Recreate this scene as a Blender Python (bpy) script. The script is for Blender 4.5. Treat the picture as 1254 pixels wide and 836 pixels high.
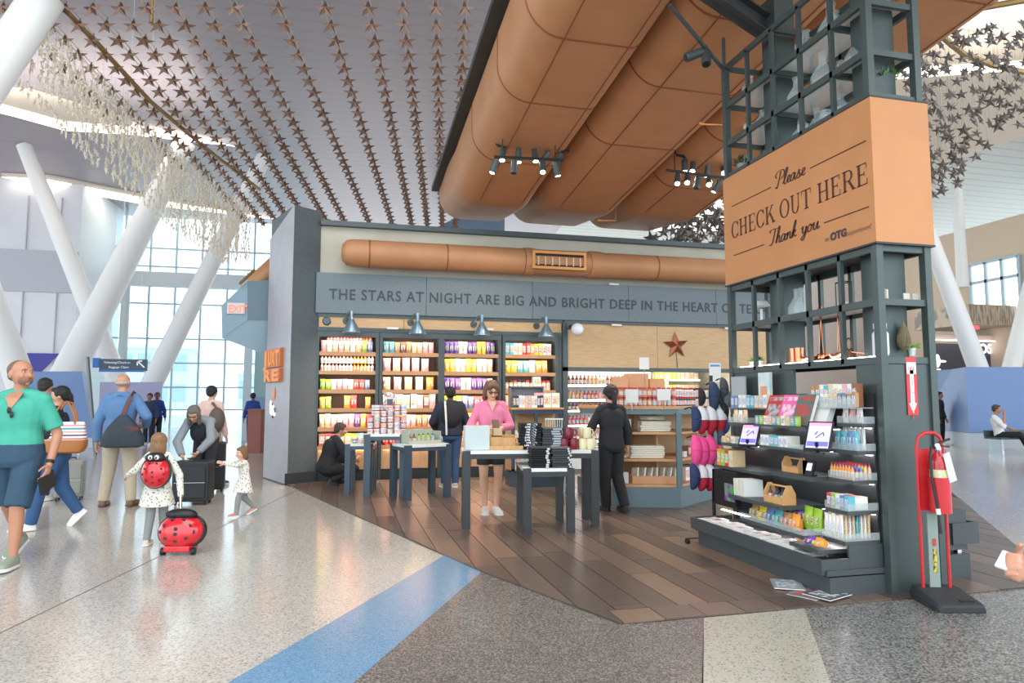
import bpy, bmesh, math, random
from mathutils import Vector, Matrix, Euler
C = bpy.context.scene
for o in list(bpy.data.objects): bpy.data.objects.remove(o)
R = math.radians
# ------------------------------------------------------------------ camera
CAMH = 1.45
cam = bpy.data.objects.new('camera', bpy.data.cameras.new('camera'))
C.collection.objects.link(cam); C.camera = cam
cam.data.sensor_width = 36; cam.data.lens = 24
cam.data.clip_start = .05; cam.data.clip_end = 400
cam.location = (0, 0, CAMH)
cam.rotation_euler = (R(90) + math.atan(71/836), 0, R(-14))
# ------------------------------------------------------------------ world and exposure
w = bpy.data.worlds.new('daylight'); C.world = w; w.use_nodes = True
nt = w.node_tree; bg = nt.nodes['Background']
tc = nt.nodes.new('ShaderNodeTexCoord'); sx = nt.nodes.new('ShaderNodeSeparateXYZ'); cr = nt.nodes.new('ShaderNodeValToRGB')
nt.links.new(tc.outputs['Generated'], sx.inputs[0]); nt.links.new(sx.outputs['Z'], cr.inputs[0]); nt.links.new(cr.outputs[0], bg.inputs[0])
cr.color_ramp.elements[0].position = 0.0; cr.color_ramp.elements[0].color = (.80, .92, 1, 1)
cr.color_ramp.elements[1].position = .5; cr.color_ramp.elements[1].color = (.88, .95, 1, 1)
bg.inputs[1].default_value = 2.3
C.view_settings.view_transform = 'Standard'; C.view_settings.look = 'None'
C.view_settings.gamma = 1; C.view_settings.use_curve_mapping = False
C.view_settings.exposure = 0.44
# large fill lights added high in the hall, unseen, far above the camera's field
def area(name, loc, rot, sx_, sy_, power, col=(1, 1, 1)):
    l = bpy.data.lights.new(name, 'AREA'); l.shape = 'RECTANGLE'; l.size = sx_; l.size_y = sy_; l.energy = power; l.color = col
    o = bpy.data.objects.new(name, l); C.collection.objects.link(o); o.location = loc; o.rotation_euler = rot
    return o
area('fill_light', (1, 2, 11.8), (0, 0, 0), 10, 8, 700, (1, .97, .93))
area('fill_light', (3, -8, 11.5), (R(-35), 0, 0), 14, 8, 900, (1, .98, .95))

area('cove_uplight', (14, 13, 10.6), (R(180), 0, 0), 9, 4, 350, (1, .88, .74))
area('cove_uplight', (-9, 24, 10.8), (R(180), 0, 0), 8, 3, 120, (1, .9, .8))

def hexc(h):
    h = h.lstrip('#'); v = [int(h[i:i+2], 16)/255 for i in (0, 2, 4)]
    return tuple((c/12.92 if c <= .04045 else ((c+.055)/1.055)**2.4) for c in v) + (1,)
# ------------------------------------------------------------------ pixel rays onto real planes (measuring aid)
_F = 836; _P = math.atan(71/836); _Y = R(14)
def ray(x, y):
    a = (x-627)/_F; b = (418-y)/_F
    cy, sy, cp, sp = math.cos(_Y), math.sin(_Y), math.cos(_P), math.sin(_P)
    r = (cy, -sy, 0); f = (sy*cp, cy*cp, sp); u = (-sy*sp, -cy*sp, cp)
    return [f[i] + a*r[i] + b*u[i] for i in range(3)]
def at(x, y, X=None, Y=None, Z=None):
    d = ray(x, y)
    t = X/d[0] if X is not None else (Y/d[1] if Y is not None else (Z-CAMH)/d[2])
    return Vector((d[0]*t, d[1]*t, CAMH + d[2]*t))
def fl(x, y): p = at(x, y, Z=0); return (p.x, p.y)
# ------------------------------------------------------------------ materials
MATS = {}
def mat(name, col, rough=.5, metal=0, var=0, scale=8, bump=0, emit=0, alpha=None, objcol=False, kind='noise', spec=.5, stretch=(1, 1, 1), col2=None, coat=0, trans=0):
    if name in MATS: return MATS[name]
    m = bpy.data.materials.new(name); m.use_nodes = True; MATS[name] = m
    t = m.node_tree; b = t.nodes['Principled BSDF']; L = t.links.new
    c = hexc(col) if isinstance(col, str) else tuple(col)
    b.inputs['Base Color'].default_value = c; b.inputs['Roughness'].default_value = rough; b.inputs['Metallic'].default_value = metal
    b.inputs['Specular IOR Level'].default_value = spec; b.inputs['Coat Weight'].default_value = coat
    if trans: b.inputs['Transmission Weight'].default_value = trans; b.inputs['IOR'].default_value = 1.3
    if emit: b.inputs['Emission Color'].default_value = c; b.inputs['Emission Strength'].default_value = emit
    src = None
    if objcol:
        oi = t.nodes.new('ShaderNodeObjectInfo'); src = oi.outputs['Color']; L(src, b.inputs['Base Color'])
    if var or bump or col2:
        g = t.nodes.new('ShaderNodeTexCoord'); mp = t.nodes.new('ShaderNodeMapping'); mp.inputs['Scale'].default_value = stretch
        L(g.outputs['Object'], mp.inputs[0])
        if kind == 'wave':
            n = t.nodes.new('ShaderNodeTexWave'); n.inputs['Scale'].default_value = scale; n.inputs['Distortion'].default_value = 0
        elif kind == 'voronoi':
            n = t.nodes.new('ShaderNodeTexVoronoi'); n.inputs['Scale'].default_value = scale
        else:
            n = t.nodes.new('ShaderNodeTexNoise'); n.inputs['Scale'].default_value = scale; n.inputs['Detail'].default_value = 4
        L(mp.outputs[0], n.inputs[0]); fo = n.outputs['Distance'] if kind == 'voronoi' else (n.outputs['Fac'] if 'Fac' in n.outputs else n.outputs[0])
        if var or col2:
            mx = t.nodes.new('ShaderNodeMix'); mx.data_type = 'RGBA'
            rp = t.nodes.new('ShaderNodeValToRGB')
            if kind == 'voronoi': rp.color_ramp.elements[0].position = .27; rp.color_ramp.elements[1].position = .33
            elif col2: rp.color_ramp.elements[0].position = .44; rp.color_ramp.elements[1].position = .56
            else: rp.color_ramp.elements[0].position = .3; rp.color_ramp.elements[1].position = .7
            L(fo, rp.inputs[0]); L(rp.outputs[0], mx.inputs['Factor'])
            if col2: mx.inputs['A'].default_value = hexc(col2); mx.inputs['B'].default_value = c
            else:
                mx.inputs['A'].default_value = tuple(min(1, k*(1-var)) for k in c[:3]) + (1,); mx.inputs['B'].default_value = tuple(min(1, k*(1+var)) for k in c[:3]) + (1,)
            if src:
                mx.blend_type = 'MULTIPLY'; mx.inputs['Factor'].default_value = 1
            L(mx.outputs['Result'], b.inputs['Base Color'])
        if bump:
            bp = t.nodes.new('ShaderNodeBump'); bp.inputs['Strength'].default_value = bump; bp.inputs['Distance'].default_value = .02
            L(fo, bp.inputs['Height']); L(bp.outputs[0], b.inputs['Normal'])
    if alpha is not None:   # thin clear pane
        out = t.nodes['Material Output']; tr = t.nodes.new('ShaderNodeBsdfTransparent'); tr.inputs[0].default_value = c
        ms = t.nodes.new('ShaderNodeMixShader'); ms.inputs[0].default_value = alpha
        L(tr.outputs[0], ms.inputs[1]); L(b.outputs[0], ms.inputs[2]); L(ms.outputs[0], out.inputs[0])
    return m
def speckle(name, base, dark, light, scale=55, rough=.22, amt=.3):
    m = bpy.data.materials.new(name); m.use_nodes = True; t = m.node_tree; b = t.nodes['Principled BSDF']; L = t.links.new
    g = t.nodes.new('ShaderNodeTexCoord')
    v = t.nodes.new('ShaderNodeTexVoronoi'); v.inputs['Scale'].default_value = scale; L(g.outputs['Object'], v.inputs[0])
    sp = t.nodes.new('ShaderNodeSeparateColor'); L(v.outputs['Color'], sp.inputs[0])
    r = t.nodes.new('ShaderNodeValToRGB'); e = r.color_ramp; e.interpolation = 'CONSTANT'
    e.elements[0].position = 0; e.elements[0].color = hexc(dark)
    e.elements[1].position = amt*.6; e.elements[1].color = hexc(base)
    x = e.elements.new(1-amt*.45); x.color = hexc(light)
    L(sp.outputs[0], r.inputs[0])
    n = t.nodes.new('ShaderNodeTexNoise'); n.inputs['Scale'].default_value = .6; L(g.outputs['Object'], n.inputs[0])
    mx = t.nodes.new('ShaderNodeMix'); mx.data_type = 'RGBA'; mx.blend_type = 'MULTIPLY'; mx.inputs['Factor'].default_value = .12
    L(r.outputs[0], mx.inputs['A']); L(n.outputs['Fac'], mx.inputs['B']); L(mx.outputs['Result'], b.inputs['Base Color'])
    b.inputs['Roughness'].default_value = rough; MATS[name] = m
    return m
# ------------------------------------------------------------------ mesh builder
class MB:
    def __init__(s): s.v = []; s.f = []; s.m = []; s.mi = 0
    def add(s, vs, fs):
        k = len(s.v); s.v += [tuple(p) for p in vs]
        for f in fs: s.f.append(tuple(i+k for i in f)); s.m.append(s.mi)
        return s
    def box(s, x0, x1, y0, y1, z0, z1):
        if x0 > x1: x0, x1 = x1, x0
        if y0 > y1: y0, y1 = y1, y0
        if z0 > z1: z0, z1 = z1, z0
        return s.add([(x0,y0,z0),(x1,y0,z0),(x1,y1,z0),(x0,y1,z0),(x0,y0,z1),(x1,y0,z1),(x1,y1,z1),(x0,y1,z1)],
                     [(0,3,2,1),(4,5,6,7),(0,1,5,4),(1,2,6,5),(2,3,7,6),(3,0,4,7)])
    def obox(s, c, d, rz=0, rx=0, ry=0):
        M = Matrix.Translation(c) @ Euler((rx, ry, rz)).to_matrix().to_4x4()
        h = [k/2 for k in d]
        vs = [M @ Vector((a*h[0], b*h[1], e*h[2])) for e in (-1, 1) for a, b in ((-1,-1),(1,-1),(1,1),(-1,1))]
        return s.add(vs, [(0,3,2,1),(4,5,6,7),(0,1,5,4),(1,2,6,5),(2,3,7,6),(3,0,4,7)])
    def prism(s, poly, z0, z1):
        n = len(poly); a = sum(poly[i][0]*poly[(i+1) % n][1]-poly[(i+1) % n][0]*poly[i][1] for i in range(n))
        if a < 0: poly = poly[::-1]
        return s.add([(p[0], p[1], z0) for p in poly] + [(p[0], p[1], z1) for p in poly],
                     [tuple(range(n))[::-1], tuple(range(n, 2*n))] + [(i, (i+1) % n, (i+1) % n+n, i+n) for i in range(n)])
    def loft(s, rings, cap=True):
        k = len(rings[0]); vs = [p for r in rings for p in r]; fs = []
        for i in range(len(rings)-1):
            for j in range(k): fs.append((i*k+j, i*k+(j+1) % k, (i+1)*k+(j+1) % k, (i+1)*k+j))
        if cap: fs += [tuple(range(k))[::-1], tuple(range((len(rings)-1)*k, len(rings)*k))]
        return s.add(vs, fs)
    def lathe(s, prof, c=(0, 0, 0), n=16):
        rings = [[(c[0]+r*math.cos(2*math.pi*j/n), c[1]+r*math.sin(2*math.pi*j/n), c[2]+z) for j in range(n)] for r, z in prof]
        return s.loft(rings)
    def ell(s, c, r, n=12, M=None):
        rings = []
        k = max(5, n//2+1)
        for i in range(k+1):
            t = math.pi*(i/k); t = min(max(t, .12), math.pi-.12)
            rings.append([Vector((r[0]*math.sin(t)*math.cos(2*math.pi*j/n), r[1]*math.sin(t)*math.sin(2*math.pi*j/n), -r[2]*math.cos(t))) for j in range(n)])
        if M is None: M = Matrix.Identity(3)
        c = Vector(c)
        return s.loft([[c + M @ p for p in rg] for rg in rings])
    def cone(s, p0, p1, r0, r1=None, n=12, round_=False):
        r1 = r0 if r1 is None else r1
        p0 = Vector(p0); p1 = Vector(p1); d = (p1-p0); L = d.length or 1e-6; d = d/L
        a = d.orthogonal().normalized(); b = d.cross(a)
        def ring(c, r): return [c + r*(math.cos(2*math.pi*j/n)*a + math.sin(2*math.pi*j/n)*b) for j in range(n)]
        rs = []
        if round_:
            for t in (75, 50, 25): rs.append(ring(p0 - d*r0*math.sin(R(t)), r0*math.cos(R(t))))
        rs += [ring(p0, r0), ring(p1, r1)]
        if round_:
            for t in (25, 50, 75): rs.append(ring(p1 + d*r1*math.sin(R(t)), r1*math.cos(R(t))))
        return s.loft(rs)
    def tube(s, pts, r, n=8):
        pts = [Vector(p) for p in pts]; rings = []; a = None
        for i, p in enumerate(pts):
            d = (pts[min(i+1, len(pts)-1)] - pts[max(i-1, 0)]).normalized()
            a = d.orthogonal().normalized() if a is None else (a - d*a.dot(d)).normalized()
            b = d.cross(a); rr = r[i] if isinstance(r, (list, tuple)) else r
            rings.append([p + rr*(math.cos(2*math.pi*j/n)*a + math.sin(2*math.pi*j/n)*b) for j in range(n)])
        return s.loft(rings)
    def xf(s, M):
        s.v = [tuple(M @ Vector(p)) for p in s.v]; return s
    def mesh(s, name, mats, smooth=False):
        me = bpy.data.meshes.new(name); me.from_pydata(s.v, [], s.f)
        for m in (mats if isinstance(mats, (list, tuple)) else [mats]): me.materials.append(m)
        for p, i in zip(me.polygons, s.m): p.material_index = i
        if smooth:
            me.polygons.foreach_set('use_smooth', [True]*len(me.polygons))
            me.set_sharp_from_angle(angle=R(smooth if smooth is not True else 40))
        me.update(); return me
    def build(s, name, mats, parent=None, smooth=False, bevel=0, loc=None, rot=None):
        o = bpy.data.objects.new(name, s.mesh(name, mats, smooth)); C.collection.objects.link(o)
        if parent is not None: o.parent = parent
        if loc is not None: o.location = loc
        if rot is not None: o.rotation_euler = rot
        if bevel:
            b = o.modifiers.new('bevel', 'BEVEL'); b.width = bevel; b.segments = 2; b.limit_method = 'ANGLE'; b.angle_limit = R(50)
        return o
LABELS = {}
def tag(o, label=None, cat=None, group=None, kind=None):
    if label:
        o['label'] = label; LABELS.setdefault(label, []).append(o.name)
    if cat: o['category'] = cat
    if group: o['group'] = group
    if kind: o['kind'] = kind
    return o
def thing(name, label, cat, loc=(0, 0, 0), rz=0, group=None):
    o = bpy.data.objects.new(name, None); C.collection.objects.link(o); o.empty_display_size = .1
    o.location = loc; o.rotation_euler = (0, 0, rz); return tag(o, label, cat, group)
def struct(name, mb, m, parent=None, **k):
    o = mb.build(name, m, parent, **k)
    if parent is None: o['kind'] = 'structure'
    return o
def inst(me, name, loc, rz=0, sc=None, col=None, parent=None, rot=None):
    o = bpy.data.objects.new(name, me); C.collection.objects.link(o); o.location = loc
    o.rotation_euler = rot if rot is not None else (0, 0, rz)
    if sc is not None: o.scale = sc if isinstance(sc, (tuple, list)) else (sc, sc, sc)
    if col: o.color = hexc(col) if isinstance(col, str) else col
    if parent is not None: o.parent = parent
    return o
ORD = ['first', 'second', 'third', 'fourth', 'fifth', 'sixth', 'seventh', 'eighth', 'ninth', 'tenth', 'eleventh', 'twelfth', 'thirteenth', 'fourteenth', 'fifteenth', 'sixteenth', 'seventeenth', 'eighteenth', 'nineteenth', 'twentieth', 'twenty-first', 'twenty-second', 'twenty-third', 'twenty-fourth', 'twenty-fifth', 'twenty-sixth', 'twenty-seventh', 'twenty-eighth', 'twenty-ninth', 'thirtieth'] + ['%d-th' % i for i in range(31, 80)]
def text_mesh(s, size, extrude=.003, offset=0, shear=0, space=1, align='LEFT', xs=1):
    cu = bpy.data.curves.new('lettering', 'FONT'); cu.body = s; cu.size = size; cu.extrude = extrude; cu.offset = offset
    cu.shear = shear; cu.space_character = space; cu.align_x = align; cu.resolution_u = 3
    o = bpy.data.objects.new('lettering', cu); C.collection.objects.link(o); o.scale = (xs, 1, 1)
    bpy.context.view_layer.update()
    me = bpy.data.meshes.new_from_object(o.evaluated_get(bpy.context.evaluated_depsgraph_get()))
    if xs != 1: me.transform(Matrix.Diagonal((xs, 1, 1, 1)))
    bpy.data.objects.remove(o); me.name = 'lettering'; return me
def lettering(s, size, m, parent, loc, rot, name='lettering', **k):
    me = text_mesh(s, size, **k); me.materials.clear(); me.materials.append(m)
    return inst(me, name, loc, parent=parent, rot=rot)
FACE_Y = (R(90), 0, 0)          # text plane seen from -Y
FACE_X = (R(90), 0, R(-90))     # text plane seen from -X, reading towards -Y
# common materials
M_charcoal = mat('charcoal_steel', '#4b5456', .45, .3, var=.08, scale=6)
M_dark = mat('dark_panel', '#33383a', .5, .1, var=.1, scale=4)
M_black = mat('black_plastic', '#17181a', .45)
M_white = mat('white_paint', '#e9e9e8', .5)
M_led = mat('warm_led', (1, .86, .68, 1), emit=32)
M_ledc = mat('cool_led', (1, .93, .95, 1), emit=10)
M_wood = mat('light_oak', '#c9a578', .5, var=.12, scale=5, stretch=(1, 12, 12))
M_oakx = mat('shelf_oak', '#c8976a', .5, var=.1, scale=4, stretch=(1, 10, 10))
M_copper = mat('copper_skin', '#b5825b', .55, .12, var=.07, scale=2.2)
M_copperd = mat('copper_seam', '#8a5230', .5, .2)
M_glass = mat('clear_glass', (.93, .97, .97, 1), .03, alpha=.16)
M_bottle = mat('bottle_glass', (.9, .95, .95, 1), .05, alpha=.2, spec=.8)
M_chrome = mat('chrome', '#c9ccd0', .2, 1)
M_steel = mat('brushed_steel', '#86a0b2', .28, .7)
M_paper = mat('white_paper', '#dcdbd7', .6)
M_ink = mat('dark_ink', '#4a2a22', .6)
# ================================================================== FLOOR
M_ter = speckle('light_terrazzo', '#bfb9b0', '#a09890', '#cfc9bf', 95, .15, .3)
M_blue = speckle('blue_terrazzo', '#6f98ba', '#6087a8', '#7ea3c1', 120, .2, .35)
M_brown = speckle('brown_terrazzo', '#706b67', '#55514e', '#8f8a86', 130, .22, .5)
M_cream = speckle('cream_terrazzo', '#aaa99c', '#7b7b72', '#b6b5a8', 110, .25, .2)
M_grey = speckle('grey_terrazzo', '#7c7d7a', '#525353', '#999a97', 100, .25, .5)
m = MB(); m.prism([(-60, -10), (60, -10), (60, 70), (-60, 70)], -.25, 0); struct('floor', m, M_ter)
def inlay(name, px, m_, h):
    b = MB(); b.prism([fl(*p) if p[1] > 500 else p for p in px], 0.0, h); return struct(name, b, m_)
W0, W1, W2, W3 = (-.86, 12.32), (1.17, 5.8), (1.78, 4.24), (4.6, 4.27)
W4, W5 = fl(1300, 716), fl(1150, 590)
inlay('floor_stripe', [(548, 678), (590, 700), (325, 930), (120, 930)], M_blue, .003)
inlay('floor_inlay', [(590, 700), (760, 765), (862, 757), (856, 1500), (325, 930)], M_brown, .003)
inlay('floor_inlay', [(862, 757), (985, 745), (1060, 960), (856, 960)], M_cream, .003)
inlay('floor_inlay', [(985, 745), (1090, 730), (1300, 716), (1700, 960), (1060, 960)], M_grey, .003)
# long saw cuts in the pale terrazzo
b = MB(); p, q = fl(0, 775), fl(372, 596); d = Vector((q[0]-p[0], q[1]-p[1])).normalized(); n = Vector((-d.y, d.x))*.004
b.prism([(p[0]-d.x*3-n.x, p[1]-d.y*3-n.y), (q[0]-n.x, q[1]-n.y), (q[0]+n.x, q[1]+n.y), (p[0]-d.x*3+n.x, p[1]-d.y*3+n.y)], 0, .002); struct('floor_joint', b, mat('joint', '#6b655e'))
for a_, c_ in (((0, 632), (120, 560)), ((330, 836), (560, 690))):
    pass
# plank floor of the shop: every plank its own piece
M_plankb = mat('plank_bed', '#2e2521', .6)
WOOD = [W0, W1, W2, W3, W4, W5, (9.3, 12.9), (9.3, 16.4), (-.44, 16.4), (-.44, 12.7)]
b = MB(); b.prism(WOOD, 0, .006); wood = struct('wood_floor', b, M_plankb)
PLK = [mat('plank_%d' % i, c, .3, var=.13, scale=3, stretch=(9, 1, 1)) for i, c in enumerate(['#62524a', '#564841', '#6b594f', '#5c4e46', '#51453f', '#776253'])]
def clip(poly, a, b_):
    out = []; nx, ny = -(b_[1]-a[1]), b_[0]-a[0]
    for i in range(len(poly)):
        p, q = poly[i], poly[(i+1) % len(poly)]
        dp = (p[0]-a[0])*nx + (p[1]-a[1])*ny; dq = (q[0]-a[0])*nx + (q[1]-a[1])*ny
        if dp >= 0: out.append(p)
        if (dp >= 0) != (dq >= 0):
            t = dp/(dp-dq); out.append((p[0]+(q[0]-p[0])*t, p[1]+(q[1]-p[1])*t))
    return out
rnd = random.Random(5)
HULL = [W0, W1, W2, W3, W4, W5, (9.3, 12.66), (-.44, 12.66)]
def plank(x0, x1, y0, y1, hull):
    g = .004; poly = [(x0+g, y0+g), (x1-g, y0+g), (x1-g, y1-g), (x0+g, y1-g)]
    for i in range(len(hull)):
        if poly: poly = clip(poly, hull[i], hull[(i+1) % len(hull)])
    if len(poly) >= 3:
        ar = abs(sum(poly[i][0]*poly[(i+1) % len(poly)][1]-poly[(i+1) % len(poly)][0]*poly[i][1] for i in range(len(poly))))/2
        if ar < .004: return
        cx = sum(p[0] for p in poly)/len(poly); cy = sum(p[1] for p in poly)/len(poly)
        k = MB(); k.prism([(p[0]-cx, p[1]-cy) for p in poly], 0, .009 + rnd.random()*.0015)
        k.build('plank', rnd.choice(PLK), wood, loc=(cx, cy, .005))
x = -1.2
PH1 = [W0, W1, (1.68, 4.5), (4.6, 4.5), (4.6, 12.66), (-.44, 12.66)]
while x < 4.6:
    y = 3.9 + rnd.random()*1.6; ln = 1.7
    y0 = 3.0
    while y0 < 12.7:
        plank(x, x+.235, y0, y, PH1); y0 = y; y += ln
    x += .235
x = 1.2
while x < 4.6: plank(x, x+.3, 4.2, 4.5, [(1.68, 4.5), W2, (4.6, 4.27), (4.6, 4.5)]); x += .3
x = 4.6
while x < 8.6:
    y0 = 4.2
    for y in (6.3+rnd.random(), 9+rnd.random(), 12.7): plank(x, x+.3, y0, y, [(4.6, 4.27), W4, W5, (9.3, 12.66), (4.6, 12.66)]); y0 = y
    x += .3
# ================================================================== CEILING
def ribbed(name, col, col2, period, rough=.45):
    m = bpy.data.materials.new(name); m.use_nodes = True; t = m.node_tree; b = t.nodes['Principled BSDF']; L = t.links.new
    g = t.nodes.new('ShaderNodeTexCoord'); wv = t.nodes.new('ShaderNodeTexWave'); wv.bands_direction = 'Y'; wv.wave_profile = 'SAW'
    wv.inputs['Scale'].default_value = .314/period; L(g.outputs['Object'], wv.inputs[0])
    r = t.nodes.new('ShaderNodeValToRGB'); r.color_ramp.elements[0].position = .0; r.color_ramp.elements[0].color = hexc(col2)
    r.color_ramp.elements[1].position = .25; r.color_ramp.elements[1].color = hexc(col); L(wv.outputs['Fac'], r.inputs[0]); L(r.outputs[0], b.inputs['Base Color'])
    bp = t.nodes.new('ShaderNodeBump'); bp.inputs['Strength'].default_value = .2; bp.inputs['Distance'].default_value = .03; L(wv.outputs['Fac'], bp.inputs['Height']); L(bp.outputs[0], b.inputs['Normal'])
    b.inputs['Roughness'].default_value = rough; b.inputs['Metallic'].default_value = .2; return m
M_ceil = ribbed('ceiling_metal', '#aba2aa', '#a198a0', .55, .38)
M_ceil_lit = ribbed('ceiling_metal_lit', '#c9cdc9', '#a5aaa6', .7, .4)  # same ceiling metal, paler: the light on the right side put into the colour
CZ = 11.8
m = MB(); m.prism([(-30, 9), (9.5, 9), (13, 42), (-30, 42)], CZ, CZ+.2); struct('ceiling', m, M_ceil)
m = MB(); m.prism([(9.5, 9), (45, 5), (45, 60), (13, 42)], CZ, CZ+.2); struct('ceiling', m, M_ceil_lit)
m = MB(); m.prism([(-30, -2), (45, -2), (45, 5), (9.5, 9), (-30, 9)], CZ+.3, CZ+.5); m.box(-30, 45, 9, 9.1, CZ, CZ+.5); struct('ceiling', m, M_ceil)
M_cov = mat('cove_cream', '#efe2d2', .6); M_cove = mat('cove_glow', (1, .88, .74, 1), emit=3)
def cove(pts, glow, z=CZ-.1):
    b = MB(); b.prism([tuple(at(x, y, Z=z)[:2]) for x, y in pts], z, z+.09); o = struct('ceiling_cove', b, M_cov)
    b = MB(); b.prism([tuple(at(x, y, Z=z)[:2]) for x, y in glow], z-.03, z-.001); b.build('cove_light', M_cove, o)
cove([(-60, 100), (20, 110), (40, 112), (160, 148), (160, 160), (80, 155), (-60, 128)], [(-60, 124), (0, 127), (80, 149), (160, 155), (292, 179), (160, 164), (80, 159), (0, 137), (-60, 134)])
cove([(2, 214), (60, 216), (180, 240), (330, 268), (180, 249), (60, 229)], [(2, 216), (60, 220), (180, 243), (345, 269), (180, 250), (60, 229)])
cove([(1095, 60), (1400, 30), (1400, 72), (1095, 92)], [(1095, 84), (1400, 66), (1400, 74), (1095, 96)])
b = MB(); b.prism([tuple(at(x, y, Z=CZ-.1)[:2]) for x, y in ((1060, 96), (1400, 74), (1400, 130), (1260, 165), (1140, 205), (1010, 240))], CZ-.1, CZ-.02); struct('ceiling_cove', b, M_cov)
# bright white ceiling past the ducts, its brightness put in as glow
b = MB(); b.prism([tuple(at(x, y, Z=CZ-.15)[:2]) for x, y in ((800, 283), (900, 195), (1000, 200), (1000, 283))], CZ-.15, CZ-.1); struct('ceiling_cove', b, mat('bright_ceiling_glow', (1, .97, .93, 1), emit=1.1))
# dark blue bulkhead behind the star strands
p, q = at(528, 290, Y=36), at(618, 236, Y=36)
b = MB(); b.loft([[(p.x, 36, p.z-2), (q.x, 36, p.z-2), (q.x, 36, q.z), (p.x+.4, 36, p.z+.6)], [(p.x, 37, p.z-2), (q.x, 37, p.z-2), (q.x, 37, q.z), (p.x+.4, 37, p.z+.6)]]); struct('wall_back', b, mat('bulkhead', '#6f839b', .6))
# ================================================================== LEFT WALLS AND CURTAIN WALL
M_wallw = mat('white_wall', '#ebeaf0', .55, var=.03, scale=1)
M_wallg = mat('grey_band', '#c6c6d0', .5); M_wallf = mat('facet_wall', '#e6ecf0', .5)
a0 = at(-200, 489, Y=36).x; a1 = at(87, 489, Y=36).x; c1 = at(133, 489, Y=40).x
m = MB(); m.prism([(a0, 36), (a1, 36), (a1, 41), (a0, 41)], 0, CZ); struct('wall_left', m, M_wallw)
m = MB(); m.prism([(a1+.002, 36), (a1+.012, 36), (c1, 39.8), (c1, 41), (a1+.002, 41)], 0, CZ); struct('wall_left', m, M_wallf)
z0, z1 = at(40, 357, Y=35.9).z, at(40, 306, Y=35.9).z
m = MB(); m.box(a0, a1, 35.86, 35.99, z0, z1); struct('trim_1', m, M_wallg)
for i, xx in enumerate((62, 20)):
    p = at(xx, 489, Y=35.95).x; m = MB(); m.box(p-.02, p+.02, 35.93, 35.99, 0, 11); struct('trim_%d' % (i+2), m, M_wallg)
M_mull = mat('mullion_grey', '#a9bcc6', .4, .3)
M_pane = mat('window_pane', (.9, .98, 1, 1), .02, alpha=.1)
curt = MB(); xs = [at(x, 400, Y=40).x for x in (133, 149, 181, 213, 245, 277, 309, 341, 372)]
zs = [0, .9, 2.1, 3.4, 4.7] + [at(230, y, Y=40).z for y in (373, 350, 328, 306)] + [CZ]
zs = sorted(zs)
M_mz = MB()
for x_ in xs: M_mz.box(x_-.045, x_+.045, 39.9, 40.1, 0, CZ)
for z_ in zs[1:-1]: M_mz.box(xs[0], xs[-1], 39.88, 40.0, z_-.04, z_+.04)
win = struct('window_1', M_mz, M_mull)
for i in range(len(xs)-1):
    for j in range(len(zs)-1):
        k = MB(); k.box(xs[i]+.05, xs[i+1]-.05, 39.98, 40.0, zs[j]+.04, zs[j+1]-.04); k.build('pane', M_pane, win)
zb = at(230, 343, Y=39.5).z
m = MB(); m.box(xs[1], xs[-1], 39.2, 39.8, zb-.4, zb+.35); struct('trim_5', m, mat('transom_beam', '#d5dde2', .5))
xx = at(152, 400, Y=38).x; m = MB(); m.cone((xx, 38, 0), (xx, 38, 9), .22, .2, 14); struct('trim_6', m, mat('pale_post', '#cfdcdf', .4), smooth=True)
# outside: apron and pale buildings seen through the glass
m = MB(); m.prism([(-80, 41), (60, 41), (60, 260), (-80, 260)], -.3, -.02); struct('ground', m, mat('apron', '#e8ecec', .8))
def far_building(x0, x1, Y, z1, rows, cols, label):
    t = thing('terminal_building', label, 'building', ((x0+x1)/2, Y, 0))
    h = (x1-x0)/2; k = MB(); k.box(-h, h, 0, 8, 0, z1); k.build('wall', mat('far_wall', '#b8c8d2', .7), t)
    k = MB(); k.box(-h-.4, h+.4, -.5, 8, z1, z1+.5); k.build('roof', mat('far_roof', '#dfe5e8', .7), t)
    for r_ in range(rows):
        for c_ in range(cols):
            k = MB(); xa = -h + (c_+.15)*2*h/cols; k.box(xa, xa+1.4*h/cols, -.06, .02, (r_+.25)*z1/rows, (r_+.8)*z1/rows); k.build('window', mat('far_glass', '#8fa9bb', .3), t)
far_building(-44, -22, 110, 9, 2, 9, 'pale grey terminal building seen through the left half of the tall glass wall')
far_building(-18, 2, 130, 6, 1, 8, 'low pale hangar with a row of windows beyond the right half of the glass wall')
# ================================================================== WHITE LEANING COLUMNS
M_col = mat('white_column', '#f2f2f1', .45)
def column(p, q, Y, w0, w1, label, mt=None, foot=True):
    a = at(*p, Y=Y); b_ = at(*q, Y=Y); d = b_-a
    r0 = w0/2/836*Y; r1 = w1/2/836*Y
    if foot and Y > 25: a = a - d*((CZ-.05-a.z)/-d.z)
    if foot:
        t = (0-a.z)/d.z; e = a + d*t
    else: e = b_
    k = MB(); k.cone(e-a if False else (0, 0, 0), a-e, r1, r0, 24)
    o = k.build('slanted_column', mt or M_col, smooth=True, loc=e); return tag(o, label, 'column', 'white slanted columns')
column((47, 222), (150, 480), 31, 15, 23, 'thin white column leaning left, crossing behind the thick one')
column((199, 228), (72, 478), 29, 23, 34, 'thickest white column leaning right in front of the glass wall')
column((270, 300), (182, 478), 30, 17, 24, 'white column leaning right toward the hanging stars, nearest the exit box')
column((-20, 340), (22, 458), 28, 20, 30, 'short stretch of white column above the head of the man in the teal shirt')
column((56, -6), (-80, 196), 13, 40, 46, 'broad pale column in the upper left corner beside the hanging stars', foot=True)
column((1172, 225), (1179, 352), 24, 14, 17, 'upright white post under the right-hand star cluster', foot=False)
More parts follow.
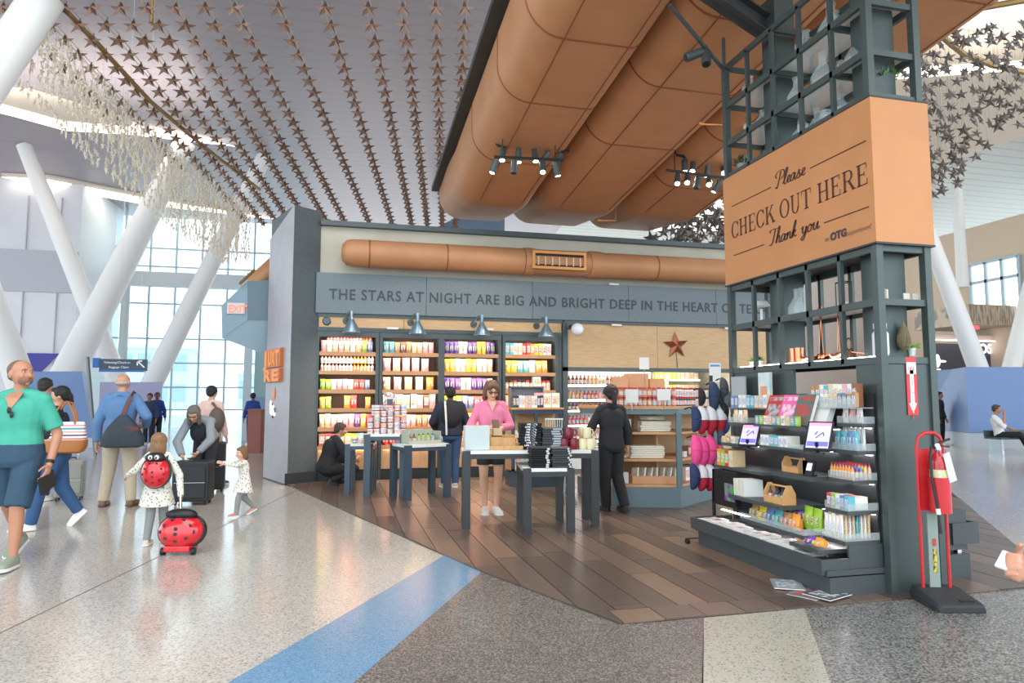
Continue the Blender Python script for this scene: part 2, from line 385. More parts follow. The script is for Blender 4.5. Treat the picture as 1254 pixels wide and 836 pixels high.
column((1128, 262), (1205, 470), 21, 21, 31, 'white column leaning left just right of the orange check out sign')
column((1275, 300), (1238, 455), 21.3, 22, 28, 'white column at the right edge above the blue kiosk')
# ================================================================== RIGHT BACKGROUND
M_peach = mat('peach_wall', '#e2cdb8', .6)
m = MB(); m.box(30, 31, 14, 52, 0, 9.9); struct('wall_right', m, M_peach)
p0 = [at(1188, 315, X=29.9), at(1247, 298, X=29.9)]; zA = 8.0; zB = 5.2; ya, yb = p0[1].y, p0[0].y
m = MB()
for t_ in range(4): y_ = ya+(yb-ya)*t_/3; m.box(29.8, 29.95, y_-.07, y_+.07, zB, zA)
for z_ in (zB, (zA+zB)/2+.5, zA): m.box(29.8, 29.95, min(ya, yb), max(ya, yb), z_-.07, z_+.07)
w2 = struct('window_2', m, M_mull)
for i in range(3):
    for z_, z2 in ((zB, (zA+zB)/2+.5), ((zA+zB)/2+.5, zA)):
        k = MB(); k.box(29.9, 29.94, ya+(yb-ya)*i/3+.07, ya+(yb-ya)*(i+1)/3-.07, z_+.07, z2-.07); k.build('pane', mat('bright_pane', (.92, .98, 1, 1), emit=1.2), w2)
def slab(name, x0, y0, x1, y1, Y, th, m_, mk=struct, zmin=None):
    a = at(x0, y0, Y=Y); b_ = at(x1, y1, Y=Y); k = MB(); k.box(a.x, b_.x, Y, Y+th, b_.z if zmin is None else zmin, a.z); return mk(name, k, m_)
M_gblk = mat('grey_block', '#a7acb4', .6, var=.03, scale=1)
slab('wall_back', 945, 300, 1150, 489, 34, .5, mat('pale_back_wall', '#d9cfca', .6), zmin=0)
slab('wall_back', 1130, 345, 1420, 489, 30, 1, M_gblk, zmin=0)
slab('wall_back', 1217, 340, 1420, 489, 27, 2, mat('blue_grey_block', '#8c9caa', .6), zmin=0)
slab('wall_back', 1142, 420, 1216, 489, 26, .5, mat('shop_dark', '#4c4f5a', .5), zmin=0)
slab('trim_7', 1140, 409, 1219, 418, 25.8, .5, mat('shop_soffit', '#c9b9b6', .5))
slab('trim_8', 1140, 415, 1219, 418.5, 25.6, .1, mat('soffit_glow', (1, .85, .75, 1), emit=2.5))
M_onyx = mat('banded_stone', '#c9b9a4', .4, kind='noise', scale=2.4, stretch=(6, 1, .7), col2='#8f867c')
slab('trim_9', 1186, 372, 1262, 399, 24.5, 3, M_onyx)
# ceiling fixtures in the shop front (partly hidden shop sign)
t = thing('shop_sign', 'white letters OSKI on the dark shop front far right, partly hidden by a column', 'sign', at(1199, 432, Y=25.97))
lettering('OSKI', .62, mat('sign_white', (1, 1, 1, 1), emit=1.5), t, (0, 0, 0), FACE_Y, offset=.02)
p = at(1146, 450, Y=25.95); t = thing('shop_emblem', 'small white stag-like emblem on the dark shop front beside the tower', 'sign', p)
k = MB(); k.ell((.12, 0, .32), (.16, .02, .3)); k.ell((.4, 0, .3), (.22, .02, .05)); k.box(-.05, .25, -.02, .02, -.1, -.05); k.build('emblem', mat('sign_white', ''), t, smooth=True)
p = at(1195, 405, Y=24.4); k = MB(); k.lathe([(0, .16), (.1, .15), (.14, .05), (.14, 0), (0, 0)]); tag(k.build('warning_beacon', mat('red_glow', (1, .08, .1, 1), emit=1.2), loc=(p.x, p.y, at(1195, 399, Y=24.5).z-.16), smooth=True), 'small red beacon lamp under the banded stone fascia', 'lamp')
def kiosk(poly, top, h, m_, mt_, label, zs0=.45):
    cx = sum(p[0] for p in poly)/len(poly); cy = sum(p[1] for p in poly)/len(poly)
    t = thing('blue_kiosk', label, 'kiosk', (cx, cy, 0))
    k = MB(); k.prism([(p[0]-cx, p[1]-cy) for p in poly], 0, zs0); k.build('plinth', mt_, t)
    k = MB(); a = [(p[0]-cx, p[1]-cy, zs0+.01) for p in poly]; b_ = [(p[0]-cx, p[1]-cy, h) for p in top]; k.loft([a, b_]); k.build('body', m_, t)
    return t
M_kb = mat('kiosk_blue', '#6c88b8', .45, var=.04, scale=.8); M_kl = mat('kiosk_lilac', '#a3a2c4', .4); M_sk = mat('kiosk_skirting', '#b4bcc6', .35)
b0 = fl(1163, 545); b1 = fl(1188, 549); b2 = fl(1420, 549)
kiosk([b0, b1, b2, (b2[0], b0[1]+2.2), (b0[0]+1, b0[1]+2.2)], [(b0[0]+.25, b0[1]), (b1[0], b1[1]), b2, (b2[0], b0[1]+2.2), (b0[0]+1, b0[1]+2.2)], 2.42, M_kb, M_sk, 'large blue kiosk block behind the seated traveller at the right')
q0, q1 = fl(18, 548), fl(113, 548)
kiosk([q0, q1, (q1[0]-.2, q1[1]+.7), (q0[0], q1[1]+.7)], [q0, (q1[0]-.4, q1[1]), (q1[0]-.5, q1[1]+.7), (q0[0], q1[1]+.7)], 2.3, M_kb, M_sk, 'blue slanted kiosk wall behind the woman with the striped tote', .3)
q0, q1 = fl(119, 537), fl(196, 537)
kiosk([q0, q1, (q1[0]-.3, q1[1]+1), (q0[0], q1[1]+1)], [(q0[0], q0[1]), (q1[0], q1[1]), (q1[0]-.3, q1[1]+1), (q0[0], q1[1]+1)], 2.1, M_kl, mat('kiosk_blue2', '#7388b4'), 'lilac-grey kiosk wall under the blue hanging sign', .2)
p = at(24, 432, Y=35.895); k = MB(); k.loft([[(0, 0, 0), (1.6, 0, 0), (.8, 0, -.95), (0, 0, -.95)], [(0, .1, 0), (1.6, .1, 0), (.8, .1, -.95), (0, .1, -.95)]]); tag(k.build('purple_banner', mat('purple_banner', '#4b45a8', .5), loc=p), 'purple triangular banner fixed high behind the man in teal', 'banner')
k = MB(); a = Vector(fl(117, 556)).to_3d(); bt = at(107, 437, Y=a.y); k.cone((0, 0, 0), bt-a, .05, .05, 10); tag(k.build('leaning_pole', mat('grey_pole', '#6d7074', .3, .7), loc=a, smooth=True), 'slim dark grey pole leaning beside the blue kiosk wall', 'pole')
# hanging wayfinding sign
p = at(113, 455, Y=18); q = at(180, 440, Y=18); W_ = q.x-p.x; H_ = q.z-p.z
t = thing('hanging_sign', 'dark blue hanging wayfinding sign with white lettering and arrow', 'sign', p)
k = MB(); k.box(.14, W_, 0, .08, .03, H_); k.build('board', mat('sign_board', '#2c3f55', .4), t)
k = MB(); k.box(0, .14, -.01, .09, .1, H_+.02); k.box(.14, W_-.05, -.012, -.002, 0, .05); k.build('blue_band', mat('sign_blue', '#1b5fae', .4), t)
for xx in (.5, W_-.2): k = MB(); k.cone((xx, .04, H_), (xx, .04, CZ-p.z), .004, n=5); k.build('suspension_rod', M_white, t)
MT = mat('sign_text', '#f4f6f8', .5)
lettering('Ticketing/Check-in', .075, MT, t, (W_-.93, -.004, .2), FACE_Y, extrude=.002)
lettering('Baggage Claim', .075, MT, t, (W_-.82, -.004, .09), FACE_Y, extrude=.002)
k = MB(); k.obox((W_-.12, -.006, .18), (.2, .004, .03), ry=R(45)); k.box(W_-.22, W_-.1, -.008, -.004, .25, .28); k.box(W_-.22, W_-.19, -.008, -.004, .16, .28); k.build('arrow', MT, t)
# ================================================================== SHOP FACADE
FY = 12.7
M_cwall = mat('concrete_light', '#b7b2a2', .7, var=.07, scale=1.5)
M_band = mat('band_stone', '#6f7b80', .6, var=.1, scale=30)
M_colf = mat('pier_dark', '#525b5e', .55, var=.1, scale=25)
M_colc = mat('pier_concrete', '#a5a4aa', .4, var=.06, scale=3)
k = MB(); k.prism([(-.86, 12.34), (-.42, 12.68), (-.42, 13.9), (-1.36, 13.6)], 0, 4.86); pier = struct('wall_pier', k, M_colf)
k = MB(); n_ = Vector((-1.25, -.5)).normalized()*.02
k.loft([[(-.86, 12.32, .02), (-1.36, 13.57, .02), (-1.36, 13.57, 4.5), (-.86, 12.32, 4.84)], [(-.86+n_.x, 12.32+n_.y, .02), (-1.36+n_.x, 13.57+n_.y, .02), (-1.36+n_.x, 13.57+n_.y, 4.5), (-.86+n_.x, 12.32+n_.y, 4.84)]]); k.build('side_cladding', M_colc, pier)
k = MB(); k.prism([(-.9, 12.28), (-.4, 12.62), (-.4, 12.7), (-.86, 12.4)], 0, .2); k.build('kick_plate', M_dark, pier)
k = MB(); k.box(-.42, 9.3, FY, FY+.25, 3.0, 4.62); struct('wall_front', k, M_cwall)
xj = [-.48, 1.5, 3.55, 5.55, 7.5, 9.3]; bandw = thing('fascia_band', 'grey stone fascia with the line about stars at night in Texas', 'fascia', (0, FY, 3.0))
for i in range(5):
    k = MB(); k.box(xj[i]+.004, xj[i+1]-.004, -.1, 0, 0, .73); k.build('band_panel', M_band, bandw)
TXT = 'THE STARS AT NIGHT ARE BIG AND BRIGHT DEEP IN THE HEART OF TEXAS'
s = .27; meS = text_mesh('THE STARS AT NIGHT ARE BIG AND BRIGHT DEEP IN THE HEART OF T', s, space=1.12, offset=.004)
wS = max(v.co.x for v in meS.vertices); xa, xb = at(403, 359, Y=FY-.1).x, at(913, 375, Y=FY-.1).x
lettering(TXT, s, mat('engraved_letters', '#3c464b', .6), bandw, (xa, -.104, .25), FACE_Y, space=1.12, offset=.004, extrude=.004, xs=(xb-xa)/wS)
k = MB(); k.box(-.42, 9.3, FY-.12, FY+.4, 4.6, 4.69); struct('trim_10', k, M_charcoal)
k = MB(); k.box(-.44, 4.2, FY-.06, FY, 2.94, 3.0); k.box(4.17, 9.3, FY-.06, FY, 2.94, 3.0); k.box(4.17, 9.3, FY-.08, FY, 2.0, 2.08); k.box(4.17, 4.27, FY-.08, FY+.05, 0, 2.95); k.box(-.44, 4.2, FY-.05, FY, 2.68, 2.75); struct('trim_11', k, M_charcoal)
wp = thing('wood_fascia', 'pale oak strip carrying the gooseneck lamps above the shelving', 'panel', (0, FY, 2.75))
for x0, x1 in ((-.42, 1.1), (1.1, 2.6), (2.6, 4.16)): k = MB(); k.box(x0+.003, x1-.003, -.03, .1, 0, .19); k.build('panel', M_wood, wp)
wp = thing('wood_header', 'large pale oak header panel with the copper star', 'panel', (0, FY, 2.08))
for x0, x1 in ((4.27, 6.2), (6.2, 7.9), (7.9, 9.3)): k = MB(); k.box(x0+.003, x1-.003, -.02, .1, 0, .86); k.build('panel', M_wood, wp)
# interior shell behind the opening
k = MB(); k.box(-.42, 9.3, 16.4, 16.5, 0, 4.6); struct('wall_back', k, mat('inner_wall', '#d6d4c8', .6))
k = MB(); k.box(9.2, 9.3, 12.8, 16.5, 0, 4.6); struct('wall_right', k, M_cwall)
k = MB(); k.box(4.2, 9.2, 12.95, 16.4, 3.0, 3.1); struct('ceiling', k, mat('inner_ceiling', '#e6e4dc', .6))
l = area('inner_ceiling_light', (6.5, 14.4, 2.96), (0, 0, 0), 3.5, 1.5, 120, (1, .95, .86))
# small white labels under the bands
for i, (xx, yy) in enumerate(((752, 348), (755, 398), (893, 402), (598, 403), (481, 402))):
    p = at(xx, yy, Y=FY-.12); k = MB(); k.box(-.1, .1, -.01, .02, -.015, .02); tag(k.build('emergency_light', M_white, loc=p), 'small white strip fixture, %s from the left along the shop front' % ['fourth', 'third', 'fifth', 'second', 'first'][[0, 1, 2, 3, 4].index(i)], 'fixture', 'white strip fixtures')
p = at(400, 393, Y=FY-.05); k = MB(); k.cone((0, 0, 0), (0, -.03, 0), .075, .06, 20); tag(k.build('wall_dial', mat('gunmetal', '#4c5a62', .35, .6), loc=p, smooth=True), 'round dark metal plate at the left end of the oak strip', 'plate')
# round copper duct on the facade
t = thing('round_duct', 'round copper duct running along the shop front above the lettering', 'duct', (0, 12.36, at(560, 316, Y=12.36).z))
x0 = at(418, 310, Y=12.4).x; joints = [x0+.25, at(452, 310, Y=12.4).x, at(546, 316, Y=12.4).x, at(640, 320, Y=12.4).x, at(732, 325, Y=12.4).x, at(800, 328, Y=12.4).x, 8.9]
prof = [(x0, .06), (x0+.02, .15), (x0+.09, .22), (x0+.2, .245), (8.9, .245)]
k = MB(); k.loft([[(x_, r_*math.cos(2*math.pi*j/28), r_*math.sin(2*math.pi*j/28)) for j in range(28)] for x_, r_ in prof]); k.build('duct_tube', M_copper, t, smooth=True)
for jx in joints[1:-1]: k = MB(); k.cone((jx-.012, 0, 0), (jx+.012, 0, 0), .25, n=28); k.build('seam_ring', M_copperd, t, smooth=True)
for xa_, xb_ in ((at(640, 320, Y=12.4).x, at(651, 320, Y=12.4).x), (at(719, 320, Y=12.4).x, at(733, 320, Y=12.4).x)): k = MB(); k.cone((xa_, 0, 0), (xb_, 0, 0), .265, n=28); k.build('collar', M_copper, t, smooth=True)
vx0, vx1 = at(652, 320, Y=12.1).x, at(718, 320, Y=12.1).x
k = MB(); k.box(vx0, vx1, -.27, 0, .12, .17); k.box(vx0, vx1, -.27, 0, -.17, -.12); k.box(vx0, vx0+.05, -.27, 0, -.12, .12); k.box(vx1-.05, vx1, -.27, 0, -.12, .12); k.build('vent_frame', mat('vent_bronze', '#c98c50', .4, .4), t)
k = MB(); k.box(vx0+.05, vx1-.05, -.23, 0, -.12, .12); k.build('vent_cavity', mat('vent_dark', '#2b211c', .8), t)
for i in range(7): xx = vx0+.05+(vx1-vx0-.1)*(i+.5)/7; k = MB(); k.box(xx-.012, xx+.012, -.26, -.22, -.1, .06); k.build('vent_blade', mat('blade', '#c8b49c', .4, .4), t)
# three big copper ducts overhead, dropping towards the shop front then bending up
def big_duct(x0, x1, r, label, rings, cut=-1.5):
    yb = 12.0; zb = 5.0
    t = thing('copper_duct', label, 'duct', ((x0+x1)/2, yb, zb), group='big copper ducts overhead')
    cx = (x0+x1)/2; hw = (x1-x0)/2; H_ = 1.1
    def sect(Y, z, g=0):
        pts = []
        for sd, a0_, a1_ in ((1, -90, 0), (1, 0, 90), (-1, 90, 180), (-1, 180, 270)):
            rr = (.16 if a0_ == -90 else r if a0_ == 180 else .25)
            cxs = sd*(hw-rr); cz = rr if a0_ in (-90, 180) else H_-rr; rr += g
            for s_ in range(9): a = R(a0_+(a1_-a0_)*s_/8); pts.append((cxs+rr*math.cos(a), Y-yb, z-zb+cz+rr*math.sin(a)))
        return pts
    zf = lambda Y: zb+.098*(yb-Y)
    k = MB(); k.loft([sect(cut, zf(cut)), sect(11.6, zf(11.6)), sect(11.9, zb+.0), sect(12.15, zb+.0), sect(13.9, zb+.22)]); k.build('duct_body', M_copper, t, smooth=True)
    for xx in (-hw+r, hw-.17):
        k = MB(); L_ = yb-cut
        k.loft([[(xx-.006, cut-yb, zf(cut)-zb-.004), (xx+.006, cut-yb, zf(cut)-zb-.004), (xx+.006, cut-yb, zf(cut)-zb+.01), (xx-.006, cut-yb, zf(cut)-zb+.01)],
                [(xx-.006, -.2, .02-.012), (xx+.006, -.2, .008), (xx+.006, -.2, .03), (xx-.006, -.2, .03)]]); k.build('long_seam', M_copperd, t)
    for Y in rings:
        k = MB(); a = sect(Y-.011, zf(Y), .009); b_ = sect(Y+.011, zf(Y), .009)
        k.loft([a, b_]); k.build('seam_ring', M_copperd, t, smooth=True)
    return t
big_duct(1.9, 3.3, .45, 'left copper duct overhead, next to the star strands', (7.0, 8.4, 10.2, 5.0, 3.4))
big_duct(3.42, 5.0, .45, 'middle copper duct overhead between the two others', (6.3, 7.7, 9.3, 4.6))
big_duct(5.12, 6.75, .45, 'right copper duct overhead passing behind the check out tower', (5.5, 8.9, 10.6))
# dark backing deck above the ducts
k = MB(); k.loft([[(1.75, -1.5, 7.4), (6.9, -1.5, 7.4), (6.9, -1.5, 7.5), (1.75, -1.5, 7.5)], [(1.75, 14, 5.8), (6.9, 14, 5.8), (6.9, 14, 5.9), (1.75, 14, 5.9)]]); struct('duct_deck', k, M_dark)
for (xa, ya), (xb, yb) in (((735, 270), (758, 250)), ((860, 152), (895, 150))):
    p = at(xa, ya, Z=4.9 if ya > 200 else 5.25); q = at(xb, yb, Z=4.9 if ya > 200 else 5.25)
    k = MB(); q = p+Vector((.32, 0, .02)); k.tube([(0, 0, 0), (q-p), (q-p)+Vector((0, 0, .35))], .014, 6); k.cone((-.06, 0, .01), (.02, 0, .0), .035, .02, 8); tag(k.build('sprinkler_pipe', mat('sprinkler', '#c98d4f', .4, .5), loc=p), 'small copper sprinkler arm poking out between ducts, %s' % ('nearer the shop front' if ya > 200 else 'nearer the check out tower'), 'pipe')
# ================================================================== STARS
M_star = mat('bronze_star', '#85695a', .35, .6)
M_star2 = mat('pale_star', '#efe3cf', .35, .25)
M_rod = mat('star_rod', '#d9d0bf', .4, .3)
M_hoop = mat('gold_hoop', '#a98758', .4, .6)
def star_mesh(name, R0, r0, t, m_):
    vs = [(0, -t, 0), (0, t, 0)]
    for i in range(10):
        a = R(90+36*i); q = R0 if i % 2 == 0 else r0; vs.append((q*math.cos(a), 0, q*math.sin(a)))
    fs = [(0, 2+i, 2+(i+1) % 10) for i in range(10)] + [(1, 2+(i+1) % 10, 2+i) for i in range(10)]
    me = bpy.data.meshes.new(name); me.from_pydata(vs, [], fs); me.materials.append(m_); return me
ST = star_mesh('star', .2, .075, .06, M_star); ST2 = star_mesh('star', .075, .03, .03, M_star2)
STS = star_mesh('star', .2, .075, .06, mat('silver_star', '#6f6762', .35, .65))
SZ = 8.45
rnd = random.Random(3)
HOOP = [at(68, 0, Z=SZ), at(120, 55, Z=SZ), at(185, 125, Z=SZ), at(250, 180, Z=SZ), at(318, 232, Z=SZ)]
def hoop_x(Y):
    for a, b_ in zip(HOOP, HOOP[1:]):
        if Y <= b_.y: return a.x + (b_.x-a.x)*(Y-a.y)/(b_.y-a.y)
    return HOOP[-1].x + (Y-HOOP[-1].y)*.1
tops = [(646, 548, 160), (608, 548, 165), (569, 548, 290), (534, 548, 290), (494, 548, 290), (452, 548, 290), (400, 548, 290), (343, 545, 290), (290, 535, 288), (254, 525, 286), (218, 512, 284), (184, 502, 282), (152, 498, 280), (118, 494, 278), (84, 490, 276), (48, 486, 275), (10, 484, 275), (-32, 482, 275), (-80, 480, 275), (-135, 478, 275), (-200, 476, 275), (-280, 474, 275)]
for si, (tx, vp, yend) in enumerate(tops):
    g = lambda y: at(tx + (vp-tx)*(y-14)/(489-14), y, Z=SZ)
    a = g(-40); b_ = g(yend)
    d = (b_-a); Ltot = d.length; d.normalize(); 
    n = int(Ltot/.56); pts = [a + d*(.56*i) for i in range(n)]
    pts = [p for p in pts if p.x > hoop_x(p.y)-1.5]
    if si < 2: pts = [p for p in pts if p.x < 1.72 + .0*p.y or p.y > 13]
    if len(pts) < 3: continue
    base = pts[0]
    t = thing('star_strand', 'strand of bronze stars overhead, %s from the left copper duct' % ORD[si], 'star strand', base, group='strands of bronze stars')
    e = pts[-1]-base
    for o_ in (-.045, .045):
        k = MB(); k.cone((o_, 0, .05), (e.x+o_, e.y, .05), .008, n=5); k.build('rod', M_rod, t)
    for p in pts:
        q = p-base; inst(ST, 'star', (q.x, q.y, -.05), rot=(R(-14)+rnd.uniform(-.06, .06), rnd.uniform(-.12, .12), R(-8)+rnd.uniform(-.22, .22)), parent=t)
# gold hoop along the left edge, with the curtain of small pale stars hanging from it
k = MB(); k.tube([p-HOOP[0] for p in HOOP], .05, 8); tag(k.build('hoop_tube', M_hoop, loc=HOOP[0], smooth=True), 'gold tube along the left edge of the star strands', 'tube')
p, q = at(185, 28, Z=SZ), at(186, 52, Z=SZ); k = MB(); k.cone((0, 0, 0), (0, 0, 1.2), .04, n=8); tag(k.build('hanger_tube', M_hoop, loc=p, smooth=True), 'short gold hanger tube among the star strands at upper left', 'tube')
t = thing('star_curtain', 'glittering curtain of small pale stars hanging down beside the left wall', 'star curtain', HOOP[0])
cnt = 0; extra = MB(); segs = []
for a, b_ in zip(HOOP, HOOP[1:]): segs.append((a, b_, (b_-a).length))
tot = sum(s_[2] for s_ in segs)
rows = []
dd = 0
while dd < tot:
    x_ = dd
    for a, b_, l_ in segs:
        if x_ <= l_: P = a + (b_-a)*(x_/l_); break
        x_ -= l_
    f_ = dd/tot
    for off in (0, .35, .7):
        rows.append((P + Vector((-.25-off*.9+rnd.uniform(-.05, .05), rnd.uniform(-.1, .1), 0)), 1.0 + 1.5*f_ + off*.35, off))
    dd += .19
rods = MB()
for P, drop, off in rows:
    q0_ = P-HOOP[0]; rods.cone((q0_.x, q0_.y, 0), (q0_.x, q0_.y, -drop), .002, n=4)
    z_ = drop*(.3+.5*(off > .6))+off*.1
    while z_ < drop:
        q = q0_ + Vector((rnd.uniform(-.04, .04), rnd.uniform(-.04, .04), -z_))
        rot = (rnd.uniform(-.3, .3), rnd.uniform(-.3, .3), rnd.uniform(0, 3.14))
        if cnt < 295: inst(ST2, 'star', q, rot=rot, parent=t, sc=(.7, .7, 1.5)); cnt += 1
        else:
            M = Matrix.Translation(q) @ Euler(rot).to_matrix().to_4x4() @ Matrix.Diagonal((.7, .7, 1.5, 1))
            extra.add([M @ v.co for v in ST2.vertices], [tuple(p_.vertices) for p_ in ST2.polygons])
        z_ += .12
rods.build('rods', M_rod, t)
if extra.v: tag(extra.build('star_flakes', M_star2, t), kind='stuff')
# hanging clusters on the right
def poly_in(x, y, P):
    c = False; j = len(P)-1
    for i in range(len(P)):
        if (P[i][1] > y) != (P[j][1] > y) and x < (P[j][0]-P[i][0])*(y-P[i][1])/(P[j][1]-P[i][1])+P[i][0]: c = not c
        j = i
    return c
def cluster(label, P, dmin, dmax, n, sc, seed, mt=None):
    r_ = random.Random(seed); xs_ = [p[0] for p in P]; ys_ = [p[1] for p in P]; pts = []
    tries = 0
    while len(pts) < n and tries < 20000:
        tries += 1
        x, y = r_.uniform(min(xs_), max(xs_)), r_.uniform(min(ys_), max(ys_))
        if not poly_in(x, y, P): continue
        d_ = ray(x, y); s_ = r_.uniform(dmin, dmax); p = Vector((d_[0]*s_, d_[1]*s_, CAMH+d_[2]*s_))
        if p.z > SZ+.3 or any((p-q).length < .24 for q in pts): continue
        pts.append(p)
    base = Vector((sum(p.x for p in pts)/n, sum(p.y for p in pts)/n, SZ))
    t = thing('star_cluster', label, 'star cluster', base)
    rods = MB()
    for p in pts:
        q = p-base; inst(STS, 'star', q, rot=(R(-10)+r_.uniform(-.25, .25), r_.uniform(-.25, .25), R(-25)+r_.uniform(-.7, .7)), parent=t, sc=sc*r_.uniform(.9, 1.1))
        rods.cone((q.x, q.y, q.z), (q.x, q.y, .3), .0008, n=3)
    rods.build('rods', M_charcoal, t)
cluster('cluster of hanging bronze stars in the upper right corner beyond the tower', [(1095, 95), (1125, 55), (1150, 45), (1200, 30), (1290, 10), (1290, 170), (1228, 150), (1195, 205), (1150, 246), (1138, 243), (1120, 120)], 10.5, 14.5, 235, .6, 4)
cluster('dense cluster of bronze stars between the right duct and the orange sign', [(778, 303), (800, 290), (850, 235), (885, 196), (960, 180), (960, 306)], 15, 22, 290, .95, 8)
def hoop(pts, label):
    P = [at(x, y, Z=SZ) for x, y in pts]; k = MB(); k.tube([p-P[0] for p in P], .06, 8); tag(k.build('hoop_tube', M_hoop, loc=P[0], smooth=True), label, 'tube')
hoop([(1128, 15), (1150, 42), (1180, 66), (1215, 80), (1300, 98)], 'curved gold tube carrying stars, lower of two in the upper right corner')
hoop([(1080, 68), (1120, 50), (1150, 28), (1200, 10), (1300, -8)], 'curved gold tube carrying stars, upper of two in the upper right corner')
# copper wall star
p = at(828, 423, Y=FY-.05); me = star_mesh('wall_star', .29, .11, .07, mat('copper_star', '#a8644a', .35, .7)); o = inst(me, 'wall_star', p, rot=(0, R(-4), 0)); tag(o, 'copper five-pointed star mounted on the oak header panel', 'star')
k = MB(); k.cone((0, .02, 0), (0, .02, -.45), .006, n=6); k.build('hanging_wire', M_charcoal, o)
# ================================================================== GOOSENECK LAMPS
def goose(px, i):
    p = at(px, 396, Y=FY-.03); p = Vector((p.x, FY-.03, 2.87))
    t = thing('gooseneck_lamp', 'blue-grey gooseneck cone lamp over the shelves, %s from the left' % ORD[i], 'lamp', p, group='gooseneck lamps over the shelves')
    k = MB(); k.cone((0, 0, 0), (0, -.03, 0), .065, .06, 16); k.build('wall_plate', M_charcoal, t, smooth=True)
    k = MB(); k.tube([(0, -.03, 0), (0, -.12, .02), (.02, -.2, .1), (.05, -.27, .14), (.08, -.33, .1), (.09, -.35, .02)], .014, 8); k.build('arm', M_steel, t, smooth=True)
    k = MB(); k.lathe([(.03, .14), (.034, 0), (.045, -.02), (.155, -.22), (.16, -.245), (.15, -.245), (.035, -.04), (.0, -.04)], (.09, -.35, 0), 24); k.build('lamp_shade', M_steel, t, smooth=True)
    k = MB(); k.ell((.09, -.35, -.13), (.035, .035, .045)); k.build('bulb', mat('bulb_glow', (1, .85, .65, 1), emit=6), t, smooth=True)
for i, px in enumerate((424, 503, 580, 657)): goose(px, i)
# ceiling camera dome
p = at(707, 403, Y=12.3); t = thing('camera_dome', 'white dome camera on a bracket at the left end of the oak header', 'camera', p)
k = MB(); k.ell((0, 0, 0), (.12, .12, .12), 20); k.build('dome', mat('dome_white', '#e6ebf2', .2), t, smooth=True)
k = MB(); k.cone((0, .02, .05), (-.05, .38, .1), .03, n=10); k.box(-.12, .02, .3, .4, .04, .16); k.build('bracket', M_charcoal, t)
# ================================================================== TRACK LIGHTS
M_lens = mat('spot_lens', (1, .93, .82, 1), emit=22)
def spot(loc, aim, label, group, on=True, power=60):
    t = thing('track_spotlight', label, 'spotlight', loc, group=group)
    d = (Vector(aim)-Vector(loc)).normalized(); rot = d.to_track_quat('-Z', 'Y').to_euler()
    k = MB(); k.cone((0, 0, .07), (0, 0, .0), .012, n=8); k.build('mount', M_black, t)
    h = MB(); h.cone((0, 0, .0), (0, 0, -.19), .045, .05, 16); h.cone((0, 0, -.19), (0, 0, -.2), .05, .046, 16); ho = h.build('housing', M_charcoal, t, smooth=True, rot=rot)
    l_ = MB(); l_.cone((0, 0, -.201), (0, 0, -.206), .036, n=14); l_.build('lens', M_lens if on else M_black, ho)
    if on and power:
        sp = bpy.data.lights.new('spot_beam', 'SPOT'); sp.energy = power; sp.spot_size = R(70); sp.spot_blend = .6; sp.color = (1, .88, .7); sp.shadow_soft_size = .06
        o = bpy.data.objects.new('spot_beam', sp); C.collection.objects.link(o); o.parent = t; o.location = d*.24; o.rotation_euler = rot
def track(a, b_, label, arc=None):
    t = thing('light_track', label, 'track', a); k = MB(); v = b_-a
    ang = math.atan2(v.y, v.x)
    k.obox(v/2, (v.length, .035, .035), ang, 0, -math.atan2(v.z, v.length)); k.build('rail', M_black, t)
    for f_ in (.12, .88): q_ = v*f_; k = MB(); k.cone((q_.x, q_.y, q_.z), (q_.x, q_.y, 5.0+.098*(12-a.y-q_.y)-a.z+.06), .008, n=6); k.build('drop_rod', M_black, t)
    if arc: k = MB(); k.tube([Vector(p)-a for p in arc], .014, 8); k.build('conduit', M_black, t, smooth=True)
    return t
DA = 9.7
def tp(x, y, Y=DA): return at(x, y, Y=Y)
track(tp(609, 178), tp(697, 185), 'upper black light track with five lamps under the left duct', [tp(609, 178), tp(604, 170), tp(602, 160), tp(603, 148), tp(606, 142, 10.1)])
track(tp(605, 192, 9.5), tp(690, 196, 9.5), 'lower black light track with four lamps under the left duct')
track(tp(829, 190), tp(905, 203), 'upper black light track of the right-hand group by the orange sign', [tp(829, 190), tp(826, 184), tp(826, 170, 9.8)])
track(tp(816, 208, 9.5), tp(900, 220, 9.5), 'lower black light track of the right-hand group by the orange sign')
AIM = [(1.5, 8, 0), (2.5, 9.5, 1), (3, 8, 0), (.5, 11, 1), (2, 12.5, 1.5)]
for i, (x, y) in enumerate(((616, 180), (635, 180), (654, 181), (672, 183), (688, 184))): spot(tp(x, y+3), AIM[i], 'black spotlight on the upper left track, %s from the left' % ORD[i], 'spotlights on the left tracks', power=90)
for i, (x, y) in enumerate(((608, 193), (630, 194), (664, 196), (680, 196))): spot(tp(x, y+3, 9.5), ((.8, 9.8, 1), (2, 9, 1), (2.4, 7.4, .8), (4, 10, 1))[i], 'black spotlight on the lower left track, %s from the left' % ORD[i], 'spotlights on the left tracks', on=i != 1, power=90)
for i, (x, y) in enumerate(((838, 193), (849, 195), (868, 198), (886, 202))): spot(tp(x, y+3), ((5, 9, .5), (4, 8, .6), (5.5, 11, 1), (3.5, 5.5, .5))[i], 'black spotlight on the upper right track, %s from the left' % ORD[i], 'spotlights on the right tracks', power=90)
for i, (x, y) in enumerate(((830, 211), (842, 212), (855, 214), (868, 216), (882, 218))): spot(tp(x, y+3, 9.5), ((3.4, 7, 0), (3, 6, 0), (4.2, 9, .8), (3, 5, 0), (4, 11, 1.2))[i], 'black spotlight on the lower right track, %s from the left' % ORD[i], 'spotlights on the right tracks', on=i != 2, power=90)
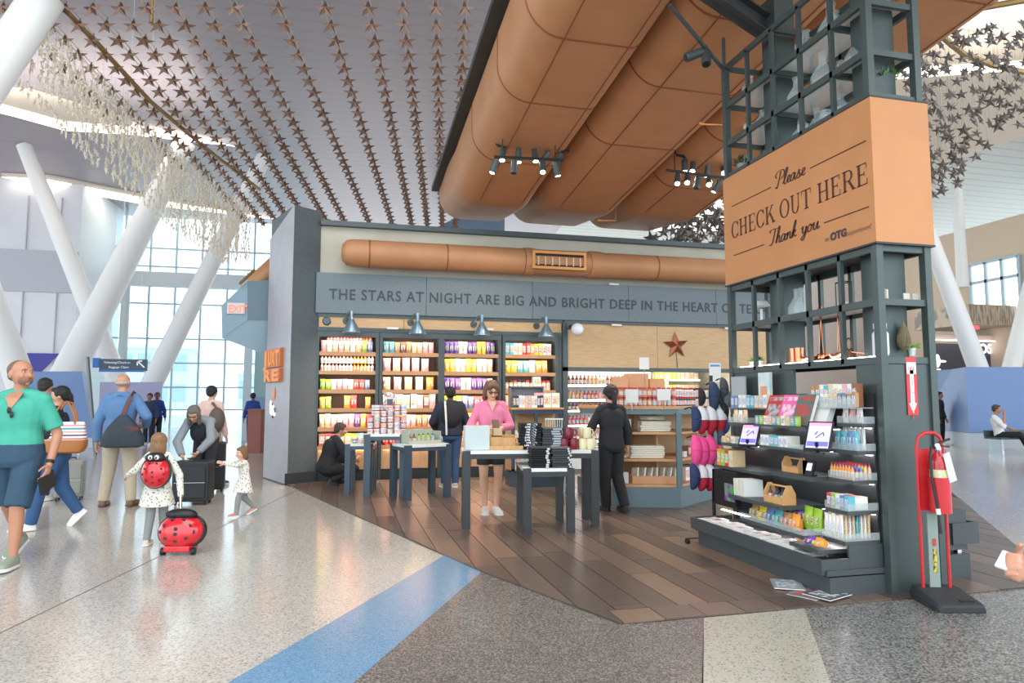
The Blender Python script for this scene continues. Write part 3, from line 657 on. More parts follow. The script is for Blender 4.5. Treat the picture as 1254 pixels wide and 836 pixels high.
# ================================================================== PRODUCT MESHES
LAB = [mat('label_%d' % i, c1, .45, kind='noise', scale=sc_, col2=c2) for i, (c1, c2, sc_) in enumerate([('#f4efe6', '#c9657a', 16), ('#f6f1e4', '#c58a4b', 14), ('#eef1f3', '#7b93b8', 18), ('#f5f0ea', '#7d5a46', 15), ('#f3efd8', '#79a04e', 16)])]
M_obj = mat('wrapper', '#ffffff', .38, objcol=True)
M_red = mat('cap_red', '#b8283a', .4); M_capb = mat('cap_black', '#26262a', .4); M_capw = mat('cap_white', '#efefec', .4)
def pouch(lab):
    k = MB(); rings = []
    for z, hw, t in ((0, .5, .2), (.04, .5, .34), (.3, .48, .42), (.62, .47, .34), (.86, .48, .12), (.93, .5, .02), (1, .5, .02)):
        rings.append([(hw*s_*(1 if abs(s_) > .9 else .98), -t*(1-s_*s_*.75)*sg, z) for sg, ss in ((1, (-1, -.5, 0, .5, 1)), (-1, (.98, .5, 0, -.5, -.98))) for s_ in ss])
    k.mi = 0; k.loft(rings)
    k.mi = 1; k.loft([[(-.34, -.365, .28), (.34, -.365, .28), (.34, -.34, .28), (-.34, -.34, .28)], [(-.34, -.30, .66), (.34, -.30, .66), (.34, -.2, .66), (-.34, -.2, .66)]])
    return k.mesh('snack_pouch', [M_obj, lab], 50)
def carton(lab):
    k = MB(); k.mi = 0; k.box(-.5, .5, -.5, .5, 0, 1); k.mi = 1; k.box(-.4, .4, -.52, -.49, .22, .8); k.mi = 0; k.box(-.5, -.02, -.5, .5, 1, 1.008); k.box(.02, .5, -.5, .5, 1, 1.008)
    return k.mesh('carton', [M_obj, lab])
def bottle(lab, cap):
    k = MB(); k.mi = 0; k.lathe([(0, 0), (.45, 0), (.5, .04), (.5, .6), (.44, .68), (.2, .78), (.17, .9)], n=12); k.mi = 1; k.lathe([(.505, .15), (.51, .16), (.51, .52), (.505, .53)], n=12); k.mi = 2; k.lathe([(.2, .88), (.2, 1), (0, 1)], n=10)
    return k.mesh('bottle', [M_obj, lab, cap], 40)
def jar(lab, cap):
    k = MB(); k.mi = 0; k.lathe([(0, 0), (.45, 0), (.5, .05), (.5, .7), (.42, .8)], n=12); k.mi = 1; k.lathe([(.505, .14), (.51, .15), (.51, .6), (.505, .61)], n=12); k.mi = 2; k.lathe([(.46, .8), (.48, .82), (.48, 1), (0, 1)], n=12)
    return k.mesh('jar', [M_obj, lab, cap], 40)
def tub(lab, cap):
    k = MB(); k.mi = 0; k.lathe([(0, 0), (.4, 0), (.48, .8), (.48, .82)], n=14); k.mi = 1; k.lathe([(.42, .22), (.43, .22), (.475, .62), (.465, .63)], n=14); k.mi = 2; k.lathe([(.47, .82), (.51, .84), (.51, .93), (0, .95)], n=14)
    return k.mesh('tub', [M_obj, lab, cap], 40)
MESH = {'pouch': [pouch(l_) for l_ in LAB], 'carton': [carton(l_) for l_ in LAB], 'bottle': [bottle(l_, M_red) for l_ in LAB] + [bottle(l_, M_capb) for l_ in LAB],
        'jar': [jar(l_, M_red) for l_ in LAB] + [jar(l_, M_capb) for l_ in LAB], 'tub': [tub(l_, M_red) for l_ in LAB] + [tub(l_, M_capw) for l_ in LAB]}
CN = {'#f0ebe2': 'white', '#e8b0b4': 'pink', '#d8454a': 'red', '#f09a3a': 'orange', '#f2cf3e': 'yellow', '#9cc83c': 'green', '#6b4a9c': 'purple', '#6d88b8': 'blue', '#8b5a3e': 'brown', '#e7c9a0': 'cream', '#3b3f48': 'black', '#5fb6c4': 'teal', '#b98a5c': 'tan', '#8a1f2c': 'dark red'}
NC = {v: k_ for k_, v in CN.items()}
CAT = {'pouch': ('snack_pouch', 'pouch'), 'carton': ('carton', 'box'), 'bottle': ('bottle', 'bottle'), 'jar': ('jar', 'jar'), 'tub': ('tub', 'tub')}
rp = random.Random(11)
def put(kind, col, loc, w_, d_, h_, label, group, rz=0, var=None, parent=None):
    ms = MESH[kind]; me = ms[rp.randrange(len(ms)) if var is None else var % len(ms)]
    o = inst(me, CAT[kind][0], loc, rz=rz + rp.uniform(-.05, .05), sc=(w_, d_, h_*rp.uniform(.96, 1.03)), col=NC.get(col, col)); tag(o, label, CAT[kind][1], group); return o
def row(x0, x1, y, z, kind, cols, w_, d_, h_, gap, where, group, var=None, tiers=1):
    x = x0 + w_/2; i = 0
    while x + w_/2 <= x1 + .01:
        c = cols[min(len(cols)-1, int(i*len(cols)/max(1, round((x1-x0)/(w_+gap)))))]
        if c:
            for t_ in range(tiers):
                tier = '' if tiers == 1 else (', lower tier' if t_ == 0 else ', upper tier')
                put(kind, c, (x, y, z + t_*h_*1.02), w_*.97, d_, h_, '%s %s, %s from left, %s%s' % (c, CAT[kind][0].replace('_', ' '), ORD[i], where, tier), group, var=var)
        x += w_ + gap; i += 1
# ================================================================== SHELVING
BX = [(-.40, .60), (.72, 1.75), (1.86, 2.90), (3.03, 4.04)]
SHZ = [2.31, 1.97, 1.63, 1.29, .95, .62]
M_shd = mat('shelf_back', '#4a3a33', .7); M_base = mat('base_oak', '#cfa67c', .5, var=.1, scale=4, stretch=(10, 10, 1))
BN = ['leftmost bay', 'second bay', 'third bay', 'fourth bay']
for bi, (x0, x1) in enumerate(BX):
    t = thing('shelving_bay', 'tall lit snack shelving bay with oak shelves, %s from the left' % ORD[bi], 'shelving', (x0, FY, 0), group='snack shelving bays')
    w_ = x1-x0
    k = MB(); k.box(0, w_, .45, .48, 0, 2.7); k.build('back_panel', M_shd, t)
    for xa_ in (-.055, w_+.0): k = MB(); k.box(xa_, xa_+.055, -.03, .48, 0, 2.72); k.build('side_post', M_charcoal, t)
    k = MB(); k.box(0, w_, 0, .45, 2.66, 2.7); k.build('top', M_charcoal, t)
    for z in SHZ:
        k = MB(); k.box(.002, w_-.002, .0, .45, z-.05, z); sh = k.build('shelf', M_oakx, t)
        k = MB(); k.box(.002, w_-.002, -.012, -.001, z-.07, z); k.build('shelf_lip', M_oakx, sh)
        k = MB(); k.box(.04, w_-.04, .01, .04, z-.062, z-.051); k.build('led_strip', M_led, sh)
    k = MB(); k.box(0, w_, -.035, -.02, 2.58, 2.68); k.build('header_lip', M_charcoal, t)
    k = MB(); k.box(.04, w_-.04, .01, .04, 2.64, 2.655); k.build('led_strip', M_led, t)
    for j in range(2): k = MB(); k.box(.005+j*w_/2, w_/2*(j+1)-.005, .02, .1, .2, .56); k.build('cabinet_door', M_base, t)
    k = MB(); k.box(0, w_, .04, .45, 0, .19); k.build('kick_plate', M_dark, t)
k = MB(); k.box(4.1, 4.17, FY-.03, FY+.48, 0, 2.72); k.box(-.44, -.4, FY, FY+.48, 0, 2.72); struct('trim_12', k, M_charcoal)
y = FY+.14
def SH(b, s_, kind, cols, w_, h_, gap=.004, d_=.16, a=0, b_=1, tiers=1, var=None, up=0, dy=0):
    seg = '' if (a == 0 and b_ == 1) or up else ', left group' if a == 0 else ', middle group' if b_ < .9 else ', right group'
    x0, x1 = BX[b]; L_ = x1-x0-.04
    row(x0+.02+L_*a, x0+.02+L_*b_, y+dy, SHZ[s_]+up, kind, cols, w_, d_, h_*(1 if tiers > 1 or up else 1.25), gap, '%s shelf of %s%s' % (ORD[s_], BN[b], ' on the riser' if up else seg), 'goods on the %s' % BN[b], var=var, tiers=tiers)
# bay 1
SH(0, 0, 'pouch', ['pink', 'white', 'cream', 'pink', 'cream', 'white', 'cream', 'green', 'blue'], .1, .17)
k = MB(); k.box(BX[0][0]+.1, BX[0][1]-.04, FY+.27, FY+.44, SHZ[0], SHZ[0]+.16); tag(k.build('shelf_riser', M_shd), 'dark riser step at the back of the top shelf in the leftmost bay', 'riser')
SH(0, 0, 'jar', ['white', 'pink', 'white', 'orange'], .055, .15, d_=.055, up=.162, dy=.2, a=.1, b_=.95, var=0)
SH(0, 1, 'bottle', ['white', 'pink', 'white', 'white', 'orange', 'yellow', 'white'], .06, .135, d_=.06, tiers=2, var=0)
SH(0, 2, 'pouch', ['green', 'white', 'pink', 'white', 'red', 'blue', 'pink'], .095, .15)
SH(0, 3, 'pouch', ['yellow', 'green', 'yellow'], .1, .17, b_=.3); SH(0, 3, 'pouch', ['orange', 'red', 'orange'], .11, .19, a=.45, b_=.72); SH(0, 3, 'pouch', ['orange', 'red'], .1, .17, a=.84, b_=1.02)
SH(0, 4, 'pouch', ['cream', 'pink', 'white', 'pink', 'purple', 'yellow', 'red'], .1, .19)
SH(0, 5, 'carton', ['brown', 'red', 'red', 'brown', 'yellow', 'green', 'blue', 'white'], .11, .17)
# bay 2
SH(1, 0, 'pouch', ['teal', 'tan', 'brown', 'tan', 'cream', 'pink', 'pink', 'pink'], .1, .17)
SH(1, 1, 'pouch', ['pink', 'cream', 'pink', 'pink', 'pink', 'pink'], .14, .2, .036, var=0)
SH(1, 2, 'pouch', ['cream', 'pink', 'cream', 'white', 'orange'], .14, .19, .06, var=1)
SH(1, 3, 'carton', ['white', 'pink', 'white'], .12, .2, b_=.5); SH(1, 3, 'carton', ['white', 'pink', 'brown', 'pink'], .11, .2, a=.52)
SH(1, 4, 'pouch', ['pink', 'orange', 'pink', 'tan', 'pink'], .1, .17)
SH(1, 5, 'pouch', ['red', 'pink', 'tan', 'white', 'pink'], .12, .16)
# bay 3
SH(2, 0, 'pouch', ['purple', 'white', 'purple', 'yellow', 'purple'], .085, .19, var=4)
SH(2, 1, 'pouch', ['yellow', 'white', 'yellow', 'white', 'cream'], .1, .2, var=3)
SH(2, 2, 'pouch', ['purple', 'white', 'purple', 'white'], .1, .18, var=0)
SH(2, 3, 'pouch', ['green', 'blue', 'red', 'teal'], .11, .18)
SH(2, 4, 'pouch', ['green', 'blue', 'orange', 'pink', 'red', 'white'], .11, .2)
SH(2, 5, 'carton', ['tan', 'orange', 'cream', 'yellow'], .12, .18)
# bay 4
SH(3, 0, 'carton', ['teal', 'white', 'red', 'orange', 'yellow', 'white', 'white'], .08, .18)
SH(3, 1, 'pouch', ['yellow', 'teal', 'white', 'orange', 'red'], .12, .19)
SH(3, 2, 'jar', ['tan', 'pink', 'tan', 'cream'], .08, .15, d_=.08)
SH(3, 3, 'carton', ['orange', 'red', 'purple', 'orange'], .11, .19)
SH(3, 4, 'carton', ['yellow', 'tan', 'cream', 'orange', 'yellow'], .12, .2)
SH(3, 5, 'carton', ['brown', 'yellow', 'tan'], .12, .18)
# ================================================================== COOLER AND BACK SHELVES BEHIND THE COUNTER
M_cool = mat('cooler_white', '#f2f2ee', .4)
cx0, cx1, cy = at(690, 470, Y=13.6).x, at(765, 470, Y=13.6).x, 13.6
t = thing('drinks_cooler', 'white lit open cooler full of bottles under the oak header', 'cooler', (cx0, cy, 0)); W_ = cx1-cx0+.6
k = MB(); k.box(0, W_, .4, .45, 0, 2.5); k.build('back_panel', M_cool, t)
k = MB(); k.box(-.05, 0, -.02, .45, 0, 2.5); k.build('side_panel', M_cool, t); k = MB(); k.box(W_, W_+.05, -.02, .45, 0, 2.5); k.build('side_panel', M_cool, t)
CZS = [at(720, y_, Y=cy).z for y_ in (471, 489, 502, 520, 540)]
for z in CZS:
    k = MB(); k.box(0, W_, 0, .4, z-.04, z); sh = k.build('shelf', M_cool, t)
    k = MB(); k.box(.03, W_-.03, -.01, 0, z-.035, z-.005); k.build('led_strip', M_ledc, sh)
k = MB(); k.box(0, W_, .05, .4, 0, .3); k.build('base', M_cool, t)
k = MB(); k.box(.03, W_-.03, .03, .06, 2.42, 2.46); k.build('led_strip', M_ledc, t)
CC = [['black', 'dark red', 'orange', 'white', 'dark red', 'brown', 'green', 'yellow'], ['orange', 'red', 'pink', 'white', 'orange'], ['black', 'orange', 'red', 'white', 'black', 'teal'], ['red', 'white', 'orange', 'orange'], ['red', 'pink', 'white']]
for i, z in enumerate(CZS): row(cx0+.03, cx0+W_-.03, cy+.1, z, 'bottle', CC[i], .075, .075, (.2, .19, .16, .2, .2)[i], .012, '%s cooler shelf from top' % ORD[i], 'bottles in the cooler')
t = thing('back_rack', 'white rack of yellow-lit goods far behind the jar island', 'shelving', (6.2, 15.6, 0))
k = MB(); k.box(0, 2.6, .35, .4, 0, 2.4); k.build('back_panel', M_cool, t)
for z in (1.35, 1.65, 1.95): k = MB(); k.box(0, 2.6, 0, .35, z-.03, z); sh = k.build('shelf', M_cool, t); k = MB(); k.box(.03, 2.57, -.01, 0, z-.03, z); k.build('led_strip', mat('yellow_led', (1, .8, .45, 1), emit=6), sh)
for i, z in enumerate((1.35, 1.65, 1.95)): row(6.25, 8.75, 15.72, z, 'carton' if i else 'jar', ['yellow', 'orange', 'yellow', 'cream'], .11, .12, .17, .01, '%s shelf up on the back rack' % ORD[i], 'goods on the back rack')
k = MB(); k.box(-.03, .03, 0, .03, 0, 2.05); tag(k.build('white_post', M_cool, loc=(at(817, 460, Y=14.5).x, 14.5, 0)), 'slim white post behind the cartons on the jar island', 'post')
# ================================================================== DISPLAY TABLES
M_tbl = mat('table_steel_blue', '#3f4f5c', .4, .2, var=.05, scale=6); M_tblb = mat('table_dark', '#34383a', .42, .2, var=.05, scale=6)
M_top = mat('table_white', '#e3e6e2', .35)
def table(x, y, w_, d_, h_, rz, label, m_, lw=.075):
    t = thing('display_table', label, 'table', (x, y, 0), rz=R(rz))
    for sx_ in (0, w_-lw):
        for sy_ in (0, d_-lw):
            k = MB(); k.box(sx_, sx_+lw, sy_, sy_+lw, .013, h_); k.build('leg', m_, t)
    k = MB(); k.box(lw, w_-lw, .005, lw*.9, h_-.085, h_-.03); k.build('apron', m_, t)
    k = MB(); k.box(lw, w_-lw, d_-lw*.9, d_-.005, h_-.085, h_-.03); k.build('apron', m_, t)
    for sx_ in (.005, w_-lw*.9): k = MB(); k.box(sx_, sx_+lw*.85, lw, d_-lw, h_-.085, h_-.03); k.build('apron', m_, t)
    k = MB(); k.box(lw, w_-lw, 0.0, d_, h_-.03, h_+.008); k.box(0, lw, lw, d_-lw, h_-.03, h_+.008); k.box(w_-lw, w_, lw, d_-lw, h_-.03, h_+.008); k.build('tabletop', M_top, t)
    return t
table(1.33, 7.62, 1.55, .62, .87, -9, 'tall dark display table in front, holding the shirts and mugs', M_tblb, .09)
table(1.93, 7.22, .56, .85, .70, -9, 'low dark display table nested in front of the tall one with folded shirts', M_tblb, .085)
table(.34, 10.45, .62, .7, .93, -9, 'tall blue-grey table stacked with printed tubs', M_tbl, .095)
table(.07, 10.8, .42, .6, .77, -9, 'low blue-grey table at the left end of the tub table', M_tbl, .08)
table(.92, 9.93, .72, .62, .79, 18, 'low blue-grey table with a corner to the front, right of the tub table', M_tbl, .09)
def onT(x, y, rz, u, v, z):
    c, s = math.cos(R(rz)), math.sin(R(rz)); return (x+u*c-v*s, y+u*s+v*c, z)
T1 = lambda u, v: onT(1.33, 7.62, -9, u, v, .88)
T2 = lambda u, v: onT(1.93, 7.22, -9, u, v, .71)
T3 = lambda u, v: onT(.34, 10.45, -9, u, v, .94)
T5 = lambda u, v: onT(.92, 9.93, 18, u, v, .8)
T4 = lambda u, v: onT(.07, 10.8, -9, u, v, .78)
# printed tubs in tiers
g = 'printed tubs on the tall blue-grey table'
for tier in range(5):
    for i in range(6):
        if tier == 4 and i in (0, 2): continue
        if tier >= 3 and i == 0: continue
        put('tub', ['white', 'white', 'pink', 'cream'][(i+tier) % 4], Vector(T3(.075+i*.1, .12, )) + Vector((0, 0, tier*.088)), .094, .094, .086, 'printed %s tub, %s from left in the %s tier up' % (['white', 'white', 'pink', 'cream'][(i+tier) % 4], ORD[i], ORD[tier]), g, var=[0, 2, 0, 5, 7][(i*2+tier) % 5])
    for i in range(5):
        if tier < 5: put('tub', 'white', Vector(T3(.12+i*.1, .23)) + Vector((0, 0, tier*.088)), .094, .094, .086, 'rear row tub, %s from left in the %s tier up' % (ORD[i], ORD[tier]), g, var=2)
tt = thing('popcorn_tin', 'pale patterned canister with a dark square label rising behind the tubs', 'canister', T3(.33, .42)); k = MB(); k.lathe([(0, 0), (.085, 0), (.085, .6), (.075, .62), (0, .62)], n=20); k.build('body', LAB[3], tt, smooth=True); k = MB(); k.box(-.045, .045, -.09, -.084, .4, .52); k.build('label', mat('slate_label', '#4a5660', .4), tt)
for i in range(3): put('tub', ['blue', 'pink', 'white'][i], T4(.12+i*.1, .2), .09, .09, .06, 'small open %s tub on the low left table' % ['blue', 'pink', 'white'][i], 'small tubs on the low table')
# crate of soaps on the low right table
tt = thing('white_crate', 'open green-grey crate holding bottles on the low right table', 'crate', T5(.36, .3), rz=R(18)); Mc = mat('crate_sage', '#aab0a0', .5)
for b_ in ((-.26, .26, -.16, -.15, 0, .05), (-.26, .26, .15, .16, 0, .2), (-.26, -.25, -.15, .15, 0, .18), (.25, .26, -.15, .15, 0, .18), (-.25, .25, -.15, .15, 0, .01)): k = MB(); k.box(*b_); k.build('board', Mc, tt)
k = MB(); k.tube([(.27, -.05, .12), (.31, -.05, .1), (.33, -.05, .02), (.31, -.05, -.02)], .012, 8); k.build('tap', M_chrome, tt, smooth=True)
for i in range(6): put('bottle', ['brown', 'brown', 'green', 'green', 'green', 'teal'][i], Vector(T5(.36+(-.2+i*.075), .27)) + Vector((0, 0, .012)), .06, .06, .13, '%s bottle in the open crate, %s from left' % (['brown', 'brown', 'green', 'green', 'green', 'teal'][i], ORD[i]), 'bottles in the crate', var=5+i % 5)
for i in range(4): put('pouch', ['pink', 'orange', 'white', 'pink'][i], T5(.12+i*.15, .52), .14, .08, .2, '%s snack bag behind the crate, %s from left' % (['pink', 'orange', 'white', 'pink'][i], ORD[i]), 'snack bags behind the crate')
# tall front table: white sign box, wooden crates, shirts, ring stand, mugs
k = MB(); k.box(-.14, .14, -.1, .1, 0, .27); tag(k.build('white_box', mat('box_white', '#c3cfce', .4), bevel=.004, loc=T1(.16, .17), rot=(0, 0, R(-4))), 'plain white cube box at the left end of the tall front table', 'box')
M_pine = mat('crate_wood', '#c59a63', .55, var=.12, scale=5, stretch=(8, 1, 1))
tt = thing('wooden_tray', 'low wooden tray with a pine box standing in it', 'tray', T1(.5, .2), rz=R(-9))
k = MB(); k.box(-.19, .19, -.12, .12, 0, .012); k.build('base_board', M_pine, tt)
for b_ in ((-.19, .19, -.12, -.11, .012, .045), (-.19, .19, .11, .12, .012, .045), (-.19, -.18, -.11, .11, .012, .045), (.18, .19, -.11, .11, .012, .045)): k = MB(); k.box(*b_); k.build('rim', M_pine, tt)
tt = thing('wooden_box', 'pine box with divided front standing in the wooden tray', 'box', Vector(T1(.46, .2))+Vector((0, 0, .013)), rz=R(-9))
for x_ in (-.14, .0, .14): k = MB(); k.box(x_-.005, x_+.005, -.08, .08, 0, .14); k.build('divider', M_pine, tt)
k = MB(); k.box(-.135, -.005, -.085, -.075, 0, .13); k.box(.005, .135, -.085, -.075, 0, .12); k.build('front_board', M_pine, tt); k = MB(); k.box(-.145, .145, .08, .09, 0, .15); k.build('rear_board', M_pine, tt)
for i, (u, v, h_) in enumerate(((.4, .24, .08), (.62, .26, .05))): k = MB(); k.box(-.05, .05, -.05, .05, 0, h_); k.mi = 0; tag(k.build('soap_block', mat('soap_tan', '#cdb08a', .6), loc=Vector(T1(u, v))+Vector((0, 0, .155 if i == 0 else .014))), 'small tan carton %s' % ('on top of the pine box' if i == 0 else 'in the right end of the wooden tray'), 'box')
k = MB(); k.ell((0, 0, .03), (.09, .04, .025)); tag(k.build('sunglasses_pouch', mat('grey_pouch', '#6d6a68', .6), loc=Vector(T1(.66, .18))+Vector((0, 0, .09)), smooth=True), 'small dark grey pouch held above the wooden tray', 'pouch') if False else None
def shirt_stack(pos, n, w_, d_, col, label, grp, prt, th=.024, rz=-9):
    r_ = random.Random(len(label)+n)
    for i in range(n):
        p = Vector(pos) + Vector((r_.uniform(-.008, .008), r_.uniform(-.008, .008), i*th)); o_ = thing('folded_shirt', '%s, %s from the bottom' % (label, ORD[i]), 'shirt', p, rz=R(rz+r_.uniform(-3, 3)), group=grp)
        k = MB(); k.loft([[(-w_/2, -d_/2+.01, .002), (w_/2, -d_/2+.01, .002), (w_/2, d_/2, .002), (-w_/2, d_/2, .002)], [(-w_/2-.003, -d_/2, th*.5), (w_/2+.003, -d_/2, th*.5), (w_/2+.003, d_/2, th*.5), (-w_/2-.003, d_/2, th*.5)], [(-w_/2, -d_/2+.01, th*.98), (w_/2, -d_/2+.01, th*.98), (w_/2, d_/2, th*.98), (-w_/2, d_/2, th*.98)]]); k.build('cloth', col, o_)
        if prt:
            k = MB(); x_ = prt[0]+r_.uniform(-.012, .012); k.box(x_-prt[1]/2, x_+prt[1]/2, -d_/2-.006, -d_/2+.02, th*.12, th*.85); k.build('size_tag', prt[2], o_)
M_bk = mat('black_cotton', '#1d1f22', .8); M_gc = mat('grey_cotton', '#474b50', .8); M_wt = mat('white_tag', '#d7dad8', .5)
shirt_stack(T2(.19, .14), 9, .21, .28, M_bk, 'black folded shirt in the front left stack', 'black shirts in the front stack', (.07, .03, M_wt))
shirt_stack(T2(.42, .14), 9, .21, .28, M_gc, 'dark grey folded shirt in the front right stack', 'grey shirts in the front stack', (.085, .02, M_wt))
shirt_stack(T1(.78, .25), 10, .24, .28, M_bk, 'black folded shirt with white print in the rear left stack', 'black shirts in the rear stack', (.0, .12, mat('white_print', '#d7dbe0', .5, kind='noise', scale=60, col2='#2a2c30')), th=.03)
shirt_stack(T1(1.03, .25), 9, .22, .28, M_gc, 'grey folded shirt in the rear right stack', 'grey shirts in the rear stack', (.05, .1, mat('pale_print', '#a8b0b8', .5)), th=.027)
tt = thing('wire_basket', 'cream wire basket behind the grey shirts', 'basket', T1(1.1, .5), rz=R(-9))
for x_ in range(8): k = MB(); k.cone((-.1+x_*.028, -.06, 0), (-.1+x_*.028, -.06, .34), .004, n=5); k.build('wire', mat('cream_wire', '#e6e0cf', .4), tt)
k = MB(); k.box(-.11, .11, -.065, -.055, .33, .345); k.box(-.11, .11, -.065, -.055, 0, .01); k.build('rim', MATS['cream_wire'], tt)
# mugs
def mug(col, matn, pos, h_, label, grp):
    tt = thing('mug', label, 'mug', pos, group=grp, rz=R(rp.uniform(-30, 30))); m_ = mat(matn, col, .25)
    k = MB(); k.lathe([(0, 0), (.045, 0), (.05, .01), (.052, h_*.5), (.048, h_), (.044, h_), (.044, .02), (0, .02)], n=18); k.build('mug_body', m_, tt, smooth=True)
    k = MB(); k.tube([(.046, 0, h_*.8), (.08, 0, h_*.78), (.09, 0, h_*.5), (.075, 0, h_*.25), (.048, 0, h_*.2)], .008, 7); k.build('handle', m_, tt, smooth=True)
for i, (u, v, z_) in enumerate(((1.17, .12, 0), (1.28, .12, 0), (1.18, .24, 0), (1.29, .25, 0), (1.22, .12, .125), (1.25, .24, .125), (1.2, .36, 0))): mug('#7c1f30', 'mug_maroon', Vector(T1(u, v))+Vector((0, 0, z_)), .12, 'maroon mug in the cluster, %s' % ['front left', 'front right', 'middle left', 'middle right', 'upper front', 'upper middle', 'rear left'][i], 'maroon mugs')
for i, (u, v, z_) in enumerate(((1.39, .13, 0), (1.48, .1, 0), (1.4, .25, 0), (1.49, .23, 0), (1.44, .14, .125), (1.42, .27, .125))): mug('#e6dcb4', 'mug_cream', Vector(T1(u, v))+Vector((0, 0, z_)), .12, 'cream mug in the cluster, %s' % ['front left', 'front right', 'middle left', 'middle right', 'upper front', 'upper middle'][i], 'cream mugs')
tt = thing('chrome_rack', 'slim chrome folding rack behind the tall front table', 'rack', (3.15, 9.0, 0))
for dx in (0, .35):
    k = MB(); k.cone((dx, 0, .01), (dx-.22, .1, .95), .014, n=8); k.cone((dx-.22, 0, .01), (dx, .1, .95), .014, n=8); k.build('leg', M_chrome, tt, smooth=True)
for z_ in (.72, .78, .84, .9): k = MB(); k.box(-.25, .38, .0, .3, z_, z_+.008); k.build('wire_shelf', M_chrome, tt)
# ================================================================== SMALL SHELF STAND BEHIND THE CUSTOMER (books and boxes)
sx0, sx1 = at(627, 500, Y=11.0).x, at(689, 500, Y=11.0).x; zt = at(655, 499, Y=11.0).z; W_ = sx1-sx0
tt = thing('corner_stand', 'blue-grey waist-high stand of books and boxes beside the cooler', 'stand', (sx0, 11.0, 0))
k = MB(); k.box(-.02, W_+.02, -.02, .5, zt-.03, zt); k.build('top_board', M_oakx, tt)
k = MB(); k.box(0, W_, 0, .48, zt-.1, zt-.03); k.build('apron', M_tbl, tt)
for x_ in (0, W_*.45, W_-.05):
    k = MB(); k.box(x_, x_+.05, 0, .05, .25, zt-.1); k.build('post', M_tbl, tt)
for z_ in (.28, .62): k = MB(); k.box(0, W_, 0, .45, z_, z_+.03); k.build('shelf', M_oakx, tt)
k = MB(); k.box(0, W_, .45, .48, .25, zt-.1); k.build('back_panel', M_wood, tt)
k = MB(); k.prism([(0, .1), (.3, -.1), (W_, -.05), (W_, .48), (0, .48)], 0, .25); k.build('plinth', M_tbl, tt)
row(sx0+.05, sx1-.05, 11.1, .651, 'carton', ['white', 'yellow', 'cream', 'orange', 'purple', 'white'], .1, .1, .28, .006, 'upper shelf of the corner stand', 'boxes on the corner stand')
row(sx0+.05, sx1-.05, 11.12, .311, 'carton', ['white', 'cream', 'yellow', 'green', 'white'], .13, .12, .24, .006, 'lower shelf of the corner stand', 'boxes on the corner stand')
row(sx0+.03, sx1-.3, 11.12, zt+.001, 'carton', ['black', 'white', 'pink', 'white', 'black'], .05, .12, .2, .003, 'top of the corner stand', 'boxes on the corner stand')
row(sx1-.45, sx1+.0, 11.14, zt+.001, 'carton', ['pink', 'white', 'white'], .14, .1, .24, .004, 'right end of the corner stand top', 'boxes on the corner stand')
k = MB()
for b_ in ((0, .6, .12, .14, 0, .36), (0, .02, 0, .12, 0, .36), (.58, .6, 0, .12, 0, .36), (0, .6, 0, .14, .34, .36)): k.box(*b_)
tag(k.build('open_case', mat('case_grey', '#7d7f84', .5), loc=(sx0+.02, 11.22, zt)), 'open grey display case at the back of the corner stand top', 'case')
put('carton', 'white', (sx0+.5, 11.28, zt+.362), .13, .1, .16, 'white box with a green picture on top of the corner stand goods', 'boxes on the corner stand', var=4)
# ================================================================== JAR ISLAND
ix0, ix1 = at(757, 500, Y=8.9).x, at(836, 500, Y=8.55).x
I0 = (3.72, 8.95); I1 = (4.5, 8.42); I2 = (5.35, 9.3)
zt = at(800, 500, X=4.2).z; zt = 1.33
isl = thing('jar_island', 'blue-grey island with oak shelves carrying jars and folded shirts', 'island', (4.4, 9.3, 0)); OI = Vector((4.4, 9.3, 0))
poly = [(3.6, 8.72), (4.42, 8.45), (5.45, 9.25), (5.45, 10.1), (3.6, 10.1)]
M_isl = mat('island_blue_grey', '#66797f', .45, .15)
def ip(name, P, z0_, z1_, m_, grow=0): k = MB(); k.prism([((p[0]-OI.x)*(1+grow), (p[1]-OI.y)*(1+grow)) for p in P], z0_, z1_); return k.build(name, m_, isl)
ip('plinth', poly, 0.013, .28, M_isl, .04)
for z_ in (.28, .62, .98): ip('shelf', poly, z_, z_+.03, M_oakx)
ip('top_board', poly, 1.32, 1.36, M_oakx, .02); ip('top_rail', poly, 1.25, 1.32, M_isl, .0)
for p in poly[:4]: k = MB(); k.obox((p[0]-OI.x, p[1]-OI.y, .77), (.07, .07, 1.0), R(-15)); k.build('post', M_isl, isl)
k = MB(); k.box(-.5, .9, .25, .28, .31, 1.25); k.build('centre_panel', M_wood, isl); k = MB(); k.box(-.14, -.11, -.5, .25, .31, 1.25); k.build('divider', M_wood, isl)
def along(a, b_, u, off=0):
    a, b_ = Vector(a), Vector(b_); d = b_-a; n_ = Vector((-d.y, d.x)).normalized()*off; p = a+d*u+n_; return p, math.atan2(d.y, d.x)
for side, (a, b_, n, nm) in enumerate((((3.62, 8.74), (4.42, 8.48), 13, 'front side'), ((4.44, 8.5), (5.4, 9.24), 15, 'right side'))):
    for tier in range(2):
        for i in range(n):
            p, an = along(a, b_, (i+.5)/n, .07)
            front = (side == 1)
            c = ('white' if tier else 'black') if front and i < 9 else 'cream' if front else 'tan'
            put('jar', c, (p.x, p.y, 1.361+tier*.13), .06, .06, .125, '%s jar in the %s of the jar island, %s from left, %s tier' % (c, nm, ORD[i], ('lower', 'upper')[tier]), 'jars on the island', rz=an, var=[0, 1, 2][i % 3] + (5 if c == 'cream' and side else 0))
    for i in range(n-2):
        p, an = along(a, b_, (i+1)/n, .16)
        put('jar', 'tan', (p.x, p.y, 1.361), .06, .06, .125, 'second row jar in the %s, %s from left' % (nm, ORD[i]), 'jars on the island', rz=an, var=1)
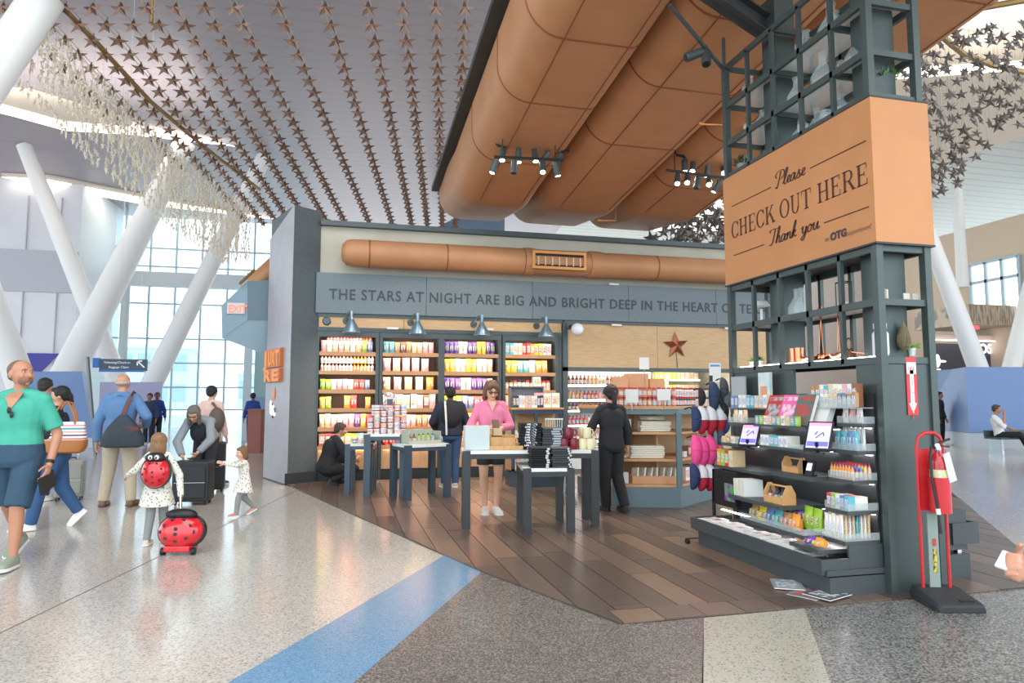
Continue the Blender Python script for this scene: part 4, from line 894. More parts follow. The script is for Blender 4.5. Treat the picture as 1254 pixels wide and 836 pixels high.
# cartons and signs piled in the middle of the island top
M_kraft = mat('kraft_card', '#c99a72', .7, var=.06, scale=6)
for i, (x_, y_, z_, w_, d_, h_, l_) in enumerate(((4.15, 9.25, 1.361, .75, .35, .25, 'big kraft carton in the middle of the jar island'), (3.85, 9.1, 1.62, .2, .2, .15, 'small kraft carton upper left on the jar island'), (4.15, 9.2, 1.62, .3, .25, .2, 'square kraft carton with a label on the jar island'), (4.45, 9.2, 1.62, .22, .22, .13, 'kraft carton at the right of the upper row'), (4.55, 9.15, 1.361, .35, .25, .22, 'kraft tray at the right end of the jar island cartons'))):
    k = MB(); k.box(-w_/2, w_/2, -d_/2, d_/2, 0, h_); k.box(-.02, .02, -d_/2-.001, d_/2+.001, 0, h_+.001)
    tag(k.build('kraft_carton', M_kraft, loc=(x_, y_, z_), rot=(0, 0, R(-10))), l_, 'box', 'kraft cartons on the island')
for i, (px_, py_, Y_, w_, h_, l_) in enumerate(((789, 452, 9.0, .14, .17, 'small white card standing on the topmost kraft carton'), (774, 493, 8.5, .17, .18, 'white price card standing at the left end of the island top'), (813, 490, 8.45, .18, .15, 'white price card standing in the middle of the island jars'), (876, 468, 8.3, .16, .26, 'white framed card with blue heading above the neck pillows'))):
    p = at(px_, py_, Y=Y_); tt = thing('price_card', l_, 'card', (p.x, p.y, p.z), rz=R(-12)); k = MB(); k.box(-w_/2, w_/2, -.003, .003, 0, h_); k.build('sheet', M_paper, tt)
    if i == 3: k = MB(); k.box(-w_*.4, w_*.4, -.005, -.003, h_*.82, h_*.92); k.build('heading', mat('head_blue', '#4a86c8', .5), tt); k = MB(); k.box(-.006, .006, 0, .008, -.6, .02); k.build('stem', M_chrome, tt)
    else: k = MB(); k.box(-.006, .006, 0, .008, (-.3 if i == 0 else -.1), .02); k.build('stem', M_chrome, tt)
# folded shirts and goods on the island shelves
M_ivory = mat('ivory_cotton', '#e4dfd0', .8)
def pile(x, y, z, n, w_, d_, label, th=.028, rz=-14): shirt_stack((x, y, z), n, w_, d_, M_ivory, label, 'ivory shirts on the island', None, th, rz)
pile(4.22, 8.78, 1.011, 5, .4, .3, 'ivory folded shirt on the upper island shelf'); pile(4.2, 8.8, 1.17, 2, .26, .2, 'small ivory cloth topping the upper pile', .025, 10)
pile(4.1, 8.82, .651, 6, .45, .32, 'ivory folded shirt on the middle island shelf')
for i in range(7): k = MB(); k.loft([[(-.012, -.1, 0), (.012, -.1, 0), (.012, .1, 0), (-.012, .1, 0)], [(.03, -.1, .19), (.05, -.1, .19), (.05, .1, .17), (.03, .1, .17)]]); tag(k.build('tote_roll', M_ivory, loc=(3.95+i*.085, 8.85-.02*i, .33), rot=(0, R(-8+4*(i % 3)), 0)), 'ivory bag leaning in the lower island box, %s from left' % ORD[i], 'bag', 'ivory bags in the island box')
k = MB()
for b_ in ((-.32, .32, -.15, -.14, 0, .1), (-.32, .32, .14, .15, 0, .1), (-.32, -.31, -.14, .14, 0, .1), (.31, .32, -.14, .14, 0, .1)): k.box(*b_)
tag(k.build('kraft_tray', M_kraft, loc=(4.22, 8.8, .311), rot=(0, 0, R(-16))), 'low kraft tray holding the ivory bags on the lowest island shelf', 'tray')
for i, (x_, y_, z_, w_, h_, l_) in enumerate(((3.78, 8.8, 1.011, .2, .17, 'white picture card on the upper island shelf, left'), (3.75, 8.8, .311, .16, .15, 'white card on the lowest island shelf, left'))): k = MB(); k.box(-w_/2, w_/2, -.01, .01, 0, h_); tag(k.build('picture_card', M_paper, loc=(x_, y_, z_), rot=(R(-8), 0, R(-18))), l_, 'card')
for i in range(4): put('carton', ['white', 'tan', 'tan', 'cream'][i], (4.75+.12*i, 8.95+.1*i, .311), .12, .12, .18, 'small %s carton, lower right island shelf, %s from left' % (['white', 'tan', 'tan', 'cream'][i], ORD[i]), 'cartons on the island', rz=R(38))
for i in range(5): put('carton', ['white', 'brown', 'white', 'cream', 'brown'][i], (4.68+.11*i, 8.87+.09*i, .651), .09, .12, .07*(1+i % 3), 'small %s carton, middle right island shelf, %s from left' % (['white', 'brown', 'white', 'cream', 'brown'][i], ORD[i]), 'cartons on the island', rz=R(38))
for i in range(3): put('jar', ['black', 'brown', 'white'][i], (3.72+.09*i, 8.95, .651), .07, .07, .22, '%s slim jar at the left of the middle island shelf' % ['black', 'brown', 'white'][i], 'jars on the island', var=6)
# ================================================================== NECK PILLOW RACK
rk = thing('pillow_rack', 'slim dark wire rack of neck pillows left of the display unit', 'rack', (4.05, 6.95, 0))
k = MB(); k.cone((0, 0, .02), (0, 0, 1.72), .02, n=10); k.build('pole', M_black, rk, smooth=True)
k = MB(); k.lathe([(0, 0), (.22, 0), (.22, .015), (.03, .03), (0, .03)], (0, 0, .012), 24); k.build('base', M_black, rk, smooth=True)
def pillow(px_, py_, X_, cA, cB, label, s_=1, rz=0, split=True, grp='neck pillows'):
    p = at(px_, py_, Y=6.72); tt = thing('neck_pillow', label, 'pillow', p, rz=R(rz), group=grp)
    mA, mB = mat('plush_'+cA, cA, .85, var=.05, scale=20), mat('plush_'+cB, cB, .85, var=.05, scale=20)
    def arc_(a0_, a1_): return [(.02*math.sin(a_)*0, s_*.055*math.cos(a_)*1.0-.02, s_*.13*math.sin(a_)) for a_ in [a0_+(a1_-a0_)*i/8 for i in range(9)]]
    # pillow seen edge-on: a fat crescent hanging from its loop
    def seg(z0_, z1_):
        P, Rr = [], []
        for i in range(8):
            z_ = z0_+(z1_-z0_)*i/7; P.append((0, -.05*(1-(z_/.15/s_)**2), z_)); Rr.append(max(.012, .062*s_*math.sqrt(max(0, 1-(z_/(.155*s_))**2))))
        return P, Rr
    P, Rr = seg(0, .152*s_); k = MB(); k.tube(P, Rr, 12); k.build('upper_half', mA, tt, smooth=60)
    P, Rr = seg(-.152*s_, 0); k = MB(); k.tube(P, Rr, 12); k.build('lower_half', mB, tt, smooth=60)
    k = MB(); k.tube([(0, 0, .13*s_), (0, .05, .14*s_), (0, .12, .12*s_)], .008, 6); k.build('hanging_loop', M_black, tt)
for i, (x_, y_) in enumerate(((857, 514), (868, 514), (879, 514))): pillow(x_, y_, 0, '#dfe0e4', '#b3243c', 'white and red neck pillow in the upper row, %s from left' % ORD[i], 1, 20)
pillow(849, 513, 0, '#2c3a62', '#2c3a62', 'navy star-patterned neck pillow at the left of the upper row', .9, 20)
for i, (x_, y_) in enumerate(((850, 551), (858, 552), (868, 551))): pillow(x_, y_, 0, '#ef4f93', '#ef4f93', 'hot pink neck pillow in the middle row, %s from left' % ORD[i], 1.05, 10)
for i, (x_, y_) in enumerate(((857, 584), (867, 584))): pillow(x_, y_, 0, '#dfe0e4', '#b3243c', 'white and red neck pillow in the bottom row, %s of two' % ('left' if i == 0 else 'right'), .95, 20)
pillow(847, 583, 0, '#2c3a62', '#2c3a62', 'navy star-patterned neck pillow at the left of the bottom row', .9, 20)
pillow(872, 485, 0, '#33415f', '#33415f', 'navy blue neck pillow at the top of the rack', 1.05, 0); pillow(884, 476, 0, '#4c5157', '#4c5157', 'dark grey neck pillow at the top right of the rack', .8, 0); pillow(888, 490, 0, '#6b7077', '#6b7077', 'mid grey neck pillow under the dark grey one', .8, 0)
pillow(884, 503, 0, '#26282c', '#26282c', 'black neck pillow on the right side of the rack', .8); pillow(886, 518, 0, '#2e5f9e', '#2e5f9e', 'bright blue neck pillow right of the upper row', .75); pillow(857, 486, 0, '#26282c', '#26282c', 'black neck pillow left of the navy one on top', .65)
pillow(880, 534, 0, '#4a5261', '#4a5261', 'slate neck pillow right of the pink ones', .7); pillow(880, 556, 0, '#d9608f', '#d9608f', 'dusty pink neck pillow at the right of the middle row', .75)
# ================================================================== LEFT OF THE SHOP: EXIT BULKHEAD, ORANGE SIGN, PODIUM
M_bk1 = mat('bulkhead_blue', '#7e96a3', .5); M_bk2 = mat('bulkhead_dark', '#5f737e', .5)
bh = thing('exit_bulkhead', 'angular blue-grey bulkhead with the exit sign left of the shop pier', 'bulkhead', (-1.3, 13.9, 0)); OB = Vector((-1.3, 13.9, 0))
def P(x, y, Y): p = at(x, y, Y=Y); return (p.x-OB.x, p.y-OB.y, p.z)
f = [P(271, 374, 13.75), P(303, 344, 13.75), P(303, 392, 13.75), P(272, 414, 13.75)]; f2 = [P(271, 374, 14.4), P(303, 344, 14.4), P(303, 392, 14.4), P(272, 414, 14.4)]
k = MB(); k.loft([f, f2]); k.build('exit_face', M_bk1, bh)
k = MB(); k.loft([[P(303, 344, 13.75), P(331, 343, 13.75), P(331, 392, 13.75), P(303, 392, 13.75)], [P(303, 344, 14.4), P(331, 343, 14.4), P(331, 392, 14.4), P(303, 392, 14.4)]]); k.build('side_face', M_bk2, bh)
k = MB(); k.loft([[P(272, 414, 13.76), P(303, 392, 13.76), P(331, 392, 13.76), P(330, 436, 13.9)], [P(272, 414, 14.4), P(303, 392, 14.4), P(331, 392, 14.4), P(330, 436, 14.4)]]); k.build('soffit', mat('soffit_blue', '#8aa0ac', .5), bh)
p = P(278, 384, 13.74); q = P(300, 371, 13.74)
ex_ = MB(); ex_.box(p[0], q[0], p[1]-.02, p[1], p[2], q[2]); ex_.build('exit_sign', mat('exit_glass', '#b9c4c6', .3), bh)
lettering('EXIT', .2, mat('exit_red', (1, .12, .08, 1), emit=1.6), bh, (p[0]+.02, p[1]-.025, p[2]+.03), FACE_Y, offset=.006, xs=.8, extrude=.002)
k = MB(); a = at(316, 345, Y=14.6); b_ = at(345, 322, Y=14.6); k.cone((0, 0, 0), b_-a, .2, .24, 20, True); tag(k.build('copper_pipe', M_copper, loc=a, smooth=True), 'short copper pipe end rising behind the exit bulkhead', 'pipe')
k = MB(); a = at(294, 347, Y=13.6); b_ = at(311, 331, Y=13.9); k.cone((0, 0, 0), b_-a, .03, n=8); tag(k.build('bronze_rod', M_hoop, loc=a, smooth=True), 'thin bronze rod on the left edge above the exit bulkhead', 'rod')
# teal and blue partition left of the pier, seen under the bulkhead
m = MB(); a = at(312, 440, Y=26).x; b_ = at(332, 440, Y=26).x; m.box(a, b_+2, 26, 26.3, 1.55, 6); struct('partition', m, mat('partition_teal', '#8fb0b4', .5))
m = MB(); m.box(a, b_+2, 26, 26.35, 0, 1.55); struct('partition', m, mat('partition_blue', '#7f93b8', .5))
m = MB(); m.box(a-.35, a-.1, 25.9, 26.1, 0, 6.0); struct('trim_13', m, mat('pale_jamb', '#b9cbd6', .5))
k = MB(); k.prism([(0, 0), (.35, -.1), (.55, .3), (.1, .5)], 0, 1.15); k.prism([(-.03, -.03), (.37, -.14), (.58, .32), (.1, .53)], 1.15, 1.19); x_, y_ = fl(302, 555); tag(k.build('podium', mat('mahogany', '#8a4a40', .4), loc=(x_, y_, 0)), 'reddish brown wooden podium beside the shop pier', 'podium')
tt = thing('red_chair', 'chair with a red back between the podium and the pier', 'chair', (*fl(323, 551), 0)); k = MB(); k.box(-.2, .25, -.03, .03, .62, .95); k.build('backrest', mat('chair_red', '#b8283a', .5), tt); k = MB(); k.box(-.2, .25, -.4, .05, .42, .46); k.build('seat', M_pine, tt)
for a_ in (-.19, .22):
    for b_ in (-.37, .02): k = MB(); k.box(a_, a_+.03, b_, b_+.03, 0, .62 if b_ > 0 else .42); k.build('leg', M_pine, tt)
# orange block-letter sign on the pier's side
nx, ny = (-.86+1.36), (12.32-13.57); L_ = math.hypot(nx, ny); ang = math.atan2(ny, nx)
sgn = thing('block_letter_sign', 'glowing orange block letters in two rows on the side of the pier', 'sign', (-1.36-.03, 13.57-.01, 0), rz=ang); M_or = mat('letter_orange', '#b8622a', .4, emit=0); M_ore = mat('letter_face', (.62, .22, .05, 1), emit=.3)
def gl(txt, z_, h_, x0_, x1_):
    n = len(txt)
    for i, ch in enumerate(txt):
        me = text_mesh(ch, h_*1.38, extrude=.03, offset=.012); me.materials.clear(); me.materials.append(M_ore if i >= 0 else M_or)
        ws = max(v.co.x for v in me.vertices)-min(v.co.x for v in me.vertices); cw = (x1_-x0_)/n
        o = inst(me, 'letter', (x0_+cw*i+.02, -.035, z_), rot=FACE_Y, parent=sgn); o.scale = (cw*.86/max(ws, .01), 1, 1)
za, zb_ = at(338, 448, Y=12.9).z, at(338, 428, Y=12.9).z
k = MB(); k.box(.08, 1.02, -.05, .02, za-.02, zb_+.02); k.build('letter_backing', M_or, sgn); gl('JUXT', za+.02, zb_-za-.03, .1, 1.0)
k_ = .47/.36
za, zb_ = at(338, 466, Y=12.9).z, at(338, 450, Y=12.9).z
k = MB(); k.box(.08, 1.02, -.05, .02, za-.02, zb_-.01); k.build('letter_backing', M_or, sgn); gl('RE', za+.0, zb_-za-.03, .1, 1.0)
tt = thing('glow_decal', 'small orange flame-shaped mark above a white paw-like mark on the pier side', 'decal', (-1.36-.02, 13.57, 0), rz=ang)
z_ = at(338, 483, Y=12.9).z; k = MB(); k.ell((.55, -.012, z_), (.06, .01, .1)); k.ell((.6, -.014, z_+.03), (.03, .01, .1)); k.build('flame', M_ore, tt, smooth=True)
z_ = at(338, 502, Y=12.9).z; k = MB(); k.ell((.48, -.012, z_), (.15, .01, .1)); k.ell((.38, -.012, z_+.1), (.05, .01, .07)); k.ell((.62, -.012, z_-.06), (.05, .01, .05)); k.build('paw', mat('decal_white', (1, .93, .9, 1), emit=.9), tt, smooth=True)
k = MB()
for x_, y_ in ((.5, .1), (.64, .02), (.66, -.02), (.54, -.12)): k.ell((x_, -.02, z_+y_), (.035, .008, .03))
k.build('dark_spots', M_black, tt, smooth=True)
# ================================================================== CHECK OUT TOWER
M_fr = mat('frame_steel', '#4b5655', .42, .35, var=.06, scale=5)
M_sign = mat('sign_copper', '#c38655', .5, .08, var=.05, scale=3)
PY = [6.41, 6.0, 5.585, 5.18, 4.77, 4.37]; TX0, TX1 = 4.0, 4.45; hb = .018
t = thing('checkout_tower', 'tall dark steel shelving tower carrying the orange check out sign', 'shelving tower', (4.22, 5.39, 0)); O = Vector((4.22, 5.39, 0))
def tw(name, x0, x1, y0, y1, z0, z1, m_, par=None, **kk):
    k = MB(); k.box(x0-O.x, x1-O.x, y0-O.y, y1-O.y, z0, z1); return k.build(name, m_, par or t, **kk)
TOP = 5.05
for i, y_ in enumerate(PY):
    for x_ in (TX0, TX1):
        corner = i in (0, 5)
        b_ = .03 if corner else hb
        tw('post', x_-b_, x_+b_, y_-b_, y_+b_, 0 if corner else 1.74, TOP, M_fr)
LV = [1.75, 2.2, 2.62, 3.84, 4.2, 4.62, TOP]
for z in LV:
    for x_ in (TX0, TX1): tw('rail', x_-hb, x_+hb, PY[-1], PY[0], z-.028, z+.028, M_fr)
    for y_ in ((PY[0], PY[2], PY[4], PY[-1]) if z > 4 else (PY[0], PY[-1])): tw('cross_rail', TX0, TX1, y_-hb, y_+hb, z-.025, z+.025, M_fr)
tw('lower_shelf', TX0+.03, TX1-.03, PY[-1]+.03, PY[0]-.03, 1.755, 1.78, M_fr)
M_shelfw = mat('frosted_shelf', '#d5d2d4', .3)
for z in (2.205,): tw('frosted_shelf', TX0+.03, TX1-.03, PY[-1]+.03, PY[0]-.03, z, z+.012, M_shelfw)
for z in (3.86, 4.21, 4.63): tw('glass_shelf', TX0+.03, TX1-.03, PY[-1]+.03, PY[0]-.03, z+.01, z+.022, mat('shelf_glass', (.95, .97, .97, 1), .1, alpha=.42))
for y_ in (5.8, 4.57):
    tw('inner_column', 4.12, 4.34, y_-.11, y_+.11, 1.78, TOP+.45, M_fr)
tw('led_strip', TX0+.05, TX0+.07, PY[-1]+.05, PY[0]-.05, 1.785, 1.79, M_ledc)
# body panels below
tw('body_panel', TX0-.01, TX0+.02, PY[-1]+.03, PY[0]-.03, 0, 1.5, M_dark); tw('body_panel', TX0-.01, TX0+.02, 5.42, PY[0]-.03, 1.5, 1.72, M_fr); tw('body_panel', TX0-.01, TX0+.02, PY[-1]+.03, 4.63, 1.5, 1.72, M_fr)
tw('end_panel', TX0+.03, TX1-.03, 4.36, 4.38, 0, 1.72, M_fr); tw('end_panel', TX0+.03, TX1-.03, 6.4, 6.42, 0, 1.72, M_fr)
tw('rear_panel', TX1-.02, TX1+.01, 4.4, 6.38, 0, 1.45, M_dark); tw('foot_plate', 3.95, 4.06, 4.28, 4.36, 0, .012, M_fr)
# sign box
s0, s1, sz0, sz1 = 3.955, 4.5, 2.655, 3.81
sb = tw('sign_box', s0, s1, 4.32, 6.44, sz0, sz1, M_sign)
k = MB(); k.box(s0-O.x-.004, s1-O.x+.004, 4.316-O.y, 6.444-O.y, sz0-.012, sz0+.003); k.build('edge_trim', M_dark, t); k = MB(); k.box(s0-O.x-.004, s1-O.x+.004, 4.316-O.y, 6.444-O.y, sz1-.003, sz1+.01); k.build('edge_trim', M_dark, t)
SX = s0-.004
def spt(x, y): p = at(x, y, X=SX); return (p.y, p.z)
def lines(x0, y0, x1, y1):
    a, b_ = spt(x0, y0), spt(x1, y1); zc = (a[1]+b_[1])/2
    tw('ruled_line', SX-.001, SX+.003, min(a[0], b_[0]), max(a[0], b_[0]), zc-.004, zc+.004, M_ink, sb)
lines(895.7, 252.7, 943.6, 229.7); lines(992, 205.8, 1060, 172.3); lines(898.6, 313, 935.5, 299); lines(1009, 272.8, 1063.7, 252.9)
# serif capitals drawn from strokes (unit height 1)
def glyph(ch):
    k = MB(); T = .13; t_ = .05; s_ = .045; w_ = .62
    def r(x0, y0, x1, y1): k.add([(x0, y0, 0), (x1, y0, 0), (x1, y1, 0), (x0, y1, 0)], [(0, 1, 2, 3)])
    def stem(x, a=0, b_=1, e=.1): r(x, a, x+T, b_); r(x-e, a, x+T+e, a+s_); r(x-e, b_-s_, x+T+e, b_)
    def q(*p): k.add([(x, y, 0) for x, y in p], [tuple(range(len(p)))])
    def arc(cx, cy, rx, ry, a0, a1, th, tv, n=18):
        P = []
        for i in range(n+1):
            a = R(a0+(a1-a0)*i/n); P.append(((cx+rx*math.cos(a), cy+ry*math.sin(a)), (cx+(rx-th)*math.cos(a), cy+(ry-tv)*math.sin(a))))
        for i in range(n): q(P[i][0], P[i+1][0], P[i+1][1], P[i][1])
    if ch == 'C': arc(.4, .5, .4, .52, 40, 322, T, t_); r(.68, .68, .73, .98); r(.7, .06, .73, .3); w_ = .76
    elif ch == 'O': arc(.42, .5, .42, .52, 0, 360, T*1.02, t_, 28); w_ = .84
    elif ch == 'H': stem(.1); stem(.62); r(.2, .49, .64, .54); w_ = .86
    elif ch == 'E': stem(.1, e=.08); r(.2, .955, .66, 1); r(.62, .76, .66, 1); r(.2, 0, .68, .045); r(.64, 0, .68, .27); r(.2, .49, .5, .535); r(.48, .4, .51, .63); w_ = .72
    elif ch == 'K': stem(.1); q((.22, .42), (.62, .96), (.69, .96), (.25, .36)); q((.36, .6), (.5, .6), (.84, .03), (.68, .03)); r(.56, .955, .78, 1); r(.62, 0, .92, .045); w_ = .86
    elif ch == 'U': r(.1, .32, .1+T, 1); r(.0, .955, .33, 1); r(.64, .32, .69, 1); r(.54, .955, .79, 1); arc(.395, .33, .295, .35, 180, 360, T*.8, t_*1.2); w_ = .8
    elif ch == 'T': r(.33, 0, .33+T, 1); r(.23, 0, .56, .045); r(.02, .955, .77, 1); r(.02, .74, .055, 1); r(.735, .74, .77, 1); w_ = .8
    elif ch == 'R': stem(.1, e=.09); r(.2, .955, .45, 1); r(.2, .47, .45, .515); arc(.45, .735, .24, .265, -90, 90, T*.9, t_); q((.36, .49), (.5, .49), (.82, .02), (.66, .02)); r(.62, 0, .88, .045); w_ = .84
    return k, w_
def word(txt, a, b_, y0z, h, name='lettering'):
    K = MB(); x = 0
    for ch in txt:
        if ch == ' ': x += .38; continue
        g_, w_ = glyph(ch); K.add([(p[0]+x, p[1], p[2]) for p in g_.v], g_.f); x += w_+.1
    sx_ = abs(b_-a)/x
    K.v = [(-.0005 + SX-O.x, a-O.y-p[0]*sx_, y0z+p[1]*h) for p in K.v]
    K.f = [f[::-1] for f in K.f]
    return K.build(name, M_ink, sb)
a, b_ = spt(896, 291), spt(1065, 224); a2, b2 = spt(901, 275), spt(1061, 203)
zb = (spt(901, 291)[1] + spt(1060, 225)[1])/2; zt = (spt(900, 272)[1]*0 + spt(1060, 203)[1])
word('CHECK OUT HERE', a[0], b_[0], zb+.0, .172)
# brush script drawn with a broad pen
SCR = {
 'P': ([[(.05, .1), (.12, -.02), (.2, .1), (.3, .5), (.42, .95)], [(.1, .62), (.0, .8), (.15, .98), (.45, 1.02), (.66, .9), (.66, .66), (.5, .5), (.3, .5)]], .6),
 'l': ([[(0, .1), (.16, .4), (.3, .8), (.3, .98), (.22, .96), (.14, .6), (.1, .2), (.16, .02), (.28, .08)]], .26),
 'e': ([[(0, .12), (.16, .2), (.26, .36), (.2, .46), (.1, .36), (.08, .14), (.16, .02), (.32, .1)]], .3),
 'a': ([[(.3, .4), (.18, .46), (.05, .3), (.04, .08), (.14, .02), (.26, .2), (.33, .42), (.29, .16), (.34, .02), (.44, .1)]], .42),
 's': ([[(0, .1), (.16, .34), (.2, .48), (.2, .32), (.28, .14), (.18, .0), (.06, .06)], [(.2, .02), (.38, .1)]], .34),
 'T': ([[(0, .8), (.08, .96), (.3, .98), (.6, .94), (.8, 1.04)], [(.42, .94), (.36, .6), (.26, .2), (.12, .0), (.0, .08)]], .5),
 'h': ([[(0, .1), (.16, .5), (.26, .92), (.22, 1.0), (.14, .7), (.04, .02)], [(.05, .2), (.18, .42), (.28, .42), (.25, .16), (.3, .02), (.4, .1)]], .38),
 'n': ([[(0, .3), (.08, .44), (.08, .3), (.04, .02)], [(.05, .18), (.2, .43), (.28, .4), (.25, .14), (.3, .02), (.4, .1)]], .38),
 'k': ([[(0, .1), (.16, .5), (.26, .92), (.22, 1.0), (.14, .7), (.04, .02)], [(.06, .2), (.2, .44), (.28, .38), (.14, .24), (.26, .04), (.38, .1)]], .4),
 'y': ([[(0, .3), (.08, .44), (.06, .14), (.14, .04), (.28, .2), (.32, .42)], [(.32, .42), (.24, -.1), (.1, -.36), (.0, -.24), (.2, -.04), (.4, .1)]], .38),
 'o': ([[(.2, .44), (.06, .32), (.04, .1), (.14, .02), (.26, .12), (.28, .34), (.2, .44), (.3, .34), (.4, .36)]], .36),
 'u': ([[(0, .3), (.08, .44), (.06, .12), (.14, .02), (.26, .16), (.33, .43), (.29, .14), (.34, .02), (.46, .14)]], .42)}
def script(txt, a, b_, z, h, wd=.085):
    K = MB(); x = 0
    def cr(P, n=6):
        out = []; Q = [P[0]] + P + [P[-1]]
        for i in range(1, len(Q)-2):
            p0, p1, p2, p3 = [Vector(p) for p in Q[i-1:i+3]]
            for j in range(n): u = j/n; out.append(.5*((2*p1)+(p2-p0)*u+(2*p0-5*p1+4*p2-p3)*u*u+(3*p1-p0-3*p2+p3)*u**3))
        return out + [Vector(P[-1])]
    for ch in txt:
        if ch == ' ': x += .3; continue
        S, w_ = SCR[ch]
        for st in S:
            P = cr([(p[0]+x+p[1]*.1, p[1]) for p in st]); Lf = []; Rt = []
            for i, p in enumerate(P):
                d = (P[min(i+1, len(P)-1)]-P[max(i-1, 0)]); d = d.normalized() if d.length > 1e-9 else Vector((1, 0))
                wv = wd*(.35+.65*abs(d.y))*.5; n_ = Vector((-d.y, d.x))*wv; Lf.append(p+n_); Rt.append(p-n_)
            for i in range(len(P)-1): K.add([(Lf[i].x, Lf[i].y, 0), (Lf[i+1].x, Lf[i+1].y, 0), (Rt[i+1].x, Rt[i+1].y, 0), (Rt[i].x, Rt[i].y, 0)], [(0, 1, 2, 3)])
        x += w_
    sx_ = abs(b_-a)/x
    K.v = [(-.001 + SX-O.x, a-O.y-p[0]*sx_, z+p[1]*h) for p in K.v]
    K.build('lettering', M_ink, sb)
a, b_ = spt(949, 233), spt(986, 216); script('Please', a[0], b_[0], (a[1]+b_[1])/2+.015, .15)
a, b_ = spt(942, 302), spt(1003, 283); script('Thank you', a[0], b_[0], (a[1]+b_[1])/2+.015, .15)
M_lg = mat('sign_grey_print', '#9a7356', .6)
a = spt(1010, 296); lettering('an', .06, M_lg, sb, (SX-O.x-.001, a[0]-O.y, a[1]), FACE_X, extrude=.001)
a = spt(1017, 294); lettering('OTG', .088, mat('logo_navy', '#3a3140', .5), sb, (SX-O.x-.001, a[0]-O.y, a[1]-.005), FACE_X, extrude=.001, offset=.004)
a = spt(1036, 289); lettering('experience!', .058, M_lg, sb, (SX-O.x-.001, a[0]-O.y, a[1]-.0), FACE_X, extrude=.001)
# extinguisher arrow sign on the end panel
p = at(1109, 437, Y=4.35); q = at(1122, 508, Y=4.35)
es = thing('extinguisher_sign', 'narrow red and white sign with downward arrow on the tower end panel', 'sign', (p.x, 4.355, q.z)); w_, h_ = .095, p.z-q.z
k = MB(); k.box(0, w_, -.004, .0, 0, h_); k.build('backing', mat('sign_red', '#d8343c', .45), es)
k = MB(); k.box(.03, w_-.03, -.006, -.004, .07, h_-.1); k.prism([(0, 0), (1, 0), (1, 1)], 0, 0) if False else None
k.add([(.012, -.0055, .09), (w_-.012, -.0055, .09), (w_/2, -.0055, .01)], [(0, 2, 1)][0:1] and [(0, 1, 2)]); k.box(.006, w_-.006, -.006, -.004, h_-.13, h_-.04); k.build('arrow', MATS['sign_text'], es)
for i, ch in enumerate('EXTINGUISHER'): lettering(ch, .032, MATS['sign_red'], es, (w_/2-.01, -.007, h_-.175-i*.0275), FACE_Y, extrude=.0005)
lettering('FIRE', .035, MATS['sign_red'], es, (.014, -.007, h_-.1), FACE_Y, extrude=.0005)
# overhead struts
def strut(name, a, b_, w_, h_, m_, label):
    a, b_ = Vector(a), Vector(b_); v = b_-a; k = MB(); L_ = v.length
    for z0_, z1_, ww in ((-h_/2, -h_/2+.015, w_), (h_/2-.015, h_/2, w_), (-h_/2, h_/2, .015)): k.box(0, L_, -ww/2, ww/2, z0_, z1_)
    o = k.build(name, m_, loc=a); o.rotation_mode = 'QUATERNION'; o.rotation_quaternion = v.to_track_quat('X', 'Z'); return tag(o, label, 'beam')
strut('steel_beam', at(845, -30, Z=5.5), (4.2, 5.85, 5.2), .16, .2, M_dark, 'broad dark steel beam slanting down to the top of the tower')
a, b_ = at(820, 6, Z=5.35), Vector((4.0, 6.41, 5.02)); v = b_-a; k = MB(); k.cone((0, 0, 0), v, .022, n=8); tag(k.build('steel_bar', M_charcoal, loc=a, smooth=True), 'thin dark bar with two small spotlights left of the tower top', 'bar')
k = MB(); k.cone((0, 0, 0), (0, 0, .35), .02, n=8); tag(k.build('steel_bar', M_charcoal, loc=(4.0, 6.43, 5.06), smooth=True), 'thin upright bar above the far corner of the tower', 'bar')
c_ = a + v*.6
for i, dv in enumerate(((-.6, .1, -.3), (-.1, -.2, -.5))): spot(c_+Vector((-.02+.04*i, 0, -.06)), c_+Vector(dv), 'small unlit black spotlight on the slanting bar, pointing %s' % ('left' if i == 0 else 'down'), 'unlit spotlights on the bar', on=False)
# ------------------------------------------------------------------ things on the tower shelves
def glassware(kind, loc, h, label, parent=None, m_=None):
    k = MB()
    if kind == 'bottle': k.lathe([(0, 0), (.3*h, 0), (.32*h, .03*h), (.32*h, .35*h), (.2*h, .55*h), (.1*h, .7*h), (.1*h, .93*h), (.13*h, .95*h), (.13*h, h), (.08*h, h)], n=16)
    elif kind == 'jug': k.lathe([(0, 0), (.3*h, 0), (.42*h, .25*h), (.4*h, .5*h), (.16*h, .75*h), (.15*h, .95*h), (.2*h, h), (.13*h, h)], n=16)
    else: k.lathe([(0, 0), (.3*h, 0), (.36*h, .5*h), (.38*h, h), (.34*h, h), (.3*h, .08*h), (0, .06*h)], n=16)
    return tag(k.build({'bottle': 'glass_bottle', 'jug': 'glass_jug', 'cup': 'glass_tumbler'}[kind], m_ or M_bottle, loc=loc, smooth=True), label, {'bottle': 'bottle', 'jug': 'jug', 'cup': 'glass'}[kind], 'glassware on the tower')
